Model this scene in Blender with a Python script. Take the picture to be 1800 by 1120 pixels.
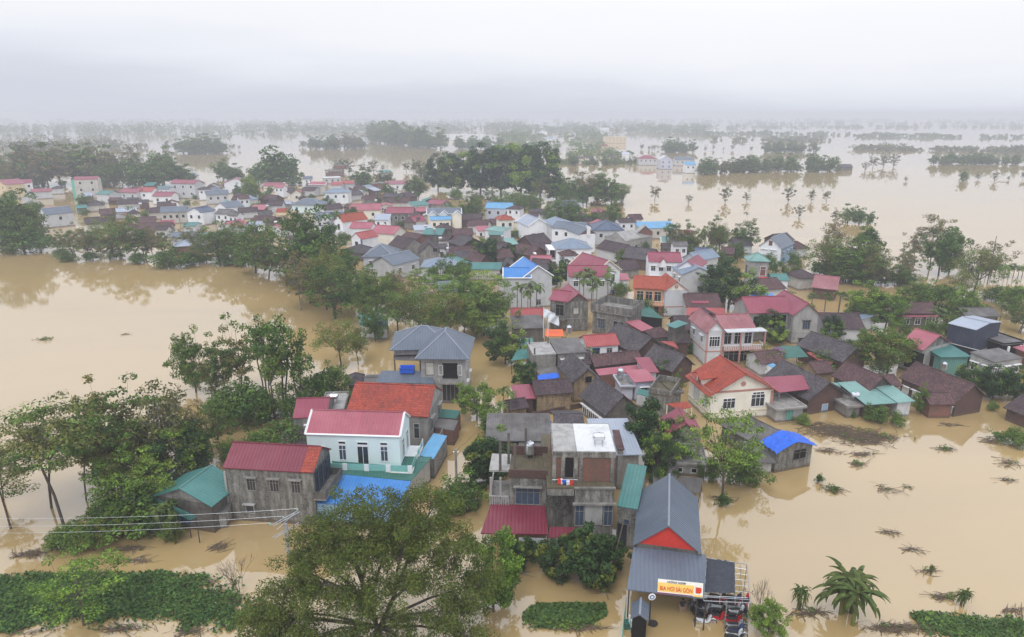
import bpy, math, random
import numpy as np
from mathutils import Vector, Matrix
sc = bpy.context.scene
for o in list(bpy.data.objects): bpy.data.objects.remove(o)
COL = sc.collection
# ---------------------------------------------------------------- camera
CAM_H = 40.0; FOC = 1200.0; HZ = 200.0
PITCH = math.atan((560 - HZ) / FOC)
cd = bpy.data.cameras.new('camera'); cam = bpy.data.objects.new('camera', cd); COL.objects.link(cam)
cd.sensor_width = 36; cd.lens = 24; cd.clip_start = .5; cd.clip_end = 40000
cam.location = (0, 0, CAM_H); cam.rotation_euler = (math.pi/2 - PITCH, 0, 0)
sc.camera = cam
sc.view_settings.view_transform = 'Standard'; sc.view_settings.look = 'None'
sc.view_settings.exposure = EXPO if 'EXPO' in globals() else 0.0
sc.view_settings.gamma = 1.0
try:
    sc.cycles.volume_bounces = 1; sc.cycles.max_bounces = 7; sc.cycles.diffuse_bounces = 3
    sc.cycles.glossy_bounces = 3; sc.cycles.transmission_bounces = 2
except Exception: pass
# ---------------------------------------------------------------- overcast sky and weak sun
SUN_EL, SUN_AZ = math.radians(58), math.radians(200)
wd = bpy.data.worlds.new('World'); sc.world = wd; wd.use_nodes = True
nt = wd.node_tree; N = nt.nodes; LK = nt.links; N.clear()
def nd(tree, t, **k):
    n = tree.nodes.new(t)
    for a, b in k.items(): setattr(n, a, b)
    return n
sky = nd(nt, 'ShaderNodeTexSky', sky_type='NISHITA', sun_disc=False, sun_elevation=SUN_EL, sun_rotation=SUN_AZ)
tc = nd(nt, 'ShaderNodeTexCoord'); sep = nd(nt, 'ShaderNodeSeparateXYZ'); LK.new(tc.outputs['Generated'], sep.inputs[0])
mp = nd(nt, 'ShaderNodeMapping'); mp.inputs['Scale'].default_value = (1.0, 1.0, 7.0); LK.new(tc.outputs['Generated'], mp.inputs[0])
nz = nd(nt, 'ShaderNodeTexNoise'); nz.inputs['Scale'].default_value = 2.3; nz.inputs['Detail'].default_value = 6; nz.inputs['Roughness'].default_value = .5
LK.new(mp.outputs[0], nz.inputs['Vector'])
# height of the cloud sheet's brightening, pushed up and down by the noise and dimmer to the left
ma = nd(nt, 'ShaderNodeMath', operation='MULTIPLY_ADD'); ma.inputs[1].default_value = .11; ma.inputs[2].default_value = -.055; LK.new(nz.outputs[0], ma.inputs[0])
mb = nd(nt, 'ShaderNodeMath', operation='ADD'); LK.new(ma.outputs[0], mb.inputs[0]); LK.new(sep.outputs[2], mb.inputs[1])
mc = nd(nt, 'ShaderNodeMath', operation='MULTIPLY_ADD'); mc.inputs[1].default_value = .055; LK.new(sep.outputs[0], mc.inputs[0]); LK.new(mb.outputs[0], mc.inputs[2])
rp = nd(nt, 'ShaderNodeValToRGB'); LK.new(mc.outputs[0], rp.inputs[0])
els = rp.color_ramp.elements
els[0].position = 0.0; els[0].color = (.66, .70, .79, 1)
els[1].position = 1.0; els[1].color = (1.24, 1.31, 1.45, 1)
for p, c in ((.018, (.70, .735, .82)), (.05, (.83, .865, .94)), (.085, (.93, .945, .99)), (.14, (.98, .985, 1.02)), (.3, (1.17, 1.22, 1.34))):
    e = els.new(p); e.color = (*c, 1)
vm = nd(nt, 'ShaderNodeVectorMath', operation='SCALE'); vm.inputs['Scale'].default_value = 10.0; LK.new(rp.outputs[0], vm.inputs[0])
mx = nd(nt, 'ShaderNodeMix', data_type='RGBA'); mx.inputs[0].default_value = .97
LK.new(sky.outputs[0], mx.inputs[6]); LK.new(vm.outputs[0], mx.inputs[7])
bg = nd(nt, 'ShaderNodeBackground'); bg.inputs[1].default_value = .1; LK.new(mx.outputs[2], bg.inputs[0])
ow = nd(nt, 'ShaderNodeOutputWorld'); LK.new(bg.outputs[0], ow.inputs[0])
sl = bpy.data.lights.new('sun', 'SUN'); sl.energy = 1.4; sl.angle = math.radians(22); sl.color = (1, .985, .96)
so = bpy.data.objects.new('sun', sl); COL.objects.link(so)
so.rotation_euler = (math.pi/2 - SUN_EL, 0, math.pi - SUN_AZ)
# ---------------------------------------------------------------- picture -> place
cp, sp = math.cos(PITCH), math.sin(PITCH)
def W(px, py, z=0.0):
    u = (px - 900) / FOC; v = (py - 560) / FOC
    dx, dy, dz = u, cp - v*sp, -sp - v*cp
    t = (z - CAM_H) / dz
    return Vector((dx*t, dy*t, z))
def zat(px, yb, yt):
    """height of something standing at water pixel (px,yb) whose top is seen at row yt"""
    D = W(px, yb).y; v = (yt - 560) / FOC
    return CAM_H + D * (-sp - v*cp) / (cp - v*sp)
def ppm(py): return cp * (py - HZ) / CAM_H     # pixels per metre at the water level of row py
# ---------------------------------------------------------------- materials
MATS = {}
def mat(key, col, kind='paint', col2=None, rough=.8, sc_=1.0, amt=.25, spec=.3, metal=0.0):
    if key in MATS: return MATS[key]
    m = bpy.data.materials.new(key); m.use_nodes = True; t = m.node_tree; t.nodes.clear()
    out = nd(t, 'ShaderNodeOutputMaterial'); b = nd(t, 'ShaderNodeBsdfPrincipled'); t.links.new(b.outputs[0], out.inputs[0])
    b.inputs['Roughness'].default_value = rough; b.inputs['Specular IOR Level'].default_value = spec; b.inputs['Metallic'].default_value = metal
    g = nd(t, 'ShaderNodeNewGeometry'); uv = nd(t, 'ShaderNodeUVMap')
    c2 = col2 or tuple(c*.5 for c in col)
    def noise(scale, detail=4, vec=None, rg=.55, dist=0.0):
        n = nd(t, 'ShaderNodeTexNoise'); n.inputs['Scale'].default_value = scale; n.inputs['Detail'].default_value = detail
        n.inputs['Roughness'].default_value = rg; n.inputs['Distortion'].default_value = dist
        t.links.new(vec or g.outputs['Position'], n.inputs['Vector']); return n.outputs[0]
    def ramp(src, a, b_, ca=0.0, cb=1.0):
        r = nd(t, 'ShaderNodeMapRange'); r.clamp = True
        for i, x in enumerate((a, b_, ca, cb)): r.inputs[i+1].default_value = x
        t.links.new(src, r.inputs[0]); return r.outputs[0]
    def mix(f, a, b_):
        x = nd(t, 'ShaderNodeMix', data_type='RGBA')
        for i, y in ((0, f), (6, a), (7, b_)):
            if isinstance(y, bpy.types.NodeSocket): t.links.new(y, x.inputs[i])
            else: x.inputs[i].default_value = y if i == 0 else (*y, 1) if len(y) == 3 else y
        return x.outputs[2]
    def mapping(vec, s):
        q = nd(t, 'ShaderNodeMapping'); q.inputs['Scale'].default_value = s; t.links.new(vec, q.inputs[0]); return q.outputs[0]
    def bump(h, st, dist=.05):
        q = nd(t, 'ShaderNodeBump'); q.inputs['Strength'].default_value = st; q.inputs['Distance'].default_value = dist
        t.links.new(h, q.inputs['Height']); t.links.new(q.outputs[0], b.inputs['Normal'])
    def mth(op, a, b_):
        q = nd(t, 'ShaderNodeMath', operation=op)
        for i, y in enumerate((a, b_)):
            if isinstance(y, bpy.types.NodeSocket): t.links.new(y, q.inputs[i])
            else: q.inputs[i].default_value = y
        return q.outputs[0]
    def wet(c):     # soaked, muddy band left by the flood on the foot of a wall
        sz = nd(t, 'ShaderNodeSeparateXYZ'); t.links.new(g.outputs['Position'], sz.inputs[0])
        lv = mth('ADD', sz.outputs[2], mth('MULTIPLY', noise(1.3, 4), -.7))
        return mix(mth('MULTIPLY', ramp(lv, -.12, .12, 1, 0), .75), c, (.12,.085,.05))
    if kind in ('paint', 'conc', 'plaster', 'moss'):
        streak = noise(1.0, 5, mapping(g.outputs['Position'], (1.6*sc_, 1.6*sc_, .28*sc_)), .6)
        blot = noise(.55*sc_, 6, None, .65, .4); fine = noise(4.5*sc_, 5, None, .7)
        lo = {'paint': .52, 'conc': .42, 'plaster': .38, 'moss': .3}[kind]
        f = mth('MULTIPLY', ramp(streak, lo, lo+.28), amt); f2 = mth('MULTIPLY', ramp(blot, .48, .68), amt*1.1)
        c = mix(f, col, c2); c = mix(f2, c, tuple(x*.8 for x in c2)); c = mix(mth('MULTIPLY', ramp(fine, .35, .7), .5*amt), c, tuple(min(1, x*1.25) for x in col))
        c = wet(c); t.links.new(c, b.inputs['Base Color']); bump(fine, .25, .02)
    elif kind == 'brick':
        br = nd(t, 'ShaderNodeTexBrick'); t.links.new(uv.outputs[0], br.inputs['Vector'])
        br.inputs['Scale'].default_value = 1.0; br.inputs['Brick Width'].default_value = .24; br.inputs['Row Height'].default_value = .09; br.inputs['Mortar Size'].default_value = .012
        br.inputs['Color1'].default_value = (*col, 1); br.inputs['Color2'].default_value = (*[x*.65 for x in col], 1); br.inputs['Mortar'].default_value = (*c2, 1)
        c = mix(mth('MULTIPLY', ramp(noise(.6, 6, None, .65), .42, .65), .65), br.outputs[0], tuple(x*.55 for x in c2))
        c = wet(c); t.links.new(c, b.inputs['Base Color']); bump(br.outputs['Fac'], .4, -.02)
    elif kind == 'sheet':       # ribbed metal sheet, ribs run down the slope
        w = nd(t, 'ShaderNodeTexWave', wave_type='BANDS', bands_direction='X', wave_profile='SIN'); w.inputs['Scale'].default_value = .314/ (.36*sc_)
        t.links.new(uv.outputs[0], w.inputs['Vector'])
        lap = nd(t, 'ShaderNodeTexBrick'); lap.inputs['Brick Width'].default_value = 1.05; lap.inputs['Row Height'].default_value = 3.1; lap.inputs['Mortar Size'].default_value = .0
        lap.inputs['Color1'].default_value = (*col, 1); lap.inputs['Color2'].default_value = (*[x*.88 for x in col], 1); lap.inputs['Scale'].default_value = 1; t.links.new(uv.outputs[0], lap.inputs['Vector'])
        dirt = noise(1.0, 5, mapping(uv.outputs[0], (1.7, .3, 1)), .6)
        dirt2 = noise(.35, 6, None, .65)
        c = mix(mth('MULTIPLY', ramp(dirt, .45, .75), amt*1.2), lap.outputs[0], c2); c = mix(mth('MULTIPLY', ramp(dirt2, .42, .66), amt*1.2), c, tuple(min(1, x*1.1+.06) for x in col)); c = mix(mth('MULTIPLY', ramp(noise(2.6, 5, None, .75), .56, .72), amt*.8), c, (.12,.07,.045))
        c = mix(mth('MULTIPLY', ramp(w.outputs['Fac'], .0, .35, 1, 0), .22), c, tuple(x*.45 for x in col))
        t.links.new(c, b.inputs['Base Color']); bump(w.outputs['Fac'], .55, .05)
    elif kind == 'tile':
        w = nd(t, 'ShaderNodeTexWave', wave_type='BANDS', bands_direction='Y', wave_profile='SAW'); w.inputs['Scale'].default_value = .314/(.36*sc_)
        t.links.new(uv.outputs[0], w.inputs['Vector'])
        br = nd(t, 'ShaderNodeTexBrick'); t.links.new(uv.outputs[0], br.inputs['Vector']); br.inputs['Scale'].default_value = 1
        br.inputs['Brick Width'].default_value = .3*sc_; br.inputs['Row Height'].default_value = .36*sc_; br.inputs['Mortar Size'].default_value = .018
        br.inputs['Color1'].default_value = (*col, 1); br.inputs['Color2'].default_value = (*[x*.62 for x in col], 1); br.inputs['Mortar'].default_value = (*[x*.3 for x in col], 1)
        big = noise(.5, 6, None, .7); mid = noise(2.4, 4, None, .7)
        c = mix(mth('MULTIPLY', ramp(mid, .4, .7), amt*1.3), br.outputs[0], c2); c = mix(mth('MULTIPLY', ramp(noise(5, 3, None, .8), .48, .7), amt*.55), c, tuple(min(1, x*2.3+.02) for x in col)); c = mix(mth('MULTIPLY', ramp(noise(1.0, 6, mapping(uv.outputs[0], (1.2, .35, 1)), .7), .5, .66), amt*.6), c, tuple(x*.55 for x in c2)); c = mix(mth('MULTIPLY', ramp(big, .45, .7), amt), c, tuple(x*.7 for x in c2))
        c = mix(mth('MULTIPLY', ramp(w.outputs['Fac'], .78, 1.0), .55), c, tuple(x*.25 for x in col))
        t.links.new(c, b.inputs['Base Color']); bump(w.outputs['Fac'], .6, .06)
    elif kind == 'leaf':
        r = ramp(noise(.45/sc_, 3, None, .6), .35, .65)
        rnd = nd(t, 'ShaderNodeObjectInfo').outputs['Random']; isl = g.outputs['Random Per Island']
        c = mix(r, col, c2); c = mix(mth('MULTIPLY', isl, .85), c, tuple(x*.30 for x in col)); c = mix(mth('MULTIPLY', ramp(rnd, .2, 1), .5), c, (c2[0]*1.05, c2[1]*.8, c2[2]*1.0))
        t.links.new(c, b.inputs['Base Color'])
        tr = nd(t, 'ShaderNodeBsdfTranslucent'); t.links.new(c, tr.inputs[0]); ms = nd(t, 'ShaderNodeMixShader'); ms.inputs[0].default_value = .15; b.inputs['Specular IOR Level'].default_value = .12
        t.links.new(b.outputs[0], ms.inputs[1]); t.links.new(tr.outputs[0], ms.inputs[2]); t.links.new(ms.outputs[0], out.inputs[0])
    elif kind == 'flat':
        c = mix(ramp(noise(3*sc_, 5, None, .7), .4, .7), col, c2); t.links.new(c, b.inputs['Base Color'])
    MATS[key] = m; return m
P_ = lambda k, c, **a: mat(k, c, **a)
# roofs
mat('roof_crimson', (.18,.018,.038), 'sheet', (.13,.02,.035), .38, amt=.25, spec=.5)
mat('roof_magenta', (.255,.04,.07), 'sheet', (.2,.05,.07), .42, amt=.3, spec=.45)
mat('roof_pink', (.37,.10,.13), 'sheet', (.28,.10,.12), .5, amt=.4)
mat('roof_oldpink', (.30,.11,.12), 'sheet', (.17,.10,.10), .6, amt=.7)
mat('roof_red', (.36,.07,.068), 'sheet', (.24,.07,.065), .5, amt=.35)
mat('roof_teal', (.055,.19,.175), 'sheet', (.10,.20,.19), .45, amt=.35)
mat('roof_darkteal', (.03,.13,.105), 'sheet', (.05,.12,.10), .5, amt=.4)
mat('roof_paleteal', (.17,.32,.29), 'sheet', (.14,.22,.2), .5, amt=.5)
mat('roof_blue', (.045,.21,.55), 'sheet', (.06,.2,.42), .45, amt=.3, spec=.45)
mat('roof_skyblue', (.12,.33,.55), 'sheet', (.15,.3,.45), .45, amt=.35)
mat('roof_slate', (.10,.125,.165), 'sheet', (.15,.17,.20), .42, amt=.3, spec=.5)
mat('roof_bluegrey', (.19,.245,.32), 'sheet', (.2,.24,.29), .45, amt=.3)
mat('roof_navy', (.075,.10,.16), 'sheet', (.1,.12,.16), .45, amt=.3)
mat('roof_silver', (.34,.38,.46), 'sheet', (.3,.32,.36), .4, amt=.3)
mat('roof_cement', (.12,.112,.108), 'sheet', (.07,.062,.06), .85, amt=.8, sc_=.6)
mat('tile_orange', (.44,.065,.036), 'tile', (.17,.045,.035), .6, amt=.6)
mat('tile_red', (.44,.07,.038), 'tile', (.2,.05,.035), .6, amt=.5)
mat('tile_scarlet', (.44,.085,.045), 'tile', (.28,.07,.045), .6, amt=.3)
mat('tile_old', (.115,.078,.082), 'tile', (.05,.036,.042), .9, amt=.8, sc_=.8)
mat('tile_brown', (.155,.083,.082), 'tile', (.065,.042,.045), .9, amt=.8, sc_=.8)
mat('tile_grey', (.13,.112,.118), 'tile', (.055,.047,.055), .9, amt=.8, sc_=.8)
# walls
mat('white', (.78,.80,.84), 'paint', (.48,.48,.46), amt=.28)
mat('mint_white', (.68,.80,.80), 'paint', (.5,.56,.55), amt=.15)
mat('cream', (.80,.76,.66), 'paint', (.5,.43,.33), amt=.25)
mat('yellow', (.66,.54,.36), 'paint', (.5,.36,.2), amt=.3)
mat('peach', (.62,.30,.18), 'paint', (.45,.25,.16), amt=.3)
mat('beige', (.52,.50,.46), 'paint', (.3,.27,.23), amt=.45)
mat('palegrey', (.54,.55,.57), 'paint', (.36,.35,.34), amt=.4)
mat('skywall', (.25,.40,.56), 'paint', (.2,.32,.45), amt=.25)
mat('lavender', (.52,.54,.64), 'paint', (.38,.38,.43), amt=.3)
mat('greenwall', (.16,.48,.36), 'paint', (.12,.3,.24), amt=.3)
mat('tealwall', (.13,.30,.26), 'sheet', (.09,.2,.17), amt=.4)
mat('navywall', (.035,.045,.075), 'sheet', (.03,.035,.05), amt=.3)
mat('conc', (.27,.255,.235), 'conc', (.10,.092,.082), amt=.85)
mat('palconc', (.37,.36,.345), 'conc', (.19,.18,.165), amt=.7)
mat('darkconc', (.15,.135,.12), 'plaster', (.055,.05,.045), amt=.9)
mat('mosswall', (.31,.295,.265), 'moss', (.05,.048,.042), amt=1.0, sc_=1.4)
mat('mossfloor', (.14,.11,.075), 'moss', (.07,.065,.035), amt=1.0, sc_=2.2)
mat('ochre', (.36,.26,.155), 'plaster', (.10,.08,.06), amt=.9)
mat('brick', (.27,.085,.055), 'brick', (.20,.15,.125))
mat('oldbrick', (.135,.062,.048), 'brick', (.11,.085,.075))
mat('cream_trim', (.72,.66,.52), 'paint', amt=.2)
mat('white_trim', (.80,.80,.80), 'paint', (.5,.5,.5), amt=.15)
mat('rosetrim', (.45,.24,.20), 'paint', amt=.2)
mat('bluetrim', (.09,.16,.34), 'paint', amt=.2)
mat('glass', (.022,.026,.034), 'flat', (.035,.04,.05), .12, spec=.6)
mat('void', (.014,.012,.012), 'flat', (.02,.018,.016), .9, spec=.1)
mat('shutter', (.055,.085,.13), 'flat', (.035,.05,.08), .5)
mat('wood', (.10,.06,.04), 'flat', (.06,.04,.03), .8)
mat('redpaint', (.62,.045,.03), 'flat', (.52,.04,.03), .5)
mat('darkmetal', (.045,.04,.04), 'flat', (.07,.05,.045), .6)
mat('galv', (.42,.44,.46), 'flat', (.3,.31,.33), .35, metal=.7)
mat('steel', (.72,.74,.77), 'flat', (.6,.62,.66), .22, metal=.85)
mat('tarpblue', (.02,.13,.68), 'flat', (.015,.09,.45), .45, sc_=.5)
mat('tarporange', (.80,.14,.03), 'flat', (.6,.1,.03), .5)
mat('roof_white', (.62,.62,.62), 'paint', (.4,.4,.39), amt=.5)
mat('tarpwhite', (.78,.79,.82), 'flat', (.6,.62,.66), .5)
mat('net', (.038,.042,.055), 'flat', (.06,.065,.08), .85)
mat('tankblue', (.03,.16,.5), 'flat', (.02,.1,.35), .4)
mat('greenglass', (.25,.55,.47), 'flat', (.2,.45,.4), .15, spec=.6)
mat('bark', (.105,.085,.068), 'plaster', (.05,.042,.035), amt=.8, sc_=3)
mat('palebark', (.24,.22,.19), 'plaster', (.12,.1,.085), amt=.8, sc_=3)
mat('deadwood', (.20,.15,.12), 'plaster', (.09,.065,.05), amt=.8, sc_=3)
mat('skin', (.42,.25,.17), 'flat', (.4,.23,.16), .6)
mat('rubber', (.015,.015,.016), 'flat', (.03,.03,.03), .7)
# leaves
mat('leaf_dark', (0.051,0.109,0.024), 'leaf', (0.176,0.305,0.057), .55)
mat('leaf_deep', (0.027,0.066,0.021), 'leaf', (0.075,0.153,0.040), .5)
mat('leaf_mid', (0.079,0.152,0.028), 'leaf', (0.209,0.354,0.055), .55)
mat('leaf_bright', (0.123,0.239,0.030), 'leaf', (0.330,0.517,0.071), .55)
mat('leaf_olive', (0.108,0.131,0.035), 'leaf', (0.281,0.294,0.075), .6)
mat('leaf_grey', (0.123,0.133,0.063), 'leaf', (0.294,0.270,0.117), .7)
mat('leaf_yellow', (0.202,0.217,0.035), 'leaf', (0.196,0.282,0.047), .6)
mat('leaf_hyacinth', (.065,.145,.04), 'leaf', (.11,.2,.05), .45)
mat('frond', (0.066,0.128,0.030), 'leaf', (0.184,0.282,0.055), .5)
mat('banana_leaf', (.07,.13,.03), 'leaf', (.13,.17,.04), .45)
# ---------------------------------------------------------------- mesh helpers
def link(o, parent=None):
    COL.objects.link(o)
    if parent is not None: o.parent = parent
    return o
def root(name, loc, rz=0.0, label='', cat='', group=None, kind=None):
    o = bpy.data.objects.new(name, None); o.empty_display_size = .5; link(o); o.location = loc; o.rotation_euler = (0, 0, rz)
    return tag(o, label, cat, group, kind)
LABELS = []
def tag(o, label='', cat='', group=None, kind=None):
    if label: o['label'] = label
    if cat: o['category'] = cat
    if group: o['group'] = group
    if kind: o['kind'] = kind
    return o
class MB:
    def __init__(s): s.v = []; s.f = []; s.m = []; s.u = []
    def face(s, pts, m=0, uv=None):
        i = len(s.v); pts = [Vector(p) for p in pts]; s.v += [tuple(p) for p in pts]; s.f.append(tuple(range(i, i+len(pts)))); s.m.append(m)
        if uv is None:
            a = pts[0]; e = (pts[1]-a); e = e.normalized() if e.length > 1e-6 else Vector((1,0,0))
            n = e.cross(pts[-1]-a); n = n.normalized() if n.length > 1e-9 else Vector((0,0,1)); w = n.cross(e)
            uv = [((p-a).dot(e), (p-a).dot(w)) for p in pts]
        s.u += uv; return s
    def box(s, x0, x1, y0, y1, z0, z1, m=0, skip=''):
        A = [(x0,y0,z0),(x1,y0,z0),(x1,y1,z0),(x0,y1,z0),(x0,y0,z1),(x1,y0,z1),(x1,y1,z1),(x0,y1,z1)]
        for k, q in (('b',(3,2,1,0)),('t',(4,5,6,7)),('f',(0,1,5,4)),('r',(1,2,6,5)),('k',(2,3,7,6)),('l',(3,0,4,7))):
            if k not in skip: s.face([A[i] for i in q], m)
        return s
    def slab(s, pts, th=.1, m=0, m2=None):
        """pts: top outline anticlockwise from above, starting with the eave edge; thickness downwards"""
        m2 = m if m2 is None else m2
        t = [Vector(p) for p in pts]; d = Vector((0,0,-th)); s.face(t, m); s.face([p+d for p in reversed(t)], m2)
        for i in range(len(t)):
            a, b = t[i], t[(i+1) % len(t)]; s.face([a+d, b+d, b, a], m2)
        return s
    def bar(s, a, b, r, n=5, m=0, r2=None, cap=True):
        a = Vector(a); b = Vector(b); r2 = r if r2 is None else r2; d = b-a
        if d.length < 1e-6: return s
        d.normalize(); e = d.cross(Vector((0,0,1)) if abs(d.z) < .9 else Vector((1,0,0))).normalized(); g = d.cross(e)
        i = len(s.v)
        for p, rr in ((a, r), (b, r2)):
            for k in range(n):
                w = 2*math.pi*k/n; s.v.append(tuple(p + e*(math.cos(w)*rr) + g*(math.sin(w)*rr)))
        for k in range(n):
            s.f.append((i+k, i+(k+1) % n, i+n+(k+1) % n, i+n+k)); s.m.append(m); s.u += [(0,0),(1,0),(1,1),(0,1)]
        if cap:
            s.f.append(tuple(range(i+n, i+2*n))); s.m.append(m); s.u += [(0,0)]*n
            s.f.append(tuple(reversed(range(i, i+n)))); s.m.append(m); s.u += [(0,0)]*n
        return s
    def path(s, pts, r, n=5, m=0, r2=None):
        r2 = r if r2 is None else r2; k = len(pts)-1
        for i in range(k): s.bar(pts[i], pts[i+1], r+(r2-r)*i/k, n, m, r+(r2-r)*(i+1)/k)
        return s
    def lathe(s, prof, c=(0,0,0), n=12, m=0):
        i = len(s.v)
        for r, z in prof:
            for k in range(n):
                w = 2*math.pi*k/n; s.v.append((c[0]+r*math.cos(w), c[1]+r*math.sin(w), c[2]+z))
        for j in range(len(prof)-1):
            for k in range(n):
                a = i+j*n; s.f.append((a+k, a+(k+1) % n, a+n+(k+1) % n, a+n+k)); s.m.append(m); s.u += [(0,0),(1,0),(1,1),(0,1)]
        return s
    def mesh(s, name, mats):
        me = bpy.data.meshes.new(name); me.from_pydata(s.v, [], s.f)
        for x in mats: me.materials.append(MATS[x] if isinstance(x, str) else x)
        me.polygons.foreach_set('material_index', s.m)
        ul = me.uv_layers.new(name='UVMap'); ul.data.foreach_set('uv', np.array(s.u, dtype=np.float32).ravel())
        me.update(); return me
    def build(s, name, mats, parent=None, loc=None, rz=0.0, smooth=False):
        if isinstance(mats, str): mats = [mats]
        o = bpy.data.objects.new(name, s.mesh(name, mats)); link(o, parent)
        if loc is not None: o.location = loc
        if rz: o.rotation_euler = (0, 0, rz)
        if smooth: o.data.polygons.foreach_set('use_smooth', [True]*len(o.data.polygons))
        return o
def children(o): return [c for c in bpy.data.objects if c.parent == o]
# ---------------------------------------------------------------- water and haze
def build_setting():
    m = bpy.data.materials.new('flood_water'); m.use_nodes = True; t = m.node_tree; b = t.nodes['Principled BSDF']
    g = nd(t, 'ShaderNodeNewGeometry')
    b.inputs['Roughness'].default_value = .06; b.inputs['IOR'].default_value = WIOR
    b.inputs['Specular IOR Level'].default_value = .5
    n1 = nd(t, 'ShaderNodeTexNoise'); n1.inputs['Scale'].default_value = .03; n1.inputs['Detail'].default_value = 4; t.links.new(g.outputs['Position'], n1.inputs['Vector'])
    x = nd(t, 'ShaderNodeMix', data_type='RGBA'); t.links.new(n1.outputs[0], x.inputs[0])
    x.inputs[6].default_value = (*WC1, 1); x.inputs[7].default_value = (*WC2, 1); t.links.new(x.outputs[2], b.inputs['Base Color'])
    # ripples: fine and weak
    q = nd(t, 'ShaderNodeMapping'); q.inputs['Scale'].default_value = (1, 1, 1); t.links.new(g.outputs['Position'], q.inputs[0])
    n2 = nd(t, 'ShaderNodeTexNoise'); n2.inputs['Scale'].default_value = .9; n2.inputs['Detail'].default_value = 3; t.links.new(q.outputs[0], n2.inputs['Vector'])
    n3 = nd(t, 'ShaderNodeTexNoise'); n3.inputs['Scale'].default_value = .12; n3.inputs['Detail'].default_value = 3; t.links.new(g.outputs['Position'], n3.inputs['Vector'])
    # calm and ruffled patches drawn out along the current
    q4 = nd(t, 'ShaderNodeMapping'); q4.inputs['Scale'].default_value = (.012, .05, 1); q4.inputs['Rotation'].default_value = (0, 0, .35); t.links.new(g.outputs['Position'], q4.inputs[0])
    n4 = nd(t, 'ShaderNodeTexNoise'); n4.inputs['Scale'].default_value = 1.0; n4.inputs['Detail'].default_value = 6; n4.inputs['Distortion'].default_value = .6; t.links.new(q4.outputs[0], n4.inputs['Vector'])
    r4 = nd(t, 'ShaderNodeMapRange'); r4.inputs[1].default_value = .35; r4.inputs[2].default_value = .7; r4.inputs[3].default_value = .008; r4.inputs[4].default_value = .05; t.links.new(n4.outputs[0], r4.inputs[0]); t.links.new(r4.outputs[0], b.inputs['Roughness'])
    x4 = nd(t, 'ShaderNodeMix', data_type='RGBA'); x4.inputs[7].default_value = (.33, .24, .125, 1); r5 = nd(t, 'ShaderNodeMapRange'); r5.inputs[1].default_value = .45; r5.inputs[2].default_value = .75; r5.inputs[4].default_value = .6; t.links.new(n4.outputs[0], r5.inputs[0]); t.links.new(r5.outputs[0], x4.inputs[0]); t.links.new(x.outputs[2], x4.inputs[6]); t.links.new(x4.outputs[2], b.inputs['Base Color'])
    a = nd(t, 'ShaderNodeMath', operation='MULTIPLY'); t.links.new(n2.outputs[0], a.inputs[0]); t.links.new(n3.outputs[0], a.inputs[1])
    bp = nd(t, 'ShaderNodeBump'); bp.inputs['Strength'].default_value = 1.0; bp.inputs['Distance'].default_value = .016; t.links.new(a.outputs[0], bp.inputs['Height']); t.links.new(bp.outputs[0], b.inputs['Normal'])
    MATS['water'] = m
    mb = MB(); R = 9000.0; n = 12
    for i in range(n):
        for j in range(n):
            x0 = -R + 2*R*i/n; y0 = -R*.3 + 1.6*R*j/n; mb.face([(x0,y0,0),(x0+2*R/n,y0,0),(x0+2*R/n,y0+1.6*R/n,0),(x0,y0+1.6*R/n,0)])
    o = mb.build('flood_water', 'water'); tag(o, 'still muddy brown flood water covering the whole plain', 'water', kind='structure')
    # damp air
    mb = MB().box(-8800, 8800, -2600, 11400, -2.0, 46.0); o = mb.build('haze', []) ; tag(o, 'pale damp mist hanging over the flooded plain', 'haze', kind='stuff')
    hm = bpy.data.materials.new('haze_air'); hm.use_nodes = True; t = hm.node_tree; t.nodes.clear()
    ou = nd(t, 'ShaderNodeOutputMaterial'); pv = nd(t, 'ShaderNodeVolumePrincipled'); pv.inputs['Density'].default_value = HAZE
    pv.inputs['Color'].default_value = (*HCOL, 1); pv.inputs['Anisotropy'].default_value = HANI; t.links.new(pv.outputs[0], ou.inputs['Volume'])
    o.data.materials.append(hm)
WIOR = 2.2; WC1 = (.41,.285,.125); WC2 = (.445,.31,.138)
HAZE = .00062; HCOL = (.71,.745,.83); HANI = .1
build_setting()
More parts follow.
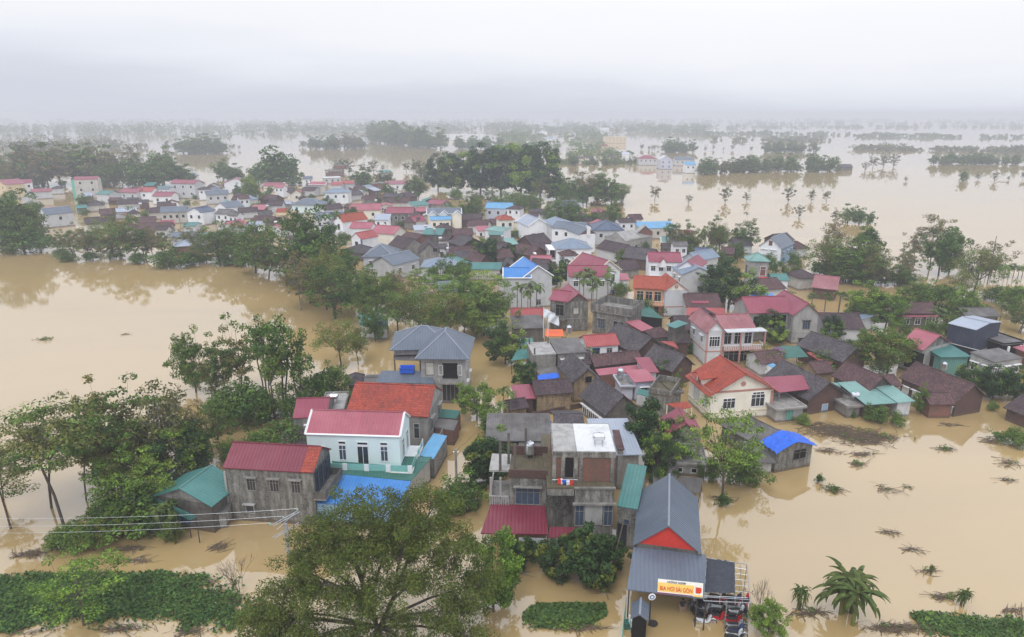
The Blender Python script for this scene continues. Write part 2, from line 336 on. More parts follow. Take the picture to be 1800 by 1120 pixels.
# ---------------------------------------------------------------- houses
HOUSES = {}
class House:
    """local frame: origin under the front-left eave corner, x along the eave, y away from the camera"""
    def __init__(s, x1, y1, x2, y2, d, ze, label, name='house', cat='house', group=None, parent=None):
        if ze < 0: ze = zat(x1, -ze, y1) if y1 >= y2 else zat(x2, -ze, y2)
        A = W(x1, y1, ze); B = W(x2, y2, ze); u = B - A; s.L = u.length; s.ze = ze
        s.rz = math.atan2(u.y, u.x); v = Vector((-math.sin(s.rz), math.cos(s.rz), 0))
        if isinstance(d, tuple): d = abs((W(d[0], d[1], ze) - A).dot(v))
        s.d = d; s.A = Vector((A.x, A.y, 0)); s.u = u.normalized(); s.w = v
        if parent is None:
            s.o = root(name, (A.x, A.y, 0), s.rz, label, cat, group); s.mw = None; s.off = Matrix.Identity(4)
        else:   # a wing of another house: its meshes are laid in that house's frame
            s.o = parent.o; P = Matrix.Translation(parent.A) @ Matrix.Rotation(parent.rz, 4, 'Z'); Q = Matrix.Translation(s.A) @ Matrix.Rotation(s.rz, 4, 'Z'); s.off = P.inverted() @ Q
        s.par = parent is not None
    def put(s, mb, name, mats, parent=None, label=None):
        o = mb.build(name, mats, parent or s.o)
        if s.par and parent is None: o.matrix_local = s.off
        if label: o['label'] = label
        return o
    def body(s, rise, rd, rm, wm, oh=.35, z0=-1.2, trim=None, gm=None, th=.1, attic=None, cap=True, base=None):
        L, d, ze = s.L, s.d, s.ze; s.oh = oh = min(oh, L*.15, d*.15); x0, x1, y0, y1 = oh, L-oh, oh, d-oh; s.rise = rise; s.wm = wm
        mats = [wm, gm or wm]; w = MB(); r = MB(); e = .012
        if rd == 'u':
            k = rise*2/d; zt = ze + k*oh - th - e; zp = ze + rise - th - e
            w.face([(x0,y0,z0),(x1,y0,z0),(x1,y0,zt),(x0,y0,zt)]); w.face([(x1,y1,z0),(x0,y1,z0),(x0,y1,zt),(x1,y1,zt)])
            w.face([(x1,y0,z0),(x1,y1,z0),(x1,y1,zt),(x1,y0,zt)]); w.face([(x0,y1,z0),(x0,y0,z0),(x0,y0,zt),(x0,y1,zt)])
            w.face([(x1,y0,zt),(x1,y1,zt),(x1,d/2,zp)], 1); w.face([(x0,y1,zt),(x0,y0,zt),(x0,d/2,zp)], 1)
            r.slab([(0,0,ze),(L,0,ze),(L,d/2,ze+rise),(0,d/2,ze+rise)], th); r.slab([(L,d,ze),(0,d,ze),(0,d/2,ze+rise),(L,d/2,ze+rise)], th)
            rl = [((0,d/2,ze+rise+.03),(L,d/2,ze+rise+.03))]; ed = [((0,0,ze),(0,d/2,ze+rise)),((0,d,ze),(0,d/2,ze+rise)),((L,0,ze),(L,d/2,ze+rise)),((L,d,ze),(L,d/2,ze+rise)),((0,0,ze),(L,0,ze))]
            s.roofz = lambda x, y: ze + rise*(1-abs(2*y/d-1))
        elif rd == 'v':
            k = rise*2/L; zt = ze + k*oh - th - e; zp = ze + rise - th - e
            w.face([(x0,y0,z0),(x1,y0,z0),(x1,y0,zt),(x0,y0,zt)]); w.face([(x1,y1,z0),(x0,y1,z0),(x0,y1,zt),(x1,y1,zt)])
            w.face([(x1,y0,z0),(x1,y1,z0),(x1,y1,zt),(x1,y0,zt)]); w.face([(x0,y1,z0),(x0,y0,z0),(x0,y0,zt),(x0,y1,zt)])
            w.face([(x0,y0,zt),(x1,y0,zt),(L/2,y0,zp)], 1); w.face([(x1,y1,zt),(x0,y1,zt),(L/2,y1,zp)], 1)
            r.slab([(0,d,ze),(0,0,ze),(L/2,0,ze+rise),(L/2,d,ze+rise)], th); r.slab([(L,0,ze),(L,d,ze),(L/2,d,ze+rise),(L/2,0,ze+rise)], th)
            rl = [((L/2,0,ze+rise+.03),(L/2,d,ze+rise+.03))]; ed = [((0,0,ze),(L/2,0,ze+rise)),((L,0,ze),(L/2,0,ze+rise)),((0,d,ze),(L/2,d,ze+rise)),((L,d,ze),(L/2,d,ze+rise))]
            s.roofz = lambda x, y: ze + rise*(1-abs(2*x/L-1))
        elif rd == 'h':
            hs = min(L, d)/2; zt = ze - th - e + rise*oh/hs
            w.box(x0, x1, y0, y1, z0, zt, skip='b')
            if L >= d: p, q = Vector((hs, d/2, ze+rise)), Vector((L-hs, d/2, ze+rise))
            else: p, q = Vector((L/2, hs, ze+rise)), Vector((L/2, d-hs, ze+rise))
            a, b, c, f = (0,0,ze), (L,0,ze), (L,d,ze), (0,d,ze)
            def P(*x): r.slab([Vector(y) for y in x], th)
            if L >= d:
                if (p-q).length < .05: P(a,b,p); P(b,c,p); P(c,f,p); P(f,a,p)
                else: P(a,b,q,p); P(b,c,q); P(c,f,p,q); P(f,a,p)
            else: P(a,b,p); P(b,c,q,p); P(c,f,q); P(f,a,p,q)
            rl = [(p,q),(a,p),(f,p if L >= d else q),(b,q if L >= d else p),(c,q)]; rl = [(Vector(i)+Vector((0,0,.02)), Vector(j)+Vector((0,0,.02))) for i, j in rl]; ed = []
            s.roofz = lambda x, y: ze + rise*min(1, min(x, L-x, y, d-y)/hs)
        elif rd == 's':
            zt = lambda y: ze + rise*y/d - th - e
            w.face([(x0,y0,z0),(x1,y0,z0),(x1,y0,zt(y0)),(x0,y0,zt(y0))]); w.face([(x1,y1,z0),(x0,y1,z0),(x0,y1,zt(y1)),(x1,y1,zt(y1))])
            w.face([(x1,y0,z0),(x1,y1,z0),(x1,y1,zt(y1)),(x1,y0,zt(y0))]); w.face([(x0,y1,z0),(x0,y0,z0),(x0,y0,zt(y0)),(x0,y1,zt(y1))])
            r.slab([(0,0,ze),(L,0,ze),(L,d,ze+rise),(0,d,ze+rise)], th); rl = []; ed = [((0,0,ze),(0,d,ze+rise)),((L,0,ze),(L,d,ze+rise)),((0,0,ze),(L,0,ze)),((0,d,ze+rise),(L,d,ze+rise))]
            s.roofz = lambda x, y: ze + rise*y/d
        else:   # flat with parapet of height rise
            w.box(x0, x1, y0, y1, z0, ze-.15-e, skip='b'); r.box(0, L, 0, d, ze-.15, ze)
            s.roofz = lambda x, y: ze; rl = []; ed = []
            if rise > 0:
                q = MB(); t_ = .14
                q.box(0, L, 0, t_, ze+.002, ze+rise); q.box(0, L, d-t_, d, ze+.002, ze+rise); q.box(0, t_, t_+.002, d-t_-.002, ze+.002, ze+rise); q.box(L-t_, L, t_+.002, d-t_-.002, ze+.002, ze+rise)
                s.put(q, 'parapet', wm if wm != 'brick' else 'conc')
        s.x0, s.x1, s.y0, s.y1 = x0, x1, y0, y1
        s.wall = s.put(w, 'wall', mats); s.roof = s.put(r, 'roof', [rm])
        if cap and rl and s.A.y < 330:
            q = MB(); cr = .09 if s.A.y < 160 else .13
            for a, b in rl: q.bar(a, b, cr, 4)
            o = q.build('ridge_cap', [CAPM.get(rm, rm)], s.roof)
        if trim:
            q = MB()
            for a, b in ed: q.bar(Vector(a)+Vector((0,0,.01)), Vector(b)+Vector((0,0,.01)), .13, 4)
            if ed: q.build('roof_trim', [trim], s.roof)
        return s
    def P(s, face, a, z, off=0.0):
        """point on a wall: a = metres along it"""
        if face == 'f': return Vector((s.x0+a, s.y0-off, z))
        if face == 'r': return Vector((s.x1+off, s.y0+a, z))
        if face == 'l': return Vector((s.x0-off, s.y0+a, z))
        return Vector((s.x1-a, s.y1+off, z))
    def flen(s, face): return (s.x1-s.x0) if face in 'fk' else (s.y1-s.y0)
    def wbox(s, mb, face, a, b, z0, z1, o0, o1, m=0):
        p = s.P(face, a, z0, o0); q = s.P(face, b, z1, o1)
        mb.box(min(p.x,q.x), max(p.x,q.x), min(p.y,q.y), max(p.y,q.y), z0, z1, m)
    def win(s, face, c, z, w=1.0, h=1.2, fm='white_trim', pm='glass', bars=2, kind='window', hood=True, sub=True):
        """c: centre along the face in metres, z: centre height"""
        f = MB(); t = .07; a, b, z0, z1 = c-w/2, c+w/2, z-h/2, z+h/2
        far = s.A.y > 190
        s.wbox(f, face, a-t, b+t, z1, z1+t, -.02, .07); s.wbox(f, face, a-t, b+t, z0-t, z0, -.02, .07)
        s.wbox(f, face, a-t, a, z0, z1, -.02, .07); s.wbox(f, face, b, b+t, z0, z1, -.02, .07)
        if not far:
            for i in range(1, bars): x = a+(b-a)*i/bars; s.wbox(f, face, x-.025, x+.025, z0, z1, .012, .05)
            if h > 1.0 and kind == 'window': s.wbox(f, face, a, b, z0+h*.72-.02, z0+h*.72+.02, .012, .052)
            if hood: s.wbox(f, face, a-.25, b+.25, z1+t+.04, z1+t+.12, -.02, .38)
        q = MB(); s.wbox(q, face, a, b, z0, z1, -.02, .01)
        fo = s.put(f, kind, [fm]); qo = q.build('pane', [pm], fo)
        return fo
    def row(s, face, n, zs=None, w=1.0, h=1.2, fm='white_trim', pm='glass', **k):
        Lf = s.flen(face)
        if zs is None: zs = [s.ze-1.7] + ([s.ze-5.0] if s.ze > 5.9 else [])
        w = min(w, Lf/(n*1.5))
        for z in zs:
            for i in range(n): s.win(face, Lf*(i+.5)/n, z, w, h, fm, pm, **k)
        return s
    def wins(s, spec, **k):
        i = 0
        while i < len(spec): s.row(spec[i], int(spec[i+1]), **k); i += 2
        return s
    def band(s, z, m='cream_trim', h=.18, out=.1, name='floor_band'):
        b = MB(); o = out; b.box(s.x0-o, s.x1+o, s.y0-o, s.y0-.004, z, z+h); b.box(s.x1+.004, s.x1+o, s.y0, s.y1, z, z+h); b.box(s.x0-o, s.x0-.004, s.y0, s.y1, z, z+h)
        s.put(b, name, [m]); return s
    def balcony(s, face, a, b, z, dep=1.1, m='white_trim', rail='white_trim', solid=False, h=.9):
        q = MB(); s.wbox(q, face, a, b, z-.15, z, .005, dep); o = s.put(q, 'balcony', [m]); r = MB()
        if solid:
            s.wbox(r, face, a, b, z+.003, z+h, dep-.1, dep)
            s.wbox(r, face, a, a+.1, z+.003, z+h, .005, dep-.102); s.wbox(r, face, b-.1, b, z+.003, z+h, .005, dep-.102)
        else:
            s.wbox(r, face, a, b, z+h-.08, z+h, dep-.1, dep-.02); n = max(3, int((b-a)/.3))
            for i in range(n+1):
                x = a+.04+(b-a-.08)*i/n; s.wbox(r, face, x-.035, x+.035, z+.002, z+h-.082, dep-.09, dep-.03)
            s.wbox(r, face, a, a+.08, z+h-.08, z+h, .005, dep-.102); s.wbox(r, face, b-.08, b, z+h-.08, z+h, .005, dep-.102)
        r.build('railing', [rail], o); return s
    def posts(s, pts, z0, z1, m='white_trim', r=.13, name='column'):
        for x, y in pts: q = MB().box(x-r, x+r, y-r, y+r, z0, z1); s.put(q, name, [m])
        return s
CAPM = {'roof_slate': 'roof_silver', 'roof_pink': 'roof_pink', 'roof_oldpink': 'roof_pink', 'roof_teal': 'roof_paleteal', 'roof_bluegrey': 'roof_silver', 'roof_navy': 'roof_navy'}
def h(x1, y1, x2, y2, d, ze, rise, rd, rm, wm, label, win='', name='house', cat='house', trim=None, gm=None, oh=.35, parent=None, group=None, fm='white_trim', pm='glass', **k):
    s = House(x1, y1, x2, y2, d, ze, label, name, cat, group, parent).body(rise, rd, rm, wm, oh=oh, trim=trim, gm=gm, **k)
    if win: s.wins(win, fm=fm, pm=pm)
    return s
def canopy(pts, m, label, name='canopy', cat='canopy', post='darkmetal', wall=None, group=None, wf='f', th=.06, pr=.05, under=None, parent=None):
    """pts: four (px,py,z) corners anticlockwise from above, the first edge the low eave. Rests on posts."""
    Q = [W(*p) for p in pts]; c = sum(Q, Vector())/len(Q); c.z = 0
    o = parent or root(name, c, 0, label, cat, group)
    c0 = o.location if parent else c
    Q = [q - Vector((c0.x, c0.y, 0)) for q in Q]
    MB().slab(Q, th).build('roof', [m], o)
    cc = sum(Q, Vector())/len(Q)
    ins = [q + (Vector((cc.x, cc.y, q.z))-q)*.06 for q in Q]
    if post:
        for q in ins: MB().bar((q.x,q.y,-1), (q.x,q.y,q.z-th-.02), pr, 5).build('post', [post], o)
    if wall:
        for i in range(len(Q)):
            if 'frkl'[i % 4] in wf:
                a, b = ins[i], ins[(i+1) % len(Q)]; n = Vector(((b-a).y, -(b-a).x, 0)).normalized()*.05
                w = MB(); za, zb = a.z-th-.05, b.z-th-.05
                A0, B0 = Vector((a.x,a.y,-1)), Vector((b.x,b.y,-1)); A1, B1 = Vector((a.x,a.y,za)), Vector((b.x,b.y,zb))
                w.face([A0+n,B0+n,B1+n,A1+n]); w.face([B0-n,A0-n,A1-n,B1-n]); w.face([A1+n,B1+n,B1-n,A1-n]); w.face([B0+n,B0-n,B1-n,B1+n]); w.face([A0-n,A0+n,A1+n,A1-n])
                w.build('wall', [wall], o)
    return o
def obox(x, y, z0, w, d, hgt, rz, mats, name, label, cat, group=None):
    """free standing block at water pixel x,y"""
    p = W(x, y, z0); o = MB().box(-w/2, w/2, -d/2, d/2, -z0-1, hgt).build(name, mats, None, (p.x, p.y, z0), rz); return tag(o, label, cat, group)
TANKS = []
def tank(px, py, z, label, kind='drum', group=None, rz=0.0):
    p = W(px, py, z); o = root('water_tank', (p.x, p.y, z), rz, label, 'water tank', group); o.scale = (.72,)*3 if kind == 'drum' else (.9,)*3
    if kind == 'drum':      # lying steel drum on a stand
        b = MB(); n = 12; R = .55
        prof = [(-.85,.05),(-.78,.42),(-.6,R),(.6,R),(.78,.42),(.85,.05)]
        for (xa, ra), (xb, rb) in zip(prof, prof[1:]):
            b.bar((xa,0,1.25),(xb,0,1.25), ra, n, 0, rb, cap=False)
        b.bar((-.86,0,1.25),(-.85,0,1.25), .05, n); b.bar((.85,0,1.25),(.86,0,1.25), .05, n)
        b.bar((0,0,1.75),(0,0,1.95), .16, 8); b.build('drum', ['steel'], o, smooth=False)
        s = MB()
        for x in (-.5,.5):
            for y in (-.4,.4): s.bar((x,y,0),(x,y*.7,.95), .035, 4)
            s.bar((x,-.42,.8),(x,.42,.8), .03, 4)
        s.build('stand', ['galv'], o)
    elif kind == 'up':
        MB().lathe([(0,.6),(.5,.6),(.52,.7),(.52,1.7),(.42,1.9),(.12,2.0),(.12,2.1),(0,2.1)]).build('drum', ['steel'], o)
        s = MB()
        for x in (-.36,.36):
            for y in (-.36,.36): s.bar((x,y,0),(x,y,.62), .035, 4)
        s.build('stand', ['galv'], o)
    elif kind == 'blue':
        MB().lathe([(0,0),(.5,0),(.55,.5),(.5,1.0),(.35,1.15),(0,1.2)]).build('drum', ['tankblue'], o)
    return o
# ================================================================ the near houses, left of the flooded lane
def near_left():
    s = h(391, 822, 550, 831, 4.9, -925, 1.6, 'u', 'roof_crimson', 'mosswall', 'stained grey concrete house with crimson sheet roof, three windows in a row over the flood', oh=.12, gm='mosswall')
    Lf = s.flen('f'); zt = s.ze
    for c in (.29, .555, .80): s.win('f', Lf*c, zt-1.75, .85, 1.35, 'conc', 'glass', bars=3)
    s.win('f', Lf*.24, zt-4.6, .8, .9, 'palconc', 'glass', bars=1)
    w_ = s.flen('r')
    for c in (.18, .42, .66, .88): s.win('r', w_*c, zt-1.45, .7, 2.3, 'shutter', 'glass', bars=2, hood=False)
    s.balcony('r', -.2, w_+.1, zt-2.9, 1.2, 'conc', 'darkconc', solid=True, h=.8)
    s.win('r', w_*.5, zt-4.9, 2.6, 2.4, 'conc', 'void', bars=1, hood=False)
    # orange tiled strip at the gable end of the roof
    q = MB(); L, d, r0 = s.L, s.d, s.rise; e = .045
    q.slab([(L-1.25,-.05,s.ze+e),(L+.12,-.05,s.ze+e),(L+.12,d/2,s.ze+r0+e),(L-1.25,d/2,s.ze+r0+e)], .05); q.slab([(L+.12,d+.05,s.ze+e),(L-1.25,d+.05,s.ze+e),(L-1.25,d/2,s.ze+r0+e),(L+.12,d/2,s.ze+r0+e)], .05)
    q.build('tile_strip', ['tile_orange'], s.roof); MB().box(-.1,.1,-.1,.1,-1,s.ze-.5).build('drain_pipe', ['palconc'], s.o).location = (.1, .12, 0)
    # teal shed
    s = h(266, 873, 372, 891, (430, 848), 3.2, 1.5, 'v', 'roof_teal', 'darkconc', 'low shed with teal sheet gable roof beside the stained grey concrete house', gm='conc', oh=.3, name='shed', cat='shed', cap=True)
    canopy([(250,884,2.1),(352,900,2.1),(372,891,3.0),(266,873,3.0)], 'roof_teal', '', post='darkmetal', parent=s.o)
    s.row('f', 1, [1.2], 1.2, 1.1, 'bluetrim', 'shutter', bars=1, hood=False)
    h(358, 905, 400, 902, 3.0, 1.9, .3, 's', 'roof_cement', 'palconc', 'small grey brick lean-to squeezed between the teal shed and the concrete house', name='shed', cat='shed')
    # white house with balcony
    s = h(536, 763, 703, 768, 5.2, -863, 1.7, 'u', 'roof_pink', 'mint_white', 'white house with pink roof and balcony above the blue and green roofs', trim='white_trim', oh=.1)
    Lf = s.flen('f'); zt = s.ze
    s.win('f', Lf*.15, zt-1.9, .8, .8, 'white_trim', 'glass', bars=2, hood=False)
    for c in (.38, .83): s.win('f', Lf*c, zt-2.15, .72, 1.7, 'white_trim', 'shutter', bars=2, hood=False); s.win('f', Lf*c, zt-.95, .74, .28, 'white_trim', 'glass', bars=1, hood=False)
    s.win('f', Lf*.60, zt-2.5, 1.15, 2.3, 'white_trim', 'glass', bars=2, hood=False, kind='door'); s.win('f', Lf*.60, zt-.98, 1.1, .28, 'white_trim', 'glass', bars=1, hood=False)
    for c in (.3, .72): s.win('r', s.flen('r')*c, zt-2.1, .8, 2.2, 'white_trim', 'shutter', bars=2, hood=False)
    zb = zt-3.65; q = MB(); a0 = Lf*.2
    s.wbox(q, 'f', a0, Lf, zb-.22, zb, .005, 1.25); s.wbox(q, 'r', -1.25, s.flen('r'), zb-.22, zb, .005, 1.5)
    bo = s.put(q, 'balcony', ['white_trim']); q = MB(); s.wbox(q, 'f', a0, Lf, zb-.14, zb-.03, 1.25, 1.29); s.wbox(q, 'r', -1.25, s.flen('r'), zb-.14, zb-.03, 1.5, 1.54); q.build('edge_band', ['yellow'], bo)
    q = MB(); s.wbox(q, 'f', a0, Lf+1.4, zb+.05, zb+.8, 1.17, 1.2); s.wbox(q, 'r', -1.18, s.flen('r'), zb+.05, zb+.8, 1.42, 1.45); q.build('glass_railing', ['greenglass'], bo)
    q = MB()
    for i in range(5):
        a = a0+(Lf+1.3-a0)*i/4; q = MB(); s.wbox(q, 'f', a-.25, a+.25, zb+.003, zb+.85, 1.2, 1.27); q.build('railing_panel', ['white_trim'], bo)
    for i in range(1, 4): q = MB(); s.wbox(q, 'r', s.flen('r')*i/3-.2, s.flen('r')*i/3+.2, zb+.003, zb+.85, 1.45, 1.5); q.build('railing_panel', ['white_trim'], bo)
    # green and blue lean-to roofs in front of it
    canopy([(594,833,2.9),(722,845,2.7),(760,803,3.1),(578,800,3.6)], 'roof_darkteal', 'dark green sheet roof under the balcony of the white house', wall='beige', wf='r')
    canopy([(549,884,2.4),(696,892,2.4),(723,846,2.72),(592,833,2.9)], 'roof_blue', 'bright blue sheet roof between the concrete house and the lane', wall='skywall', wf='fr')
    canopy([(736,800,2.8),(762,807,2.6),(786,766,2.6),(762,762,2.9)], 'roof_skyblue', 'narrow light blue sheet roof beside the lane, behind the dark green roof', wall='conc', wf='fr')
    canopy([(728,806,2.5),(746,809,2.4),(752,796,2.6),(732,794,2.7)], 'tarpblue', 'small dark blue sheet tucked between the balcony and the light blue roof', post='darkmetal')
    # orange tiled house
    s = h(607, 726, 753, 733, 8.4, -800, 2.3, 'u', 'tile_orange', 'conc', 'grey rendered house with long orange tiled roof behind the white balcony house', oh=.15, gm='palconc')
    s.row('r', 2, [s.ze-1.9], 1.0, 1.7, 'palconc', 'glass'); s.win('f', s.flen('f')*.86, s.ze-2.0, .6, 1.9, 'palconc', 'glass', bars=1, hood=False); s.balcony('r', -.3, 3.0, s.ze-3.6, 1.3, 'palconc', 'conc')
    s = h(514, 735, 574, 733, 6.0, -792, 1.3, 'u', 'roof_magenta', 'conc', 'small grey house with magenta roof left of the orange tiled roof', 'f1', oh=.1)
    s2 = h(560, 724, 605, 722, 6, 3.6, 0.25, 'p', 'palconc', 'conc', 'flat roofed grey block carrying a water heater beside the magenta roof', oh=.05)
    tank(588, 708, 3.6, 'silver solar water heater on the flat grey roof left of the orange tiles', group=None)
    h(497, 797, 540, 790, 7, 2.2, 1.0, 'u', 'tile_old', 'darkconc', 'low dark tiled shed half hidden by bushes behind the concrete house', name='shed', cat='shed')
    # hip roofed villa
    s = h(729, 631, 825, 632, 9.5, -713, 2.9, 'h', 'roof_slate', 'palconc', 'unfinished two storey grey villa with tall slate blue hipped roof', oh=.7)
    Lf = s.flen('f'); zt = s.ze
    s.win('f', Lf*.2, zt-1.7, 1.1, 1.8, 'conc', 'beige', bars=1, hood=False); s.win('f', Lf*.66, zt-2.0, 2.2, 2.4, 'palconc', 'void', bars=1, hood=False, kind='opening')
    s.win('f', Lf*.66, zt-5.3, 2.3, 2.6, 'palconc', 'glass', bars=4, hood=False, kind='door'); s.balcony('f', Lf*.42, Lf*.93, zt-3.5, 1.2, 'conc', 'palconc', solid=True, h=.25)
    for c in (.45, .88): s.win('f', Lf*c, zt-1.9, .5, 1.4, 'white_trim', 'palconc', bars=1, hood=False, kind='niche')
    s.row('r', 2, [zt-1.8, zt-5.0], .8, 1.3)
    b = h(685, 616, 800, 613, 8.5, zt-.05, 2.3, 'h', 'roof_slate', 'palconc', '', parent=s, oh=.6, z0=zt-1.0)
    q = canopy([(660,673,3.5),(764,674,3.5),(758,652,4.5),(670,652,4.5)], 'roof_slate', '', parent=s.o, wall='conc', wf='fl', post='palconc')
    canopy([(690,633,zt-1.5),(738,634,zt-1.5),(738,623,zt-1.2),(690,622,zt-1.2)], 'roof_cement', '', parent=s.o, post='darkmetal')
    s.win('f', -2.2, 2.4, 2.3, 1.2, 'conc', 'void', bars=3, hood=False); s.win('f', .9, 2.4, 1.2, 1.2, 'conc', 'void', bars=2, hood=False)
    p = W(716, 655, 4.3); o = MB().box(-1.0,1.0,-.6,.6,0,.12).box(-1.0,-.9,-.6,.6,.12,.75).box(.9,1.0,-.6,.6,.12,.75).box(-.9,.9,-.6,-.5,.12,.75).box(-.9,.9,.5,.6,.12,.75).box(-1.1,1.1,-.7,-.6,.7,.8).box(-1.1,1.1,.6,.7,.7,.8).build('plastic_tub', ['tarpblue'], None, (p.x, p.y, 4.4))
    tag(o, 'bright blue plastic tub on the terrace of the hipped grey villa', 'tub')
    h(638, 681, 664, 680, 5, 2.2, .5, 'u', 'roof_cement', 'darkconc', 'low dark sheet roofed annex left of the hipped grey villa', name='shed', cat='shed')
    h(608, 678, 640, 676, 4, 2.0, .9, 'h', 'tile_grey', 'darkconc', 'tiny dark tiled hut among trees left of the hipped grey villa', name='hut', cat='hut')
    canopy([(768,733,2.4),(802,736,2.3),(810,722,2.6),(770,718,2.8)], 'roof_darkteal', 'small green lean-to beside the lane right of the orange tiled house', wall='brick', wf='fr')
    canopy([(764,752,2.2),(798,757,2.1),(806,739,2.3),(768,735,2.5)], 'roof_cement', 'sagging grey cement sheet roof over the edge of the lane', wall='brick', wf='fr')
    canopy([(630,572,2.6),(682,574,2.6),(682,555,3.4),(632,553,3.4)], 'roof_teal', 'long teal sheet roof by the left water, in front of the leafy trees', wall='palegrey', wf='fl')
    # sheds in the trees behind
    h(738, 470, 800, 470, 8, 4.5, 1.5, 'h', 'roof_bluegrey', 'palegrey', 'blue grey hipped roof mostly hidden behind the leafy trees in the middle', 'f2')
    h(770, 512, 812, 510, 7, 4.0, 1.2, 'u', 'roof_bluegrey', 'white', 'white walled house barely showing between the leafy trees', 'f2')
def near_mid():
    # ---- big stained concrete house
    s = h(1010, 857, 1081, 857, 3.0, -965, 0, 'p', 'mossfloor', 'mosswall', 'large stained concrete house of stacked terraces with brick tower and crimson canopy', oh=.05, cap=False)
    o = s; zt = s.ze; A = s.A
    def blk(x1, y1, x2, y2, d, ze, par, rm='mossfloor', wm='mosswall', z0=None, **k):
        return House(x1, y1, x2, y2, d, ze, '', parent=o).body(par, 'p', rm, wm, oh=.03, z0=-1.2 if z0 is None else z0, cap=False, **k)
    Lf = s.flen('f'); w0 = s
    s.win('f', Lf*.13, zt-3.0, .75, 2.1, 'conc', 'shutter', bars=2, hood=False); s.win('f', Lf*.87, zt-3.0, .75, 2.1, 'conc', 'shutter', bars=2, hood=False)
    q = MB(); s.wbox(q, 'f', Lf*.27, Lf*.72, zt-4.0, zt-1.9, 0, .07); s.put(q, 'wall_panel', ['palconc'])
    q = MB(); s.wbox(q, 'f', -.2, Lf+.2, zt-1.75, zt-1.6, .0, .35); s.wbox(q, 'f', -.1, Lf+.1, zt-.12, zt+.05, .0, .2); s.put(q, 'floor_band', ['conc'])
    # terraces under the tower: same height, stepping back
    t = blk(962, 857, 1010, 857, 3.4, zt-.01, 0, z0=zt-.9); 
    tb = blk(957, 833, 1082, 833, 8.5, zt, 0, z0=-1.2)
    tw = blk(971, 796, 1083, 797, 6.0, zat(1080, 965, 797)+.0 if False else zt+3.0, .0, rm='white', wm='brick', z0=zt+.02)
    q = MB(); L2 = tw.L; ze2 = tw.ze
    q.box(0, L2, -.1, tw.d+.1, ze2+.004, ze2+.14); tw.put(q, 'roof_slab', ['mosswall'])
    q = MB().box(.1, L2*.38, .02, tw.d-.1, ze2+.145, ze2+.17); tw.put(q, 'roof_sheet', ['palconc']); q = MB().box(L2*.385, L2-.05, .02, tw.d-.1, ze2+.147, ze2+.19); tw.put(q, 'roof_sheet', ['roof_white'])
    q = MB()
    for a in (0, L2*.14, L2*.345, L2*.42, L2-.5): tw.wbox(q, 'f', a, a+.35, zt+.02, ze2, -.01, .12)
    tw.wbox(q, 'f', 0, L2, ze2-.45, ze2-.02, -.01, .09); tw.put(q, 'concrete_frame', ['mosswall'])
    tw.win('f', L2*.24, zt+1.5, 1.1, 2.2, 'conc', 'void', bars=1, hood=False, kind='opening')
    # left block with roof terrace
    lb = blk(894, 838, 962, 840, 4.6, zt-.3, 0)
    q = MB(); L3, d3, z3 = lb.L, lb.d, lb.ze; q.box(0, L3, -.02, .14, z3-.1, z3+.75); q.box(0, L3, d3-.15, d3, z3-.1, z3+1.0); lb.put(q, 'parapet', ['oldbrick'])
    q = MB().box(-2.0, .0, 1.2, d3, z3-.2, z3); lb.put(q, 'roof_slab', ['palconc'])
    lb.win('f', lb.flen('f')*.5, z3-2.05, 2.3, 1.8, 'conc', 'shutter', bars=4, hood=True)
    q = MB().box(-1.9, -.02, -.1, d3, z3-3.3, z3-3.1); bo = lb.put(q, 'balcony', ['conc'])
    q = MB()
    for i in range(9): a = -1.85+i*.22; q.box(a, a+.09, -.1, -.02, z3-3.1, z3-2.2)
    for i in range(12): a = i*.38; q.box(-1.9, -1.82, a, a+.16, z3-3.1, z3-2.2)
    q.box(-1.9,-.02,-.12,-.0,z3-2.2,z3-2.1); q.box(-1.92,-1.8,0,d3,z3-2.2,z3-2.1); q.build('railing', ['palconc'], bo)
    q = MB().box(-1.85,-1.65,0,.2,-1.2,z3-.2); lb.put(q, 'column', ['palconc']); q = MB().box(-.9,-.7,0,.2,-1.2,z3-.2); lb.put(q, 'column', ['palconc'])
    for a, b2, hh in ((-.9,1.3,3.2),(-.15,2.6,3.4),(.55,1.0,3.0),(1.5,4.0,3.3)):
        q = MB().box(a-.12, a+.12, b2-.12, b2+.12, z3-.1, z3+hh); lb.put(q, 'column', ['darkconc'])
    # recessed loggia between the blocks
    lg = blk(962, 886, 1006, 887, 3.0, zt-3.7, 0, rm='tile_brown', wm='mosswall')
    q = MB(); zl = lg.ze; Ll = lg.L
    q.box(0, Ll, 0, .1, zl+.75, zl+.85)
    for i in range(12): a = Ll*i/11; q.box(max(0,a-.05), a+.05, 0, .08, zl, zl+.75)
    lg.put(q, 'railing', ['palconc'])
    q = MB().box(.1,.35,.1,.35, zl, zt-.9); lg.put(q, 'column', ['palconc'])
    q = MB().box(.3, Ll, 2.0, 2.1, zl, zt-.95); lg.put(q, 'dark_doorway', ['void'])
    # crimson canopies
    canopy([(845,937,2.5),(964,939,2.5),(958,886,3.3),(863,886,3.3)], 'roof_crimson', '', parent=o.o, post='palconc', wall='white', wf='', th=.12)
    canopy([(964,945,2.1),(1003,947,2.1),(1018,927,2.5),(966,926,2.5)], 'roof_crimson', '', parent=o.o, post='palconc', wall='palegrey', wf='f')
    q = MB(); a, b2 = W(912, 955, 1.5), W(961, 957, 1.5)
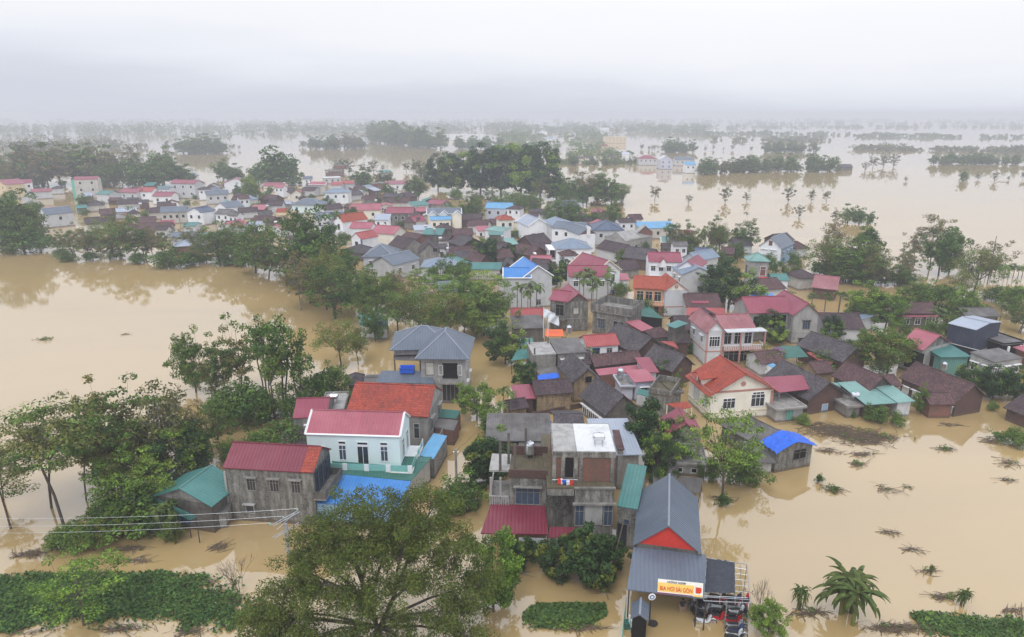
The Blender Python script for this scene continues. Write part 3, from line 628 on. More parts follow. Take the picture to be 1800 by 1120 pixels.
    wl = MB(); wl.face([(a.x,a.y,-1),(b2.x,b2.y,-1),(b2.x,b2.y,2.1),(a.x,a.y,2.1)]); wl.face([(b2.x,b2.y+.08,-1),(a.x,a.y+.08,-1),(a.x,a.y+.08,2.1),(b2.x,b2.y+.08,2.1)]); ob = wl.build('sheet_wall', ['palegrey'], o.o); ob.matrix_parent_inverse = Matrix.Identity(4); ob.location = (-o.A.x*1, 0, 0)
    ob.matrix_basis = (Matrix.Translation(o.A) @ Matrix.Rotation(o.rz, 4, 'Z')).inverted()
    # right annex with teal roof
    s = House(1084, 889, 1121, 895, (1130, 829), -968, '', parent=o).body(.7, 's', 'roof_teal', 'mosswall', oh=.06, cap=False)
    s.win('f', s.flen('f')*.5, s.ze-1.6, .5, .5, 'conc', 'shutter', bars=1, hood=False); s.win('f', s.flen('f')*.3, 1.5, .8, 2.2, 'darkmetal', 'glass', bars=2, hood=False, kind='door')
    tank(1052, 783, ze2+.19, 'silver water heater on the white flat roof of the brick tower')
    tank(932, 805, z3, 'small white capped chimney box standing on the left roof terrace', kind='up')
    # clothes
    p = W(993, 852, zt); random.seed(3); cl = root('laundry', p, 0, 'heap of red, white and blue washing hung over the mossy terrace edge', 'laundry')
    for i, mm in enumerate(('redpaint','white_trim','tarpblue','tarpwhite','redpaint')):
        q = MB(); x = (i-2)*.34; q.box(x-.2, x+.2, -.12, .14, .5+.06*(i % 2), .56+.06*(i % 2)); q.box(x-.2, x+.2, -.16, -.12, .05+.1*(i % 3), .6); q.box(x-.2, x+.2, .12, .16, .2, .6); gb = q.build('garment', [mm], cl); gb.rotation_euler = (random.uniform(-.2,.2), random.uniform(-.35,.35), random.uniform(-.4,.4)); gb.scale = (.8, .9, random.uniform(.6,1.05))
    MB().bar((-1.2,0,.52),(1.2,0,.52),.025,4).bar((-1.2,0,0),(-1.2,0,.52),.03,4).bar((1.2,0,0),(1.2,0,.52),.03,4).build('rail', ['galv'], cl)
    # roofs behind
    h(853, 775, 971, 775, 6, 3.2, .8, 's', 'roof_cement', 'darkconc', 'long dark grey corrugated roof behind the roof terrace with four bare columns', name='shed', cat='shed')
    h(912, 797, 968, 797, 3.0, 2.6, .5, 's', 'roof_cement', 'darkconc', 'short lower dark corrugated roof directly behind the roof terrace', name='shed', cat='shed')
    h(976, 758, 1030, 757, 6, 3.0, .9, 'u', 'tile_grey', 'brick', 'small dark tiled roof just behind the white topped tower', name='shed', cat='shed')
    h(1050, 800, 1130, 799, 9, 4.3, .15, 's', 'roof_silver', 'conc', 'flat grey roofed block directly right of the white topped tower')
    h(1085, 790, 1098, 790, 4, 5.0, .4, 's', 'tile_brown', 'conc', 'narrow brown corrugated strip roof right of the tower', name='shed', cat='shed')
    # brown tiled houses in the court
    s = h(1064, 731, 1126, 719, (1025, 694), 2.6, 2.4, 'v', 'tile_grey', 'darkconc', 'large grey brown tiled house with blackened gable and white columns in the flooded court', 'l4', oh=.4)
    q = MB(); L, d, r0, e = s.L, s.d, s.rise, .05
    q.slab([(L,-.02,s.ze+e),(L,d*.36,s.ze+e),(L/2,d*.36,s.ze+r0+e),(L/2,-.02,s.ze+r0+e)], .05); q.build('red_sheet', ['roof_magenta'], s.roof)
    s = h(1006, 674, 1059, 669, (980, 643), 3.2, 2.0, 'v', 'tile_grey', 'ochre', 'tall brown gabled house of ochre brick with small dark window, beside the blue tarp', oh=.4, gm='ochre')
    s.win('f', s.flen('f')*.58, s.ze+.2, .9, .9, 'darkconc', 'void', bars=1, hood=False)
    h(941, 695, 1008, 690, 4.2, 2.9, 1.3, 'u', 'tile_old', 'ochre', 'long low dark tiled house with mouldy yellow wall at the court', oh=.3)
    h(905, 702, 942, 700, (932, 679), 2.6, .35, 's', 'roof_magenta', 'oldbrick', 'small brick annex with magenta sheet roof beside the lane')
    h(895, 722, 931, 716, 3.2, 1.9, .8, 'u', 'tile_old', 'ochre', 'tiny tiled outhouse standing in the water at the court corner', name='hut', cat='hut')
    p0, p1 = W(935, 735), W(1024, 717); q = MB(); dd = p1-p0; L = dd.length; q.box(0, L, 0, .2, -1, .75); q.box(-.1, .15, -.05, .25, -1, .95); q.box(L-.15, L+.1, -.05, .25, -1, .95)
    tag(q.build('courtyard_wall', ['oldbrick'], None, (p0.x, p0.y, 0), math.atan2(dd.y, dd.x)), 'low dark brick wall crossing the flooded court', 'wall')
    canopy([(947,674,2.3),(983,663,2.4),(980,652,2.9),(945,660,2.7)], 'tarpblue', 'vivid blue tarpaulin stretched beside the ochre gabled house', post='wood', name='tarpaulin', cat='tarpaulin')
    canopy([(950,661,2.6),(981,655,2.8),(978,644,3.4),(942,651,3.1)], 'roof_cement', 'grey cement sheet lean-to above the vivid blue tarpaulin', name='lean_to', cat='lean-to')
    s = h(937, 624, 978, 622, 6, -672, .0, 'p', 'palconc', 'conc', 'grey two storey block with cracked pale flat roof near the teal canopy', oh=.06)
    s.posts([(.3,.3),(.3,5.2),(s.L-.3,5.2)], s.ze, s.ze+1.0, 'darkconc', .1, 'column')
    s = h(979, 622, 1032, 619, 6, -668, .5, 's', 'roof_cement', 'conc', 'grey corrugated roof adjoining the cracked pale flat roof', 'f2', oh=.2, fm='white_trim', pm='white_trim')
    canopy([(898,634,2.4),(936,629,2.5),(940,612,3.4),(909,615,3.1)], 'roof_teal', 'teal sheet canopy leaning over the lane by the round leafy tree', wall='oldbrick', wf='r')
    canopy([(909,615,3.1),(940,611,3.4),(936,594,3.9),(915,594,3.7)], 'roof_teal', 'upper teal sheet canopy stepping up behind the lane canopy')
    s = h(1031, 610, 1090, 606, 5, 2.9, 1.2, 'u', 'roof_red', 'white', 'low white house with red sheet roof and blue shutters behind creepers', oh=.25)
    s.win('f', s.flen('f')*.28, 1.7, 1.2, 1.5, 'bluetrim', 'glass', bars=2, hood=False); s.win('f', s.flen('f')*.72, 1.8, .9, 1.1, 'palegrey', 'glass', bars=2, hood=False)
    h(1117, 622, 1171, 612, (1083, 589), 2.6, 2.3, 'v', 'tile_grey', 'oldbrick', 'wide brown tiled house with dark gable right of the red roofed white house', 'l4', oh=.4)
    h(1045, 645, 1131, 635, 4.0, 2.4, 1.2, 'u', 'tile_brown', 'oldbrick', 'long narrow dark tiled roof behind the pink sheet canopy')
    canopy([(1053,660,2.2),(1128,652,2.2),(1120,641,2.4),(1046,649,2.4)], 'roof_pink', 'long pink sheet canopy below the narrow dark tiled roof', wall='brick', wf='f')
    h(1132, 655, 1159, 654, (1137, 633), 3.0, .5, 's', 'roof_magenta', 'palegrey', 'magenta sheet roof sloping between two dark tiled roofs', name='shed', cat='shed')
    s = h(1115, 672, 1154, 669, 4, 3.2, .3, 's', 'roof_pink', 'lavender', 'pale blue walled block with pink sheet roof next to a round water tank', 'f1')
    h(1090, 681, 1118, 680, 4.5, 2.4, .25, 'p', 'conc', 'lavender', 'pale flat roofed wash house under the round water tank')
    tank(1090, 668, 2.4, 'round silver water tank on the wash house between pink roofs', kind='up')
    h(1182, 654, 1223, 642, (1137, 630), 2.7, 2.1, 'v', 'tile_grey', 'oldbrick', 'grey brown tiled house with dark gable left of the cream villa', oh=.4)
    # ruined roofless block with plants
    q = House(1140, 690, 1180, 697, 5.5, 3.4, 'roofless ruined concrete block with shrubs growing out of its top', 'ruin', 'ruin'); q.body(.7, 'p', 'mossfloor', 'mosswall', oh=.05, cap=False)
    q.win('l', 2.5, 2.4, .8, 1.6, 'conc', 'palconc', bars=1, hood=False)
    h(1180, 692, 1202, 690, 4, 3.2, .2, 'p', 'darkconc', 'mosswall', 'blackened lower block between the ruin and the cream villa', cap=False)
    canopy([(1119,692,2.0),(1140,697,2.0),(1144,688,2.4),(1124,683,2.4)], 'roof_teal', 'tiny teal sheet roof left of the roofless ruin', wall='palegrey', wf='f')
    # ---- cream villa
    s = h(1246, 698, 1370, 689, (1200, 661), -744, 2.9, 'v', 'tile_red', 'cream', 'cream villa with steep orange red tiled roof and arched window', oh=.55, gm='cream', base=1)
    Lf = s.flen('f'); zt = s.ze
    s.win('f', Lf*.76, zt-1.25, 1.9, 1.7, 'white_trim', 'glass', bars=3, hood=False); s.win('f', Lf*.76, zt-.2, 1.6, .3, 'white_trim', 'glass', bars=3, hood=False)
    s.win('f', Lf*.3, zt-1.4, 1.7, 1.4, 'white_trim', 'glass', bars=3, hood=False); s.band(zt-.1+.3, 'rosetrim', .3, .05); s.band(zt-2.7, 'cream_trim', .14, .1)
    q = MB(); q.lathe([(0,0),(.36,0),(.36,.09),(0,.09)], n=8); ob = q.build('roundel', ['rosetrim'], s.o); ob.rotation_euler = (math.pi/2, 0, 0); ob.location = (s.L/2, s.y0-.005, zt+1.35)
    q = MB(); s.wbox(q, 'f', Lf-.35, Lf+.03, -1, zt, .0, .06); s.put(q, 'corner_pilaster', ['rosetrim'])
    s.win('l', s.flen('l')*.2, zt-1.5, 1.1, 2.0, 'cream_trim', 'lavender', bars=2, hood=False); s.win('l', s.flen('l')*.62, zt-1.6, 1.8, 2.1, 'cream_trim', 'palegrey', bars=3, hood=False)
    d = s.d
    # dormer on the left slope
    dm = House(*[0,0,1,0], 1, 1, '', parent=s) if False else None
    dr = MB(); rz = lambda x: s.ze + s.rise*2*x/s.L
    y0, y1 = d*.42, d*.66; xf = .3; zf = rz(xf); zt2 = rz(s.L*.30)
    zr_ = zt2 + .15; b = MB().box(xf+.25, s.L*.33, y0, y1, zf-.2, zr_-.35); s.put(b, 'dormer', ['cream'])
    ym = (y0+y1)/2; x2 = s.L*.36; x0_ = xf-.35; dr.slab([(x0_,y1+.4,zr_-.55),(x0_,ym,zr_+.15),(x2,ym,zr_+.15),(x2,y1+.4,zr_-.3)][::-1], .1); dr.slab([(x0_,ym,zr_+.15),(x0_,y0-.4,zr_-.55),(x2,y0-.4,zr_-.3),(x2,ym,zr_+.15)][::1], .1); dr.build('dormer_roof', ['tile_red'], s.o)
    MB().box(xf+.19, xf+.245, y0+.5, y1-.5, zf+.1, zt2-.6).build('dormer_window', ['brick'], s.o)
    canopy([(1171,705,2.6),(1190,716,2.6),(1213,713,3.0),(1207,703,3.0)], 'tile_red', '', parent=s.o, post='cream_trim', pr=.09)
    s = canopy([(1369,690,3.3),(1423,684,3.4),(1411,659,4.1),(1338,663,4.1)], 'roof_magenta', 'magenta sheet canopy on the right side of the cream villa', post='galv', wall='darkconc', wf='')
    h(1364, 722, 1419, 716, 5, 2.0, .2, 'p', 'conc', 'palconc', 'low grey outbuilding with teal door right of the cream villa').row('f', 1, [1.0], .9, 1.3, 'tealwall', 'tealwall', hood=False, kind='door')
    # ---- villa with balconies
    s = h(1240, 586, 1278, 585, 8.5, -645, 1.9, 'v', 'roof_oldpink', 'palegrey', 'white villa with rose pilasters, arched windows and two storey balcony', 'l2', oh=.4, gm='white')
    zt = s.ze; s.win('f', s.flen('f')*.5, zt-1.6, 1.7, 1.7, 'white_trim', 'glass', bars=4, hood=False); s.band(zt-3.4, 'rosetrim', .2, .06)
    q = MB()
    for a in (0, s.flen('f')-.3): s.wbox(q, 'f', a, a+.3, -1, zt, 0, .06)
    s.put(q, 'corner_pilaster', ['rosetrim'])
    b = House(1270, 579, 1330, 577, 7, zt, '', parent=s).body(1.5, 'u', 'roof_oldpink', 'white', oh=.3); Lb = b.flen('f')
    b.row('f', 3, [zt-1.7], 1.4, 2.0, 'white_trim', 'glass', hood=False); b.win('f', Lb*.5, zt-5.0, 4.4, 2.3, 'white_trim', 'glass', bars=5, hood=False)
    b.balcony('f', -.3, Lb+1.2, zt-3.2, 1.8, 'rosetrim', 'white_trim'); q = MB().box(b.x0-.2, b.x1+1.4, b.y0-1.9, b.y0-.01, zt-.15, zt+.02); b.put(q, 'porch_slab', ['palegrey'])
    b.posts([(b.x1+1.2, b.y0-1.7), (b.x0+Lb*.45, b.y0-1.7)], -1, zt-.16, 'rosetrim', .12)
    # ---- big grey house with magenta roof
    s = h(1317, 551, 1398, 549, 8, -602, 2.0, 'u', 'roof_magenta', 'palconc', 'long grey concrete house with magenta roof and cross gable behind the white balcony villa', oh=.4)
    zt = s.ze; s.win('f', s.flen('f')*.25, zt-1.8, 2.6, 2.2, 'palconc', 'void', bars=2, hood=False, kind='opening'); s.win('f', s.flen('f')*.68, zt-1.8, 3.0, 2.4, 'palconc', 'void', bars=2, hood=False, kind='opening'); s.win('f', s.flen('f')*.7, zt-5.0, 3.2, 2.3, 'palconc', 'void', bars=2, hood=False, kind='opening')
    s.balcony('f', 0, s.flen('f'), zt-3.2, 1.2, 'conc', 'conc', solid=True, h=.3)
    b = House(1394, 555, 1444, 554, 10, zt-.05, '', parent=s).body(2.2, 'v', 'roof_magenta', 'palconc', oh=.35); b.win('f', b.flen('f')*.55, zt-1.9, 1.3, 1.6, 'conc', 'shutter', bars=3); b.win('f', b.flen('f')*.45, zt-5.0, 1.2, 1.2, 'conc', 'glass', bars=2); b.band(zt-3.4, 'palconc', .2, .08)
def near_right():
    L = 'tile_grey'
    h(1421, 705, 1489, 694, (1347, 661), 2.3, 2.3, 'v', L, 'oldbrick', 'dark tiled house with brick gable and pale blue door right of the magenta canopy', oh=.35).row('f', 1, [.6], .9, 1.2, 'palegrey', 'skywall', hood=False, kind='door')
    h(1526, 690, 1573, 682, (1462, 660), 2.5, 2.0, 'v', 'tile_brown', 'darkconc', 'dark reddish tiled house with pale gable behind the patched teal roofs', oh=.35)
    h(1436, 657, 1470, 654, 4.5, 2.2, 1.1, 'u', 'tile_brown', 'ochre', 'short dark tiled roof between two larger tiled gables')
    h(1481, 637, 1527, 627, (1405, 606), 2.6, 2.1, 'v', L, 'oldbrick', 'large dark tiled roof behind the red canopy, below the grey cross gable', oh=.35)
    canopy([(1378,630,2.3),(1421,627,2.3),(1404,608,2.9),(1371,608,2.9)], 'roof_darkteal', 'dark green sheet canopy between the big tree and the dark tiled roofs')
    canopy([(1452,641,2.0),(1466,638,2.0),(1436,617,2.4),(1418,620,2.4)], 'roof_red', 'narrow red sheet canopy along the eave of the large dark tiled roof')
    h(1338, 640, 1383, 636, 5, 2.3, 1.2, 'u', 'tile_brown', 'palegrey', 'brown tiled shed beside the light blue awning', name='shed', cat='shed')
    canopy([(1331,629,2.3),(1360,648,2.0),(1366,643,2.2),(1337,624,2.5)], 'roof_skyblue', 'light blue awning at the front of the brown tiled shed', wall='white', wf='f')
    s = h(1682, 707, 1735, 698, (1583, 663), 2.4, 2.2, 'v', 'tile_brown', 'oldbrick', 'very long dark tiled house with brick gable at the edge of the open water', 'l5', oh=.35, pm='white_trim')
    h(1634, 711, 1681, 711, 3.6, 2.2, 1.0, 'u', 'tile_brown', 'brick', 'small brick annex with tiled roof in front of the very long tiled house', name='shed', cat='shed')
    h(1556, 681, 1588, 678, 4, 2.2, 1.0, 'u', 'tile_brown', 'palegrey', 'small tiled roof bridging between the reddish tiled house and the very long one', name='shed', cat='shed')
    h(1523, 712, 1576, 708, 6.5, 2.3, .7, 's', 'roof_paleteal', 'oldbrick', 'patched pale teal sheet roof on a brick shed beside the water tank', name='shed', cat='shed')
    h(1578, 708, 1609, 705, 6.5, 2.4, .8, 's', 'roof_paleteal', 'palegrey', 'second pale teal sheet roof, right of the patched one', name='shed', cat='shed')
    canopy([(1462,672,2.4),(1478,674,2.4),(1516,697,2.2),(1500,697,2.2)][::1], 'roof_paleteal', 'narrow pale teal strip roof between two tiled gables')
    h(1488, 716, 1520, 714, 4, 1.8, .15, 'p', 'conc', 'conc', 'small grey flat roofed block carrying a steel tank at the water edge', name='shed', cat='shed')
    tank(1502, 705, 1.8, 'silver water tank on the small block beside the pale teal roofs')
    tank(1657, 655, 1.2, 'upright silver tank in the yard of the teal walled shed', kind='up')
    s = h(1623, 616, 1675, 603, (1585, 602), 4.3, 1.9, 'v', 'roof_pink', 'palconc', 'barn with large rose pink sheet roof next to the yellow green tree', oh=.3, gm='mosswall')
    s.win('l', s.flen('l')*.3, 2.2, 3.0, 3.0, 'palconc', 'void', bars=1, hood=False, kind='opening')
    s = h(1654, 628, 1709, 627, 9, 3.6, .5, 's', 'roof_teal', 'tealwall', 'teal sheet walled shed with teal roof, right of the rose pink barn', name='shed', cat='shed'); s.win('l', 2.5, 1.8, 2.0, 2.6, 'tealwall', 'void', bars=1, hood=False, kind='door')
    s = h(1666, 568, 1716, 580, (1745, 562), 6.5, 0.5, 'u', 'roof_silver', 'navywall', 'navy blue clad warehouse with pale silver roof and open dark doorway', oh=.15)
    s.win('f', s.flen('f')*.65, 1.6, 5.0, 3.2, 'white_trim', 'void', bars=1, hood=False, kind='door'); q = MB(); s.wbox(q, 'r', 0, s.flen('r'), -1, 2.4, .005, .05); s.wbox(q, 'f', 0, s.flen('f')*.4, -1, 2.4, .005, .05); s.put(q, 'base_wall', ['palconc'])
    h(1585, 551, 1650, 551, 5, 3.0, 1.5, 'u', 'tile_brown', 'darkconc', 'brown tiled house with pink awning among the trees left of the navy warehouse', 'f3', pm='void')
    canopy([(1586,557,2.4),(1650,557,2.4),(1650,550,2.8),(1586,550,2.8)], 'roof_pink', 'pink awning along the brown tiled house left of the navy warehouse')
    s = h(1748, 637, 1800, 629, (1709, 621), 4.0, .3, 's', 'roof_cement', 'palconc', 'long brown brick block with striped grey cement roof at the right edge', 'f3l2', oh=.15, gm='ochre')
    s = h(1764, 606, 1806, 602, 7, 4.0, .2, 'p', 'roof_cement', 'void', 'dark flat roofed porch house with white columns at the right edge'); s.posts([(.5,-.6),(3,-.6),(5.5,-.6)], -1, 3.85)
    h(1780, 610, 1810, 622, 6, 3.6, .5, 'u', 'roof_pink', 'brick', 'corner of a pink roofed shed at the right picture edge', name='shed', cat='shed')
    h(1763, 716, 1812, 735, 7, 1.8, 1.6, 'u', 'tile_old', 'oldbrick', 'half sunken dark tiled hut at the lower right picture edge', name='hut', cat='hut')
    h(1697, 556, 1760, 556, 5, 2.8, 1.0, 'u', 'roof_cement', 'darkconc', 'dark cement roofed hut behind the navy warehouse', name='hut', cat='hut')
    h(1450, 578, 1522, 579, 7, 2.6, 2.0, 'u', 'tile_old', 'palegrey', 'long dark tiled roof right of the grey cross gable, behind round trees')
    h(1478, 559, 1500, 566, 6, 2.5, .6, 's', 'roof_bluegrey', 'palegrey', 'pale blue grey lean-to beside the fan palms', name='shed', cat='shed')
    # sheds in the lower middle right
    s = h(1172, 765, 1238, 766, (1166, 735), 4.4, 1.5, 'v', 'roof_magenta', 'conc', 'narrow house under a rose gabled sheet roof at the left of the tall feathery tree', oh=.3)
    s.win('l', 3, 2, 1.2, 1.8, 'conc', 'void', bars=1, hood=False); s.balcony('f', 0, 3.0, 2.8, 1.0, 'palconc', 'palconc')
    h(1330, 782, 1388, 766, 6.5, 2.2, 1.5, 'h', 'roof_cement', 'darkconc', 'dark cement sheet roof between the feathery tree and the blue tarpaulin', name='shed', cat='shed')
    s = h(1365, 793, 1431, 781, 3.0, 2.9, .9, 'v', 'roof_cement', 'mosswall', 'small concrete hut covered with a crumpled blue tarpaulin, standing in the water', name='hut', cat='hut', oh=.1); s.win('f', s.flen('f')*.66, 1.9, 1.7, 1.2, 'darkconc', 'void', bars=2, hood=False)
    random.seed(8); q = MB(); nx, ny = 12, 8; G = {}
    for i in range(nx+1):
        for j in range(ny+1):
            x = -.25+(s.L+.5)*i/nx; y = -.35+(s.d*1.0)*j/ny; G[i,j] = (x, y, s.roofz(min(max(x,0),s.L), 0)+.10+random.uniform(0,.16)-(.22 if i in (0,nx) else 0)-(.12 if j == 0 else 0))
    for i in range(nx):
        for j in range(ny): q.face([G[i,j], G[i+1,j], G[i+1,j+1], G[i,j+1]])
    t = q.build('tarpaulin', ['tarpblue'], None, (s.A.x, s.A.y, 0), s.rz); tag(t, 'crumpled vivid blue tarpaulin draped over the small concrete hut', 'tarpaulin'); t.modifiers.new('s', 'SOLIDIFY').thickness = .02
    h(1316, 812, 1364, 814, 4.5, 1.7, .4, 's', 'roof_cement', 'palconc', 'low pale walled shed left of the tarpaulin hut', name='shed', cat='shed')
    s = h(1172, 815, 1246, 820, 5, 1.6, .2, 'p', 'conc', 'palconc', 'low concrete pigsty with two small white framed square holes', name='shed', cat='shed')
    for c in (.3, .7): s.win('f', s.flen('f')*c, .75, .55, .5, 'white_trim', 'void', bars=1, hood=False)
    canopy([(1148,850,1.5),(1190,848,1.5),(1193,819,1.9),(1147,818,1.9)], 'roof_cement', 'brown cement sheet shelter left of the ribbed one, behind the beer shop', post='wood', name='shelter', cat='shelter')
    canopy([(1190,862,1.2),(1231,866,1.2),(1236,841,1.6),(1194,837,1.6)], 'roof_cement', 'ribbed grey shelter standing low in the water behind the beer shop', post='wood', name='shelter', cat='shelter')
    # small roofs around the middle
    h(1149, 594, 1186, 591, 4, 3.0, 1.2, 'h', 'tile_brown', 'darkconc', 'small hipped brown tiled hut right of the wide brown tiled house', name='hut', cat='hut')
    canopy([(1170,604,2.5),(1193,613,2.4),(1184,600,2.7),(1160,600,2.8)], 'roof_red', 'small rose sheet roof behind the small hipped tiled hut')
    h(1170, 571, 1187, 577, 3, 5.2, .4, 's', 'roof_teal', 'darkconc', 'thin grey tower with tiny teal roof between dark tiled roofs', name='tower', cat='tower')
    h(1189, 580, 1220, 580, 7, 2.6, 1.6, 'u', 'tile_old', 'oldbrick', 'dark tiled roof left of the white balcony villa')
    h(1190, 603, 1214, 603, 6, 2.4, 1.5, 'u', 'tile_old', 'oldbrick', 'lower dark tiled roof against the side of the balcony villa')
    h(1128, 582, 1152, 578, (1118, 566), 3.2, .4, 's', 'roof_pink', 'brick', 'pink sheet roof wedged beside the wide brown tiled house', name='shed', cat='shed')
    h(1206, 541, 1270, 541, 7, 2.9, 2.0, 'u', 'tile_brown', 'palegrey', 'dark tiled roof left of the large round tree')
    canopy([(1206,556,2.8),(1279,555,2.8),(1272,541,3.3),(1207,541,3.3)], 'roof_red', 'red sheet awning in front of the dark tiled roof left of the large round tree', wall='void', wf='f', post='white_trim')
    h(1217, 533, 1247, 533, 3, 3.6, .5, 'u', 'roof_magenta', 'palegrey', 'short magenta roof above the dark tiled roof by the round tree', name='shed', cat='shed')
    canopy([(1320,524,2.6),(1359,524,2.6),(1359,515,3.0),(1319,515,3.0)], 'roof_blue', 'bright blue sheet roof just behind the long magenta roof')
    h(1347, 510, 1384, 507, 8, 2.6, 1.6, 'u', 'tile_brown', 'palegrey', 'brown tiled roof between the stone hip roofed house and the fan palms')
    h(1426, 505, 1472, 510, 9, 2.6, 2.0, 'u', 'roof_oldpink', 'oldbrick', 'wide faded brownish pink roof beyond the fan palms')
    s = h(1358, 493, 1389, 493, 5, 3.2, 1.0, 'u', 'roof_teal', 'white', 'small white house with teal roof and red side wall', 'f1')
    h(1345, 495, 1358, 495, 5, 3.4, .2, 's', 'redpaint', 'redpaint', 'small red clad box beside the teal roofed white house', name='shed', cat='shed')
    s = h(1315, 459, 1355, 460, (1290.5, 451), -514, 1.6, 'h', 'roof_paleteal', 'palconc', 'old mottled stone house with pale teal hipped roof and red arched shutter', oh=.35)
    s.win('f', s.flen('f')*.75, s.ze-2.4, 1.2, 2.1, 'white_trim', 'brick', bars=1, hood=False); s.win('l', s.flen('l')*.5, s.ze-2.4, 1.2, 1.8, 'conc', 'void', hood=False)
    s = h(1332, 433, 1375, 438, 11, -469, 2.7, 'v', 'roof_slate', 'skywall', 'tall house with white front gable, sky blue side wall and slate roof', oh=.3, gm='white')
    q = MB(); s.wbox(q, 'f', -.02, s.flen('f')+.02, -1, s.ze+.15, .005, .04); s.put(q, 'front_wall', ['white']); s.win('f', s.flen('f')*.65, s.ze-1.6, 1.4, 1.9, 'white_trim', 'glass'); s.win('f', s.flen('f')*.25, s.ze-1.2, 1.4, 1.0, 'white_trim', 'glass'); s.win('f', s.flen('f')*.5, s.ze+1.2, .8, 1.2, 'brick', 'brick', hood=False)
    s.row('r', 3, [s.ze-1.9], .9, 1.6, 'palegrey', 'glass'); s.row('r', 3, [s.ze-5.6], .9, 1.2, 'palegrey', 'glass')
near_left(); near_mid(); near_right()
# ================================================================ the middle and far village
def mid_village():
    # ---- around the court, second row
    s = h(1104, 490, 1172, 508, 8, -556, 1.6, 'u', 'tile_scarlet', 'peach', 'orange red roofed villa with peach pillars and rounded balcony', oh=.3) if False else None
    s = h(1112, 506, 1171, 509, 8, -556, 1.7, 'u', 'tile_scarlet', 'peach', 'villa with bright orange red tiled roof, peach pillars and rounded balcony', oh=.4, gm='cream')
    zt = s.ze; Lf = s.flen('f')
    for c in (.2, .5, .8): s.win('f', Lf*c, zt-1.7, 1.3, 2.0, 'cream_trim', 'glass', hood=False)
    s.balcony('f', 0, Lf, zt-3.2, 1.4, 'peach', 'cream_trim'); s.win('f', Lf*.5, zt-5.0, Lf*.7, 2.2, 'peach', 'void', bars=4, hood=False)
    q = MB()
    for a in (0, .34, .64, .95): s.wbox(q, 'f', Lf*a-.1, Lf*a+.3, -1, zt, 0, .12)
    s.put(q, 'pillar', ['peach'])
    b = House(1168, 512, 1211, 511, 8, zt-.1, '', parent=s).body(1.9, 'v', 'tile_scarlet', 'palegrey', oh=.3, gm='cream'); b.band(zt-3.6, 'rosetrim', .2, .06)
    q = MB(); q.lathe([(0,0),(.4,0),(.4,.09),(0,.09)], n=8); ob = q.build('roundel', ['rosetrim'], s.o); ob.matrix_local = b.off @ Matrix.Translation((b.L/2, b.y0-.005, zt+.7)) @ Matrix.Rotation(math.pi/2, 4, 'X')
    canopy([(1112,554,2.2),(1166,560,2.2),(1136,534,3.0),(1103,535,3.0)], 'roof_darkteal', 'sagging dark green sheet canopy below the orange red roofed villa', wall='void', wf='f')
    h(1076, 492, 1108, 492, 5, 3.2, .4, 's', 'roof_pink', 'white', 'low white annex with pink roof left of the orange red roofed villa', 'f1')
    s = h(999, 486, 1073, 486, 7, -529, 1.7, 'u', 'roof_magenta', 'palegrey', 'two storey house with rose red front roof behind the palm group', 'f3', oh=.3)
    b = House(1046, 481, 1093, 475, 11, s.ze, '', parent=s).body(2.6, 'v', 'roof_magenta', 'white', oh=.3, trim='cream_trim'); b.win('f', b.flen('f')*.72, s.ze-1.6, .9, 1.6, 'palegrey', 'glass', hood=False); b.win('f', b.flen('f')*.72, s.ze-5.2, .9, 1.4, 'bluetrim', 'glass', hood=False)
    for k in range(3): p = W(1040+k*14, 448+k*3, s.ze+2.4); 
    # blue roofed white house
    s = h(884, 489, 934, 489, 6, -544, 1.6, 'u', 'roof_blue', 'palegrey', 'white walled house with bright blue cross gabled roof and corner balconies', oh=.25, trim='white_trim')
    b = House(918, 489, 973, 485, 10, s.ze, '', parent=s).body(2.4, 'v', 'roof_blue', 'palegrey', oh=.25, trim='white_trim'); b.win('f', b.flen('f')*.55, s.ze-2.6, .9, 1.4, 'palegrey', 'glass', hood=False); b.win('f', b.flen('f')*.55, s.ze-5.6, .9, 1.2, 'palegrey', 'glass', hood=False)
    s.balcony('l', 0, s.flen('l'), s.ze-3.0, 1.2, 'white_trim', 'white_trim', solid=True); s.balcony('l', 0, s.flen('l'), s.ze-6.2, 1.2, 'white_trim', 'white_trim', solid=True)
    s.row('l', 2, [s.ze-1.6, s.ze-4.8], 1.0, 2.0)
    # ruined pink roofed villa
    s = h(964, 527, 1000, 531, 6, -583, 1.3, 'u', 'roof_magenta', 'mosswall', 'weather stained old villa with rose red roof and dark arched loggia', oh=.3)
    b = House(997, 532, 1037, 530, 8, s.ze, '', parent=s).body(1.7, 'v', 'roof_magenta', 'mosswall', oh=.25, gm='darkconc'); b.win('f', b.flen('f')*.4, s.ze-1.8, .9, 1.1, 'conc', 'beige', hood=False); b.band(s.ze-3.4, 'conc', .2, .1)
    s.win('f', s.flen('f')*.55, s.ze-1.9, 1.6, 2.2, 'conc', 'void', hood=False); s.balcony('f', 0, s.flen('f'), s.ze-3.4, 1.5, 'darkconc', 'conc')
    s = h(1038, 545, 1108, 556, 7, 4.6, 1.3, 'p', 'conc', 'mosswall', 'roofless grey ruin with barred dark window right of the stained old villa', cap=False)
    s.win('f', s.flen('f')*.25, 2.2, 1.3, 1.8, 'conc', 'shutter', bars=3); s.win('f', s.flen('f')*.72, 2.0, 2.0, 2.2, 'palconc', 'void', hood=False)
    h(897, 556, 958, 556, 5, 2.8, .9, 'u', 'roof_red', 'brick', 'low dull red roof behind the row of palms')
    h(903, 578, 960, 576, 6, 3.2, .7, 's', 'roof_cement', 'darkconc', 'dark grey sheet roof behind the flags and orange tarpaulin', name='shed', cat='shed')
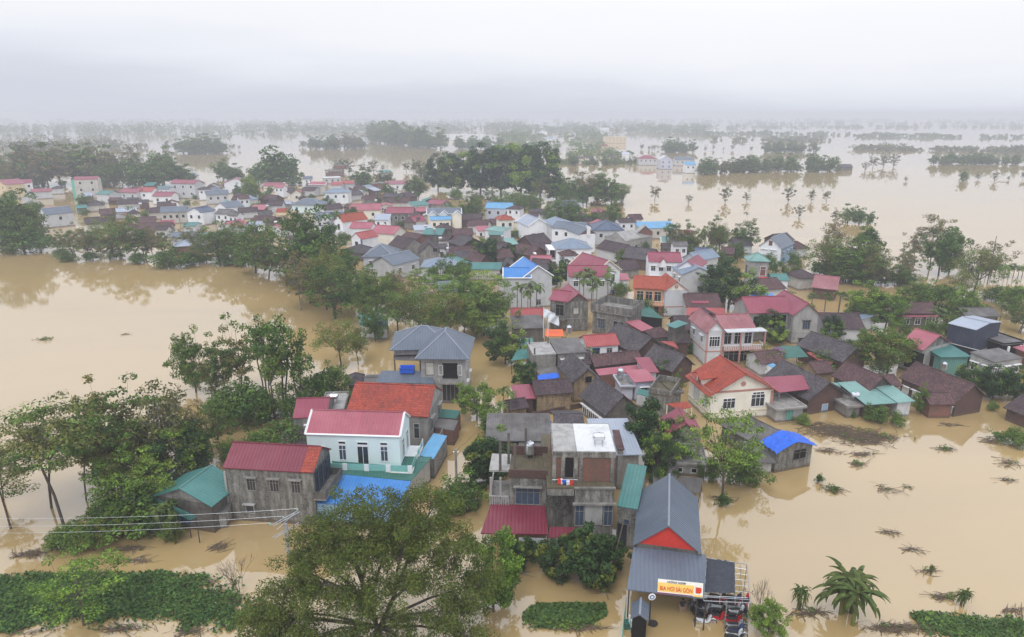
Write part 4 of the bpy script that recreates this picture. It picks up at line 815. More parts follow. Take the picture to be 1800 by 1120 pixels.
    canopy([(958,591,3.6),(991,591,3.6),(989,579,3.9),(960,579,3.9)], 'tarporange', 'bright orange tarpaulin on a rooftop frame', name='tarpaulin', cat='tarpaulin')
    tank(1000, 590, 3.8, 'upright steel tank right of the orange tarpaulin', kind='up')
    for i, (px, py, hh) in enumerate(((955, 592, 5.2), (963, 594, 4.6))):
        p = W(px, py, 3.4); f = root('flag', p, .3*i, ('tall white flag hanging on the taller pole left of the orange tarpaulin', 'lower white flag drooping beside the taller white flag')[i], 'flag')
        MB().bar((0,0,-.2),(0,0,hh),.05,5).build('pole', ['white_trim'], f); q = MB(); G = {}
        for a in range(7):
            for c in range(5): G[a,c] = (a*.33, .18*math.sin(a*1.3+c), hh-.1-c*.4-a*.16)
        for a in range(6):
            for c in range(4): q.face([G[a,c+1],G[a+1,c+1],G[a+1,c],G[a,c]])
        q.build('cloth', ['tarpwhite'], f)
    # white villa with grey hip roof
    s = h(976, 438, 1042, 437, 9, -470, 2.0, 'h', 'roof_bluegrey', 'white', 'large white house with blue grey hipped roof and column porch on its left', oh=.3)
    s.posts([(-1.6,.2),(-1.6,4),(-1.6,7)], -1, s.ze-.3, 'white_trim', .15); q = MB().box(-1.8, s.x0-.01, 0, 7.4, s.ze-.3, s.ze-.12).box(-1.8, s.x0-.01, 0, 7.4, s.ze-3.4, s.ze-3.2); s.put(q, 'porch_slab', ['white_trim']); s.row('l', 2, [s.ze-1.7, s.ze-4.9], 1.6, 2.2)
    # blue gable house beside the round tree
    s = h(1199, 483, 1258, 482, 8, -517, 1.7, 'v', 'roof_bluegrey', 'palegrey', 'pale grey house with light blue gabled roof left of the large round tree', 'l2', oh=.25)
    h(1197, 453, 1226, 459, 9, 5.0, 1.6, 'v', 'roof_bluegrey', 'palegrey', 'grey gabled house directly behind the magenta roofed villa')
    h(1222, 449, 1253, 450, 6, 4.6, 1.5, 'u', 'roof_navy', 'palegrey', 'house with dark blue grey roof and small white terrace, left of the trees', 'f1')
    s = h(1140, 460, 1200, 461, 8, -500, 1.6, 'u', 'roof_magenta', 'white', 'white villa with magenta roof, small dormer gable and dark columns', 'f4', oh=.3)
    b = House(1190, 470, 1226, 474, 9, s.ze-.2, '', parent=s).body(1.8, 'v', 'roof_magenta', 'white', oh=.25); b.win('f', b.flen('f')*.6, s.ze-2, 1, 1.5)
    b = House(1160, 463, 1172, 463, 2.5, s.ze, '', parent=s).body(1.2, 'v', 'roof_magenta', 'white', oh=.1, z0=s.ze-1)
    s.balcony('f', 0, s.flen('f'), s.ze-3.3, 1.2, 'white_trim', 'white_trim')
    tank(1076, 478, 2.4, 'small round tank between the rose roofed house and the dark tiled roof', kind='up')
    h(1046, 436, 1090, 446, 7, 3.0, 2.0, 'u', 'tile_old', 'palegrey', 'dark tiled roof under the grey concrete gables')
    h(1092, 452, 1142, 458, 9, 3.0, 2.2, 'u', 'tile_grey', 'oldbrick', 'broad dark tiled roof left of the magenta roofed villa')
    s = h(1066, 418, 1100, 424, (1062, 408), -448, 2.2, 'v', 'palconc', 'palconc', 'bare grey concrete house with two gable ends and open roof between', oh=.1, cap=False)
    b = House(1100, 424, 1147, 417, 9, s.ze-.1, '', parent=s).body(.4, 'p', 'conc', 'palconc', oh=.05); b.win('f', b.flen('f')*.4, s.ze-2.6, 1.0, 1.6, 'palconc', 'glass')
    b = House(1120, 410, 1148, 408, 2.0, s.ze, '', parent=s).body(2.2, 'v', 'palconc', 'brick', oh=.1)
    # white house with blue grey roof & chimney gable
    s = h(968, 400, 1022, 405, 8, -440, 1.6, 'u', 'roof_slate', 'white', 'white house with long blue grey roof and slatted gable with a white turret', 'f3', oh=.3)
    b = House(1019, 413, 1048, 411, 9, s.ze-.2, '', parent=s).body(1.9, 'v', 'roof_slate', 'white', oh=.2, gm='brick'); q = MB(); b.wbox(q, 'f', b.flen('f')*.42, b.flen('f')*.62, s.ze-.5, s.ze+2.0, .0, .5); b.put(q, 'turret', ['white_trim'])
    s = h(1042, 405, 1098, 405, 12, -432, 2.2, 'h', 'roof_navy', 'palegrey', 'house with broad dark blue hipped roof left of the blue roofed house', 'f2', oh=.4)
    s = h(1125, 402, 1190, 400, 6, -422, 1.3, 's', 'roof_skyblue', 'beige', 'beige house with long sky blue roof and open porch by the lake', 'f3', oh=.2)
    s.posts([(s.L+.8,.2),(s.L+.8,4)], -1, s.ze, 'bluetrim', .12)
    h(1162, 426, 1202, 427, 5, 3.2, 1.2, 'u', 'roof_paleteal', 'brick', 'small brick house with pale green roof and white verges below the sky blue roof', trim='white_trim')
    h(1166, 437, 1200, 437, 5, 2.4, 1.0, 'u', 'tile_grey', 'darkconc', 'low grey tiled shed in front of the pale green roof', name='shed', cat='shed')
    # white big gable
    s = h(928, 398, 966, 396, (902, 389), -428, 2.3, 'v', 'roof_silver', 'white', 'tall white house with silver grey roof and big plain front gable', oh=.25, trim='white_trim')
    s.win('f', s.flen('f')*.25, s.ze-3.2, 1.2, 1.5, 'palegrey', 'glass'); s.win('f', s.flen('f')*.58, s.ze-6.2, 1.2, 1.2, 'palegrey', 'glass')
    h(952, 389, 972, 398, 9, 6.2, 1.4, 'u', 'roof_bluegrey', 'palegrey', 'pale grey house squeezed behind the tall white gable')
    h(977, 366, 1022, 364, 9, 4.2, 2.2, 'u', 'roof_slate', 'beige', 'grey roofed house among the trees behind the tall white gable')
    h(928, 376, 960, 378, 7, 4.0, 1.6, 'u', 'tile_grey', 'palegrey', 'dark roofed house just behind the tall white gable')
    s = h(852, 366, 899, 367, 9, -388, 1.7, 'u', 'roof_skyblue', 'lavender', 'pale lavender house with light blue roof standing apart among trees', 'f3', oh=.2)
    s = h(877, 387, 905, 386, 6, -417, 1.3, 'h', 'tile_scarlet', 'cream', 'narrow cream house with small scarlet hipped roof and columns', 'f2')
    h(850, 404, 882, 407, 7, 3.6, .3, 's', 'roof_paleteal', 'white', 'white box with pale teal flat roof left of the narrow cream house')
    h(858, 413, 885, 413, 5, 3.4, .3, 's', 'roof_teal', 'darkconc', 'teal flat canopy roof in front of the narrow cream house', name='shed', cat='shed')
    h(1127, 371, 1142, 374, 5, 3, .9, 'u', 'roof_magenta', 'brick', 'tiny pink roofed hut', name='hut', cat='hut') if False else None
    h(1037, 372, 1053, 375, 5, 3.0, 1.0, 'u', 'roof_magenta', 'darkconc', 'tiny pink roofed hut by the lakeside trees', name='hut', cat='hut')
    # ---- block x 600..900
    s = h(616, 418, 635, 421, (664, 415), -447, 1.7, 'v', 'roof_red', 'white', 'white house with scarlet roof and blue corner bands above the grey hipped house', oh=.2, trim=None)
    q = MB(); s.wbox(q, 'f', s.flen('f')-.3, s.flen('f')+.05, -1, s.ze, 0, .06); s.wbox(q, 'r', 0, .3, -1, s.ze, .062, .07); s.put(q, 'corner_band', ['bluetrim']); s.row('f', 1, [s.ze-2], 1.4, 2.2)
    h(613, 401, 652, 402, 6, 5.0, 1.5, 'u', 'roof_pink', 'white', 'pink roofed house directly behind the scarlet roofed white house')
    h(650, 409, 693, 412, 8, 4.6, 1.8, 'u', 'roof_pink', 'cream', 'cream gabled house with pink roof beside a small palm')
    s = h(586, 388, 602, 391, (652, 386), -422, 2.2, 'v', 'tile_scarlet', 'white', 'long white house with bright orange red roof and small white front gable', oh=.25)
    s.row('f', 1, [s.ze-1.8, s.ze-5.2], 1.4, 2.0); s.balcony('f', 0, s.flen('f'), s.ze-3.4, 1.0, 'white_trim')
    s = h(636, 452, 693, 452, 10, -476, 2.6, 'h', 'roof_slate', 'lavender', 'grey blue walled house with steep slate hipped roof beside the water', 'f2l2', oh=.35)
    s = h(691, 467, 740, 455, 8, 4.0, 1.8, 'u', 'roof_slate', 'palegrey', 'slate roofed house partly hidden behind the leafy trees', 'f2')
    h(711, 437, 746, 431, 8, 3.4, 2.3, 'v', 'tile_old', 'conc', 'grey house with plain dark gable between the slate and brown roofs', oh=.2)
    h(734, 447, 774, 446, 9, 4.2, 2.9, 'v', 'tile_old', 'conc', 'grey plastered house with tall pointed gable and small arched vent', oh=.2).win('f', 4.5, 5.2, 1.2, 1.0, 'palconc', 'void', hood=False)
    h(695, 422, 724, 427, 9, 3.4, 1.9, 'u', 'tile_brown', 'brick', 'brownish red tiled roof with brick wall behind the plain dark gable')
    h(786, 426, 812, 433, 8, 3.6, 2.0, 'u', 'tile_grey', 'oldbrick', 'grey tiled half of a pair of brown gabled roofs')
    h(804, 430, 832, 428, 9, 3.4, 2.2, 'u', 'tile_brown', 'oldbrick', 'brown tiled half of a pair of gabled roofs left of a round tree')
    canopy([(797,441,2.4),(808,438,2.4),(804,431,2.8),(793,433,2.8)], 'roof_teal', 'tiny teal lean-to at the foot of the brown paired roofs', name='lean_to', cat='lean-to')
    h(742, 412, 777, 413, 8, 3.4, 1.3, 'u', 'roof_teal', 'darkconc', 'teal sheet roof behind the brick chimneys')
    h(728, 405, 760, 404, 6, 3, .8, 's', 'roof_silver', 'palegrey', 'pale grey flat sheet roof in front of the blue awning house', name='shed', cat='shed')
    h(765, 437, 788, 436, 4, 3.0, .9, 'u', 'tile_grey', 'white', 'tiny white house with grey roof in front of the paired brown roofs', 'f1')
    h(785, 446, 840, 444, 5, 2.4, 1.4, 'u', 'tile_brown', 'oldbrick', 'long dark brown roof in front of the paired roofs')
    h(825, 473, 881, 474, 6, 3.0, 1.0, 'u', 'roof_teal', 'beige', 'long teal roof with whitish wall left of the blue roofed white house')
    h(790, 463, 832, 461, 6, 2.6, .5, 's', 'roof_teal', 'darkconc', 'long low teal sheet roof behind the dark crown of the middle trees', name='shed', cat='shed')
    h(824, 455, 842, 450, 6, 3, 1.3, 'v', 'tile_grey', 'oldbrick', 'first of two small dark gables beside the long teal roof')
    h(842, 463, 868, 459, 7, 3, 1.7, 'v', 'tile_brown', 'oldbrick', 'second, wider small dark gable beside the long teal roof')
    h(880, 474, 905, 474, 7, 3.2, 1.8, 'v', 'tile_grey', 'oldbrick', 'dark gabled roof just behind the bright blue roof')
    h(896, 443, 933, 450, 7, 3, 2.0, 'u', 'tile_brown', 'brick', 'brown tiled house left of the white hipped house')
    h(907, 425, 936, 431, 8, 3.6, 2.2, 'v', 'tile_old', 'oldbrick', 'dark tiled gable in front of the tall white gable')
    h(932, 442, 965, 444, 7, 3, 1.9, 'u', 'tile_old', 'white', 'dark roof with white columns left of the white hipped house', 'f2')
    h(930, 468, 962, 470, 6, 2.8, 1.4, 'u', 'tile_old', 'oldbrick', 'low dark roof between the blue roof and the white hipped house')
    h(892, 430, 912, 429, 6, 3.4, .9, 's', 'roof_paleteal', 'darkconc', 'small pale green sheet roof left of the dark gable', name='shed', cat='shed')
    # yellow villa etc.
    s = h(750, 377, 812, 376, 8, -401, 1.6, 'u', 'roof_slate', 'yellow', 'cream yellow villa with three small gables and grey roof', 'f4', oh=.3, trim='white_trim')
    for a, b2 in ((752,766),(772,786),(794,811)): House(a, 379, b2, 379, 4, s.ze, '', parent=s).body(1.4, 'v', 'roof_slate', 'cream', oh=.15, trim='white_trim')
    h(756, 387, 794, 386, 6, 4.0, .8, 'u', 'roof_skyblue', 'cream', 'light blue sheet roofed porch in front of the cream yellow villa', 'f3')
    h(728, 390, 750, 388, 6, 3.0, 1.6, 'u', 'roof_magenta', 'palegrey', 'pink open porch roof left of the cream yellow villa')
    s = h(677, 375, 726, 375, 8, -398, 1.7, 'u', 'roof_magenta', 'mosswall', 'mouldy grey house with magenta roof left of the cream yellow villa', 'f4', oh=.2)
    s = h(613, 370, 670, 369, 9, 4.2, 1.9, 'u', 'roof_pink', 'cream', 'wide house with long faded pink roof and cream gable', 'f2')
    s = h(552, 386, 603, 385, 8, -414, 1.9, 'u', 'roof_slate', 'palegrey', 'grey villa with slate roof and pointed arched dormer behind the dark tree', 'f3', oh=.3)
    House(563, 388, 578, 388, 4, s.ze, '', parent=s).body(1.9, 'v', 'roof_slate', 'palegrey', oh=.15, trim='white_trim')
    s = h(482, 376, 506, 377, 7, -399, .5, 'p', 'tile_brown', 'yellow', 'sand yellow flat topped house with small red tiled tower', 'f2r1'); House(484, 373, 503, 373, 4, s.ze+1.2, '', parent=s).body(1.0, 'u', 'tile_red', 'yellow', oh=.1, z0=s.ze)
    h(495, 402, 521, 398, 7, 3.2, 1.0, 'u', 'roof_pink', 'palegrey', 'low rose roof right of the sand yellow house')
    s = h(510, 360, 563, 361, 9, 3.6, 2.2, 'h', 'roof_slate', 'mint_white', 'single storey pale house with wide slate hipped roof', 'f3', oh=.5)
    s = h(567, 339, 612, 339, 8, -360, 1.6, 'h', 'roof_bluegrey', 'white', 'white two storey villa with pale blue grey hipped roof and arched porch', 'f3', oh=.35)
    s = h(497, 338, 512, 340, (531, 337), -350, 1.6, 'v', 'tile_old', 'cream', 'cream gabled house with dark roof left of the pale hipped villa', 'r3') if False else h(511, 341, 531, 340, (497, 337), 4.4, 1.7, 'v', 'tile_old', 'cream', 'cream gabled house with dark roof left of the pale hipped villa', 'l2f1')
    s = h(542, 325, 572, 325, 7, -344, 1.3, 'u', 'roof_pink', 'beige', 'tall narrow beige house with pink roof, sky blue base behind the pale villa', 'r1', trim='white_trim')
    h(580, 325, 601, 325, 6, 6, 1.2, 'u', 'roof_red', 'palegrey', 'left of two adjoining red roofed houses at the far edge')
    h(600, 323, 621, 323, 6, 6, 1.2, 'u', 'roof_red', 'palegrey', 'right of two adjoining red roofed houses at the far edge')
    h(462, 327, 499, 327, 8, -338, 1.5, 'u', 'roof_magenta', 'cream', 'cream house with rose roof among round trees at the far edge', oh=.3)
    h(678, 324, 719, 323, 7, -337, 1.3, 's', 'roof_magenta', 'white', 'bright white box house with magenta roof near the lake', 'f3')
    s = h(655, 323, 680, 322, 5, -337, .3, 'p', 'palconc', 'brick', 'unfinished brick shell left of the bright white box house', 'f1', pm='void')
    h(643, 330, 657, 328, 5, 3.5, 1.0, 'u', 'roof_bluegrey', 'palegrey', 'little light blue roofed house left of the brick shell')
    s = h(575, 302, 606, 301, 10, -312, .6, 'p', 'conc', 'brick', 'unfinished brick apartment block at the edge of the lake', 'f5', pm='void'); House(586, 291, 606, 291, 5, s.ze+2.4, '', parent=s).body(.2, 'p', 'conc', 'brick', oh=.1, z0=s.ze)
    h(568, 313, 600, 312, 7, 3.6, .2, 'p', 'white', 'palegrey', 'pale porch house with white flat roof before the brick apartment block', 'f3')
    h(632, 314, 650, 313, 6, 3.6, 1.2, 'u', 'tile_red', 'brick', 'small red brown house right of the brick apartment block')
    h(670, 303, 690, 302, 6, 4, 1.0, 's', 'roof_teal', 'palegrey', 'small teal roofed house among the lakeside trees', name='shed', cat='shed')
    h(725, 362, 755, 360, 9, 3.0, 1.2, 'u', 'roof_teal', 'palegrey', 'teal roofed house below the big dark trees') ; h(748, 358, 775, 360, 8, 3.2, 1.4, 'u', 'roof_magenta', 'conc', 'rose roofed house below the big dark trees')
    # ---- left part of the village
    s = h(80, 378, 130, 373, 7, -402, 2.0, 'u', 'roof_slate', 'palegrey', 'tall pale house with slate roof standing behind the left shore trees', 'f1r1', oh=.2)
    s = h(128, 316, 171, 315, 7, -350, 1.2, 'u', 'roof_magenta', 'beige', 'beige three storey house with red roof and mint green front', 'f2', oh=.2)
    q = MB(); s.wbox(q, 'l', -.1, s.flen('l')+.1, -1, s.ze-.3, .005, 1.2); s.put(q, 'front_bay', ['greenwall'])
    s = h(8, 323, 56, 321, 7, -346, 1.5, 'u', 'roof_magenta', 'white', 'white house with magenta roof near the left edge', 'f4', oh=.2)
    h(-14, 322, 8, 325, 9, -350, 2.0, 'v', 'roof_magenta', 'yellow', 'pale yellow gabled house cut by the left edge', 'f2')
    h(55, 338, 92, 336, 7, 3.6, 1.2, 'u', 'roof_magenta', 'palegrey', 'low house with magenta roof right of the white house at the left')
    h(36, 348, 60, 347, 6, 3.0, 1.4, 'v', 'roof_silver', 'palegrey', 'small grey gabled house in front of the white house at the left')
    h(88, 332, 112, 331, 6, 3, 1.2, 'h', 'tile_grey', 'palegrey', 'dark hipped roof left of the mint green fronted house')
    h(167, 341, 190, 342, 7, 4.2, 1.2, 'u', 'roof_teal', 'palegrey', 'small teal roofed house right of the mint green fronted house')
    s = h(207, 338, 240, 339, 8, -355, 1.5, 'u', 'roof_magenta', 'palegrey', 'grey house with red roof, leftmost of three joined red roofs', 'f2')
    s = h(236, 337, 267, 337, 8, -354, 1.6, 'u', 'roof_red', 'white', 'white fronted house with red roof, middle of three joined red roofs', 'f1')
    s = h(266, 345, 301, 345, 8, -360, 1.5, 'u', 'roof_magenta', 'white', 'white house with red roof and porch, rightmost of three joined red roofs', 'f2')
    h(298, 322, 342, 323, 7, -350, 1.5, 'u', 'roof_magenta', 'palegrey', 'pale house with pink roof left of the large white gable', 'f3')
    s = h(393, 322, 435, 321, (361, 320), -341, 2.2, 'v', 'roof_magenta', 'white', 'white house with large plain gable and long pink roof', 'f1', oh=.2)
    h(342, 322, 362, 321, 6, 6, 1.2, 'h', 'roof_magenta', 'palegrey', 'small pink hipped roof between the two larger pink roofs')
    h(319, 309, 343, 309, 6, 5, 1.6, 'v', 'roof_bluegrey', 'white', 'small white house with pale blue roof behind the pink roofs', 'f1')
    h(362, 343, 403, 341, 7, 4.4, 1.6, 'u', 'roof_slate', 'palegrey', 'house with slate roof in front of the large white gable', 'f3')
    s = h(377, 363, 397, 366, (428, 362), -386, 1.8, 'v', 'roof_slate', 'white', 'white villa with slate roof and small pediment, right of the dark blue roofed villa', 'f1', oh=.2)
    s = h(327, 373, 356, 374, 8, -397, 1.6, 'v', 'roof_navy', 'white', 'white villa with dark blue roof and columns in the left village', 'f2', oh=.2); House(352, 374, 376, 371, 6, s.ze, '', parent=s).body(1.4, 'u', 'roof_navy', 'white', oh=.2)
    h(281, 374, 328, 372, 7, 4.4, 1.6, 'u', 'roof_slate', 'beige', 'grey beige house with slate roof left of the dark blue roofed villa', 'f4')
    h(190, 374, 241, 371, 8, 2.8, 1.0, 'u', 'roof_silver', 'palegrey', 'long low house with light grey roof above the orange timber pile')
    h(298, 418, 343, 417, 7, 2.8, 1.2, 'u', 'roof_slate', 'palegrey', 'low grey roof behind the left shore trees')
    h(303, 434, 356, 431, 7, 2.6, 1.3, 'h', 'roof_silver', 'brick', 'red brick shed with pale grey roof at the left shore', name='shed', cat='shed')
    h(340, 418, 376, 420, 7, 2.6, 1.0, 'u', 'roof_paleteal', 'palegrey', 'low pale green roof beside the brick shed')
    h(412, 399, 439, 392, 7, 3, 1.3, 'u', 'roof_pink', 'palegrey', 'pink roofed house right of the white villa with pediment')
    h(391, 397, 415, 397, 6, 3, 1.2, 'u', 'tile_brown', 'palegrey', 'brown roofed house between the white villa and the pink roof')
    h(319, 397, 344, 397, 6, 2.8, .7, 'u', 'roof_teal', 'palegrey', 'green roofed porch below the dark blue roofed villa')
    h(423, 352, 455, 350, 8, 4.0, 1.8, 'h', 'roof_bluegrey', 'palegrey', 'pale blue grey hipped roof right of the slate roofed house')
    # low dark tiled roofs filling the lanes: each with its own words
    K = [(262,375,297,372,'u','tile_old','left of the grey beige slate roofed house'),(150,362,185,360,'h','tile_grey','under the small teal roofed house'),(176,378,205,376,'u','tile_brown','left of the long light grey roof'),
     (205,360,245,358,'u','tile_old','below the leftmost joined red roof'),(240,392,275,390,'u','tile_brown','below the long light grey roof'),(238,404,300,402,'u','tile_brown','behind the left shore trees, very wide'),
     (150,395,190,392,'u','tile_old','right of the tall pale slate roofed house'),(186,402,232,404,'h','tile_brown','in the trees at the left shore'),(275,365,300,364,'u','tile_old','below the rightmost joined red roof'),
     (412,346,448,346,'u','tile_old','right of the large white gable'),(420,374,455,372,'u','tile_old','left of the teal sheet corner'),(455,350,480,352,'u','tile_brown','below the rose roof among round trees'),
     (440,388,478,390,'u','tile_brown','left of the sand yellow house'),(470,362,496,362,'u','tile_old','beside the cream gabled house'),(505,420,540,425,'h','tile_grey','deep among the left bank trees'),
     (527,335,552,336,'u','tile_old','in front of the tall narrow beige house'),(570,370,605,366,'u','tile_old','between the slate hipped roof and the wide pink roof'),(610,345,640,342,'u','tile_grey','right of the pale hipped villa'),
     (616,335,645,333,'u','tile_brown','below the two adjoining red roofs'),(640,352,674,350,'u','tile_brown','above the wide faded pink roof'),(672,346,705,348,'u','tile_grey','below the bright white box house'),
     (684,357,722,356,'u','tile_brown','right of the wide faded pink roof'),(700,347,735,345,'h','tile_old','at the foot of the big dark trees'),(655,392,684,392,'u','tile_brown','left of the mouldy grey house'),
     (812,387,850,384,'u','tile_old','left of the lavender house'),(820,397,856,399,'u','tile_brown','right of the cream yellow villa'),(774,404,800,402,'h','tile_old','below the cream yellow villa'),
     (796,414,833,413,'u','tile_brown','left of the pale teal flat roof'),(860,437,888,440,'u','tile_old','beside the round tree near the narrow cream house'),(874,455,905,452,'u','tile_brown','between two round trees'),
     (835,440,870,446,'u','tile_grey','right of the paired brown roofs'),(968,452,976,452,'u','tile_old','behind the porch of the white hipped house'),(1010,384,1040,384,'h','tile_grey','by the dark lakeside trees'),
     (1094,475,1126,473,'u','tile_old','left of the magenta roofed villa'),(1370,425,1398,422,'u','tile_grey','beside the sky blue walled house'),(1400,438,1422,436,'h','tile_brown','right of the sky blue walled house'),
     (1290,432,1325,432,'u','tile_grey','left of the tall sky blue walled house'),(1265,445,1290,447,'u','tile_brown','among trees right of the blue grey roof'),(1405,490,1440,488,'h','tile_old','beyond the teal roofed white house'),
     (1505,560,1540,560,'h','tile_old','under the round trees at the right'),(708,390,730,392,'u','tile_brown','in front of the mouldy grey house'),(600,440,635,446,'h','tile_grey','left of the steep slate hipped house'),
     (1020,640,1040,640,'u','tile_old','between the court houses'),(1205,556,1218,566,'u','tile_old','behind the villa with rose pilasters'),(930,360,952,360,'h','tile_brown','behind the lavender house')]
    for x1, y1, x2, y2, rd, m, w in K:
        h(x1, y1, x2, y2, random.Random(x1).uniform(5, 7.5), random.Random(x1+1).uniform(2.2, 3.0), random.Random(x1+2).uniform(1.3, 1.9), rd, m, random.Random(x1+3).choice(['oldbrick','darkconc','palegrey','beige','conc']),
          {'tile_old':'low blackish','tile_brown':'low brown','tile_grey':'low grey'}[m]+' tiled roof '+w)
    tk = [(217,352,'left of the long light grey roof','up'),(247,362,'above the joined dark roofs','drum'),(420,357,'right of the blue grey hipped roof','drum'),(512,373,'beside the sand yellow house','drum'),(485,395,'in front of the sand yellow house','drum'),
     (470,366,'on the dark roof left of the yellow house','drum'),(661,356,'above the wide pink roof','drum'),(676,400,'before the mouldy grey house','drum'),(748,402,'on the pale grey sheet roof','drum'),(764,411,'on a pole frame by the brick chimneys','up'),
     (774,424,'beside the tiny white house','drum'),(787,446,'by the long dark brown roof','up'),(883,424,'on a post near the narrow cream house','up'),(940,452,'beside the white hipped house','drum'),(740,492,'in the middle trees','drum'),
     (1072,400,'on the dark blue hipped roof','drum'),(1241,443,'on the small white terrace','drum'),(863,492,'left of the blue roofed white house','drum'),(575,305,'on the porch house by the brick block','drum'),(500,325,'by the rose roof among round trees','drum')]
    for x, y, w, k in tk: tank(x, y, 3.6, 'shiny steel water tank '+w, kind=k, rz=x*.37)
mid_village()
def crowd():
    """small low roofs wedged into the gaps of the far village"""
    rr = random.Random(21); g = 'low weathered roofs wedged into the gaps of the far village'
    used = [(o.matrix_world.translation if False else o.location, 0) for o in bpy.data.objects if o.parent is None and o.get('category') in ('house','shed','hut','canopy','tower')]
    H_ = [(o.location.x, o.location.y, o.rotation_euler.z) for o in bpy.data.objects if o.parent is None and o.get('category') in ('house','shed','hut','tower')]
    C = []
    for o in bpy.data.objects:
        if o.parent is None and o.get('category') in ('house','shed','hut','tower','canopy','ruin','lean-to','tarpaulin'):
            for c in o.children:
                if c.name.startswith('roof') or c.name.startswith('wall'):
                    b = [Matrix.Translation(o.location) @ Matrix.Rotation(o.rotation_euler.z, 4, 'Z') @ c.matrix_basis @ Vector(v) for v in c.bound_box]; C.append((sum(v.x for v in b)/8, sum(v.y for v in b)/8, (Vector(c.bound_box[6])-Vector(c.bound_box[0])).xy.length*.42))
    poly = [(130,345),(240,335),(420,325),(560,318),(720,345),(860,385),(960,372),(1050,395),(1200,420),(1290,445),(1290,500),(1340,520),(1190,600),(1120,640),(1040,600),(900,560),(880,490),(800,470),(720,460),(640,470),(600,450),(560,410),(420,410),(300,425),(180,405),(140,380)]
    V = [W(x, y) for x, y in poly]; n = 0; tries = 0
    def inside(x, y):
        c = False
        for i in range(len(V)):
            a, b = V[i], V[i-1]
            if (a.y > y) != (b.y > y) and x < (b.x-a.x)*(y-a.y)/(b.y-a.y)+a.x: c = not c
        return c
    xs = [v.x for v in V]; ys = [v.y for v in V]
    W0 = {'tile_old':'blackish tiled roof','tile_brown':'brown tiled roof','tile_grey':'grey tiled roof','roof_cement':'grey cement sheet roof','roof_teal':'teal sheet roof','roof_slate':'slate blue sheet roof','roof_pink':'rose sheet roof','roof_silver':'pale sheet roof'}
    while n < 95 and tries < 9000:
        tries += 1; x, y = rr.uniform(min(xs), max(xs)), rr.uniform(min(ys), max(ys)); r = rr.uniform(2.6, 4.2)
        if not inside(x, y) or any((x-a)**2+(y-b)**2 < (q*.86+r)**2 for a, b, q in C): continue
        C.append((x, y, r)); a, b, rz = min(H_, key=lambda q: (q[0]-x)**2+(q[1]-y)**2); rz += rr.choice((0,0,math.pi/2,-math.pi/2)) + rr.uniform(-.1,.1)
        if abs((rz+math.pi) % (2*math.pi)-math.pi) > 1.2: rz -= math.copysign(math.pi/2, rz)
        m = rr.choice(['tile_old','tile_brown','tile_brown','tile_grey','tile_old','roof_cement','roof_teal','roof_slate','roof_pink','roof_silver']); tall = rr.random() < .22
        s = House(900, 500, 901, 500, 5, 2, 'small '+W0[m]+', '+('two storeys' if tall else 'one storey')+', wedged between far village houses', group=g)
        s.L = r*1.5; s.d = r*1.35; s.rz = rz; s.A = Vector((x-math.cos(rz)*s.L/2+math.sin(rz)*s.d/2, y-math.sin(rz)*s.L/2-math.cos(rz)*s.d/2, 0)); s.ze = 5.2 if tall else rr.uniform(2.0, 2.9); s.o.location = s.A; s.o.rotation_euler = (0,0,rz)
        s.body(rr.uniform(.9,1.5), rr.choice('uuvs') if m[:4] != 'tile' else rr.choice('uuvh'), m, 'white' if tall else rr.choice(['palegrey','beige','conc','oldbrick','white'])); 
        if tall or rr.random() < .5: s.row('f', 2, [s.ze-1.3], .8, 1.0)
        n += 1
crowd()
# ================================================================ trees
def leaves(rng, C, R, n, size, flat=.35, up=.35, asp=.5):
    """n leaf quads round each centre in C with radii R (k,3)"""
    C = np.repeat(np.asarray(C), n, 0); R = np.repeat(np.asarray(R), n, 0); k = len(C)
    d = rng.normal(size=(k,3)); d /= np.linalg.norm(d, axis=1)[:,None]; r = rng.uniform(.15, 1, k)**.5
    P = C + d*R*r[:,None]
    nrm = rng.normal(size=(k,3)); nrm /= np.linalg.norm(nrm, axis=1)[:,None]; nrm = nrm*(1-up) + d*.45 + np.array([0,0,up]); nrm /= np.linalg.norm(nrm, axis=1)[:,None]
    a = np.cross(nrm, rng.normal(size=(k,3))); a /= np.linalg.norm(a, axis=1)[:,None]; b = np.cross(nrm, a)
    s = (size*rng.uniform(.6, 1.35, k))[:,None]
    return np.stack([P-a*s*.5, P+b*s*asp*.5, P+a*s*.5, P-b*s*asp*.5], 1)
def leafmesh(name, Q, mats, idx=None):
    n = len(Q); me = bpy.data.meshes.new(name); me.vertices.add(4*n); me.loops.add(4*n); me.polygons.add(n)
    me.vertices.foreach_set('co', Q.reshape(-1).astype(np.float32)); me.loops.foreach_set('vertex_index', np.arange(4*n, dtype=np.int32))
    me.polygons.foreach_set('loop_start', np.arange(0, 4*n, 4, dtype=np.int32)); me.polygons.foreach_set('loop_total', np.full(n, 4, dtype=np.int32))
    for m in mats: me.materials.append(MATS[m])
    if idx is not None: me.polygons.foreach_set('material_index', idx.astype(np.int32))
    me.update(calc_edges=True); return me
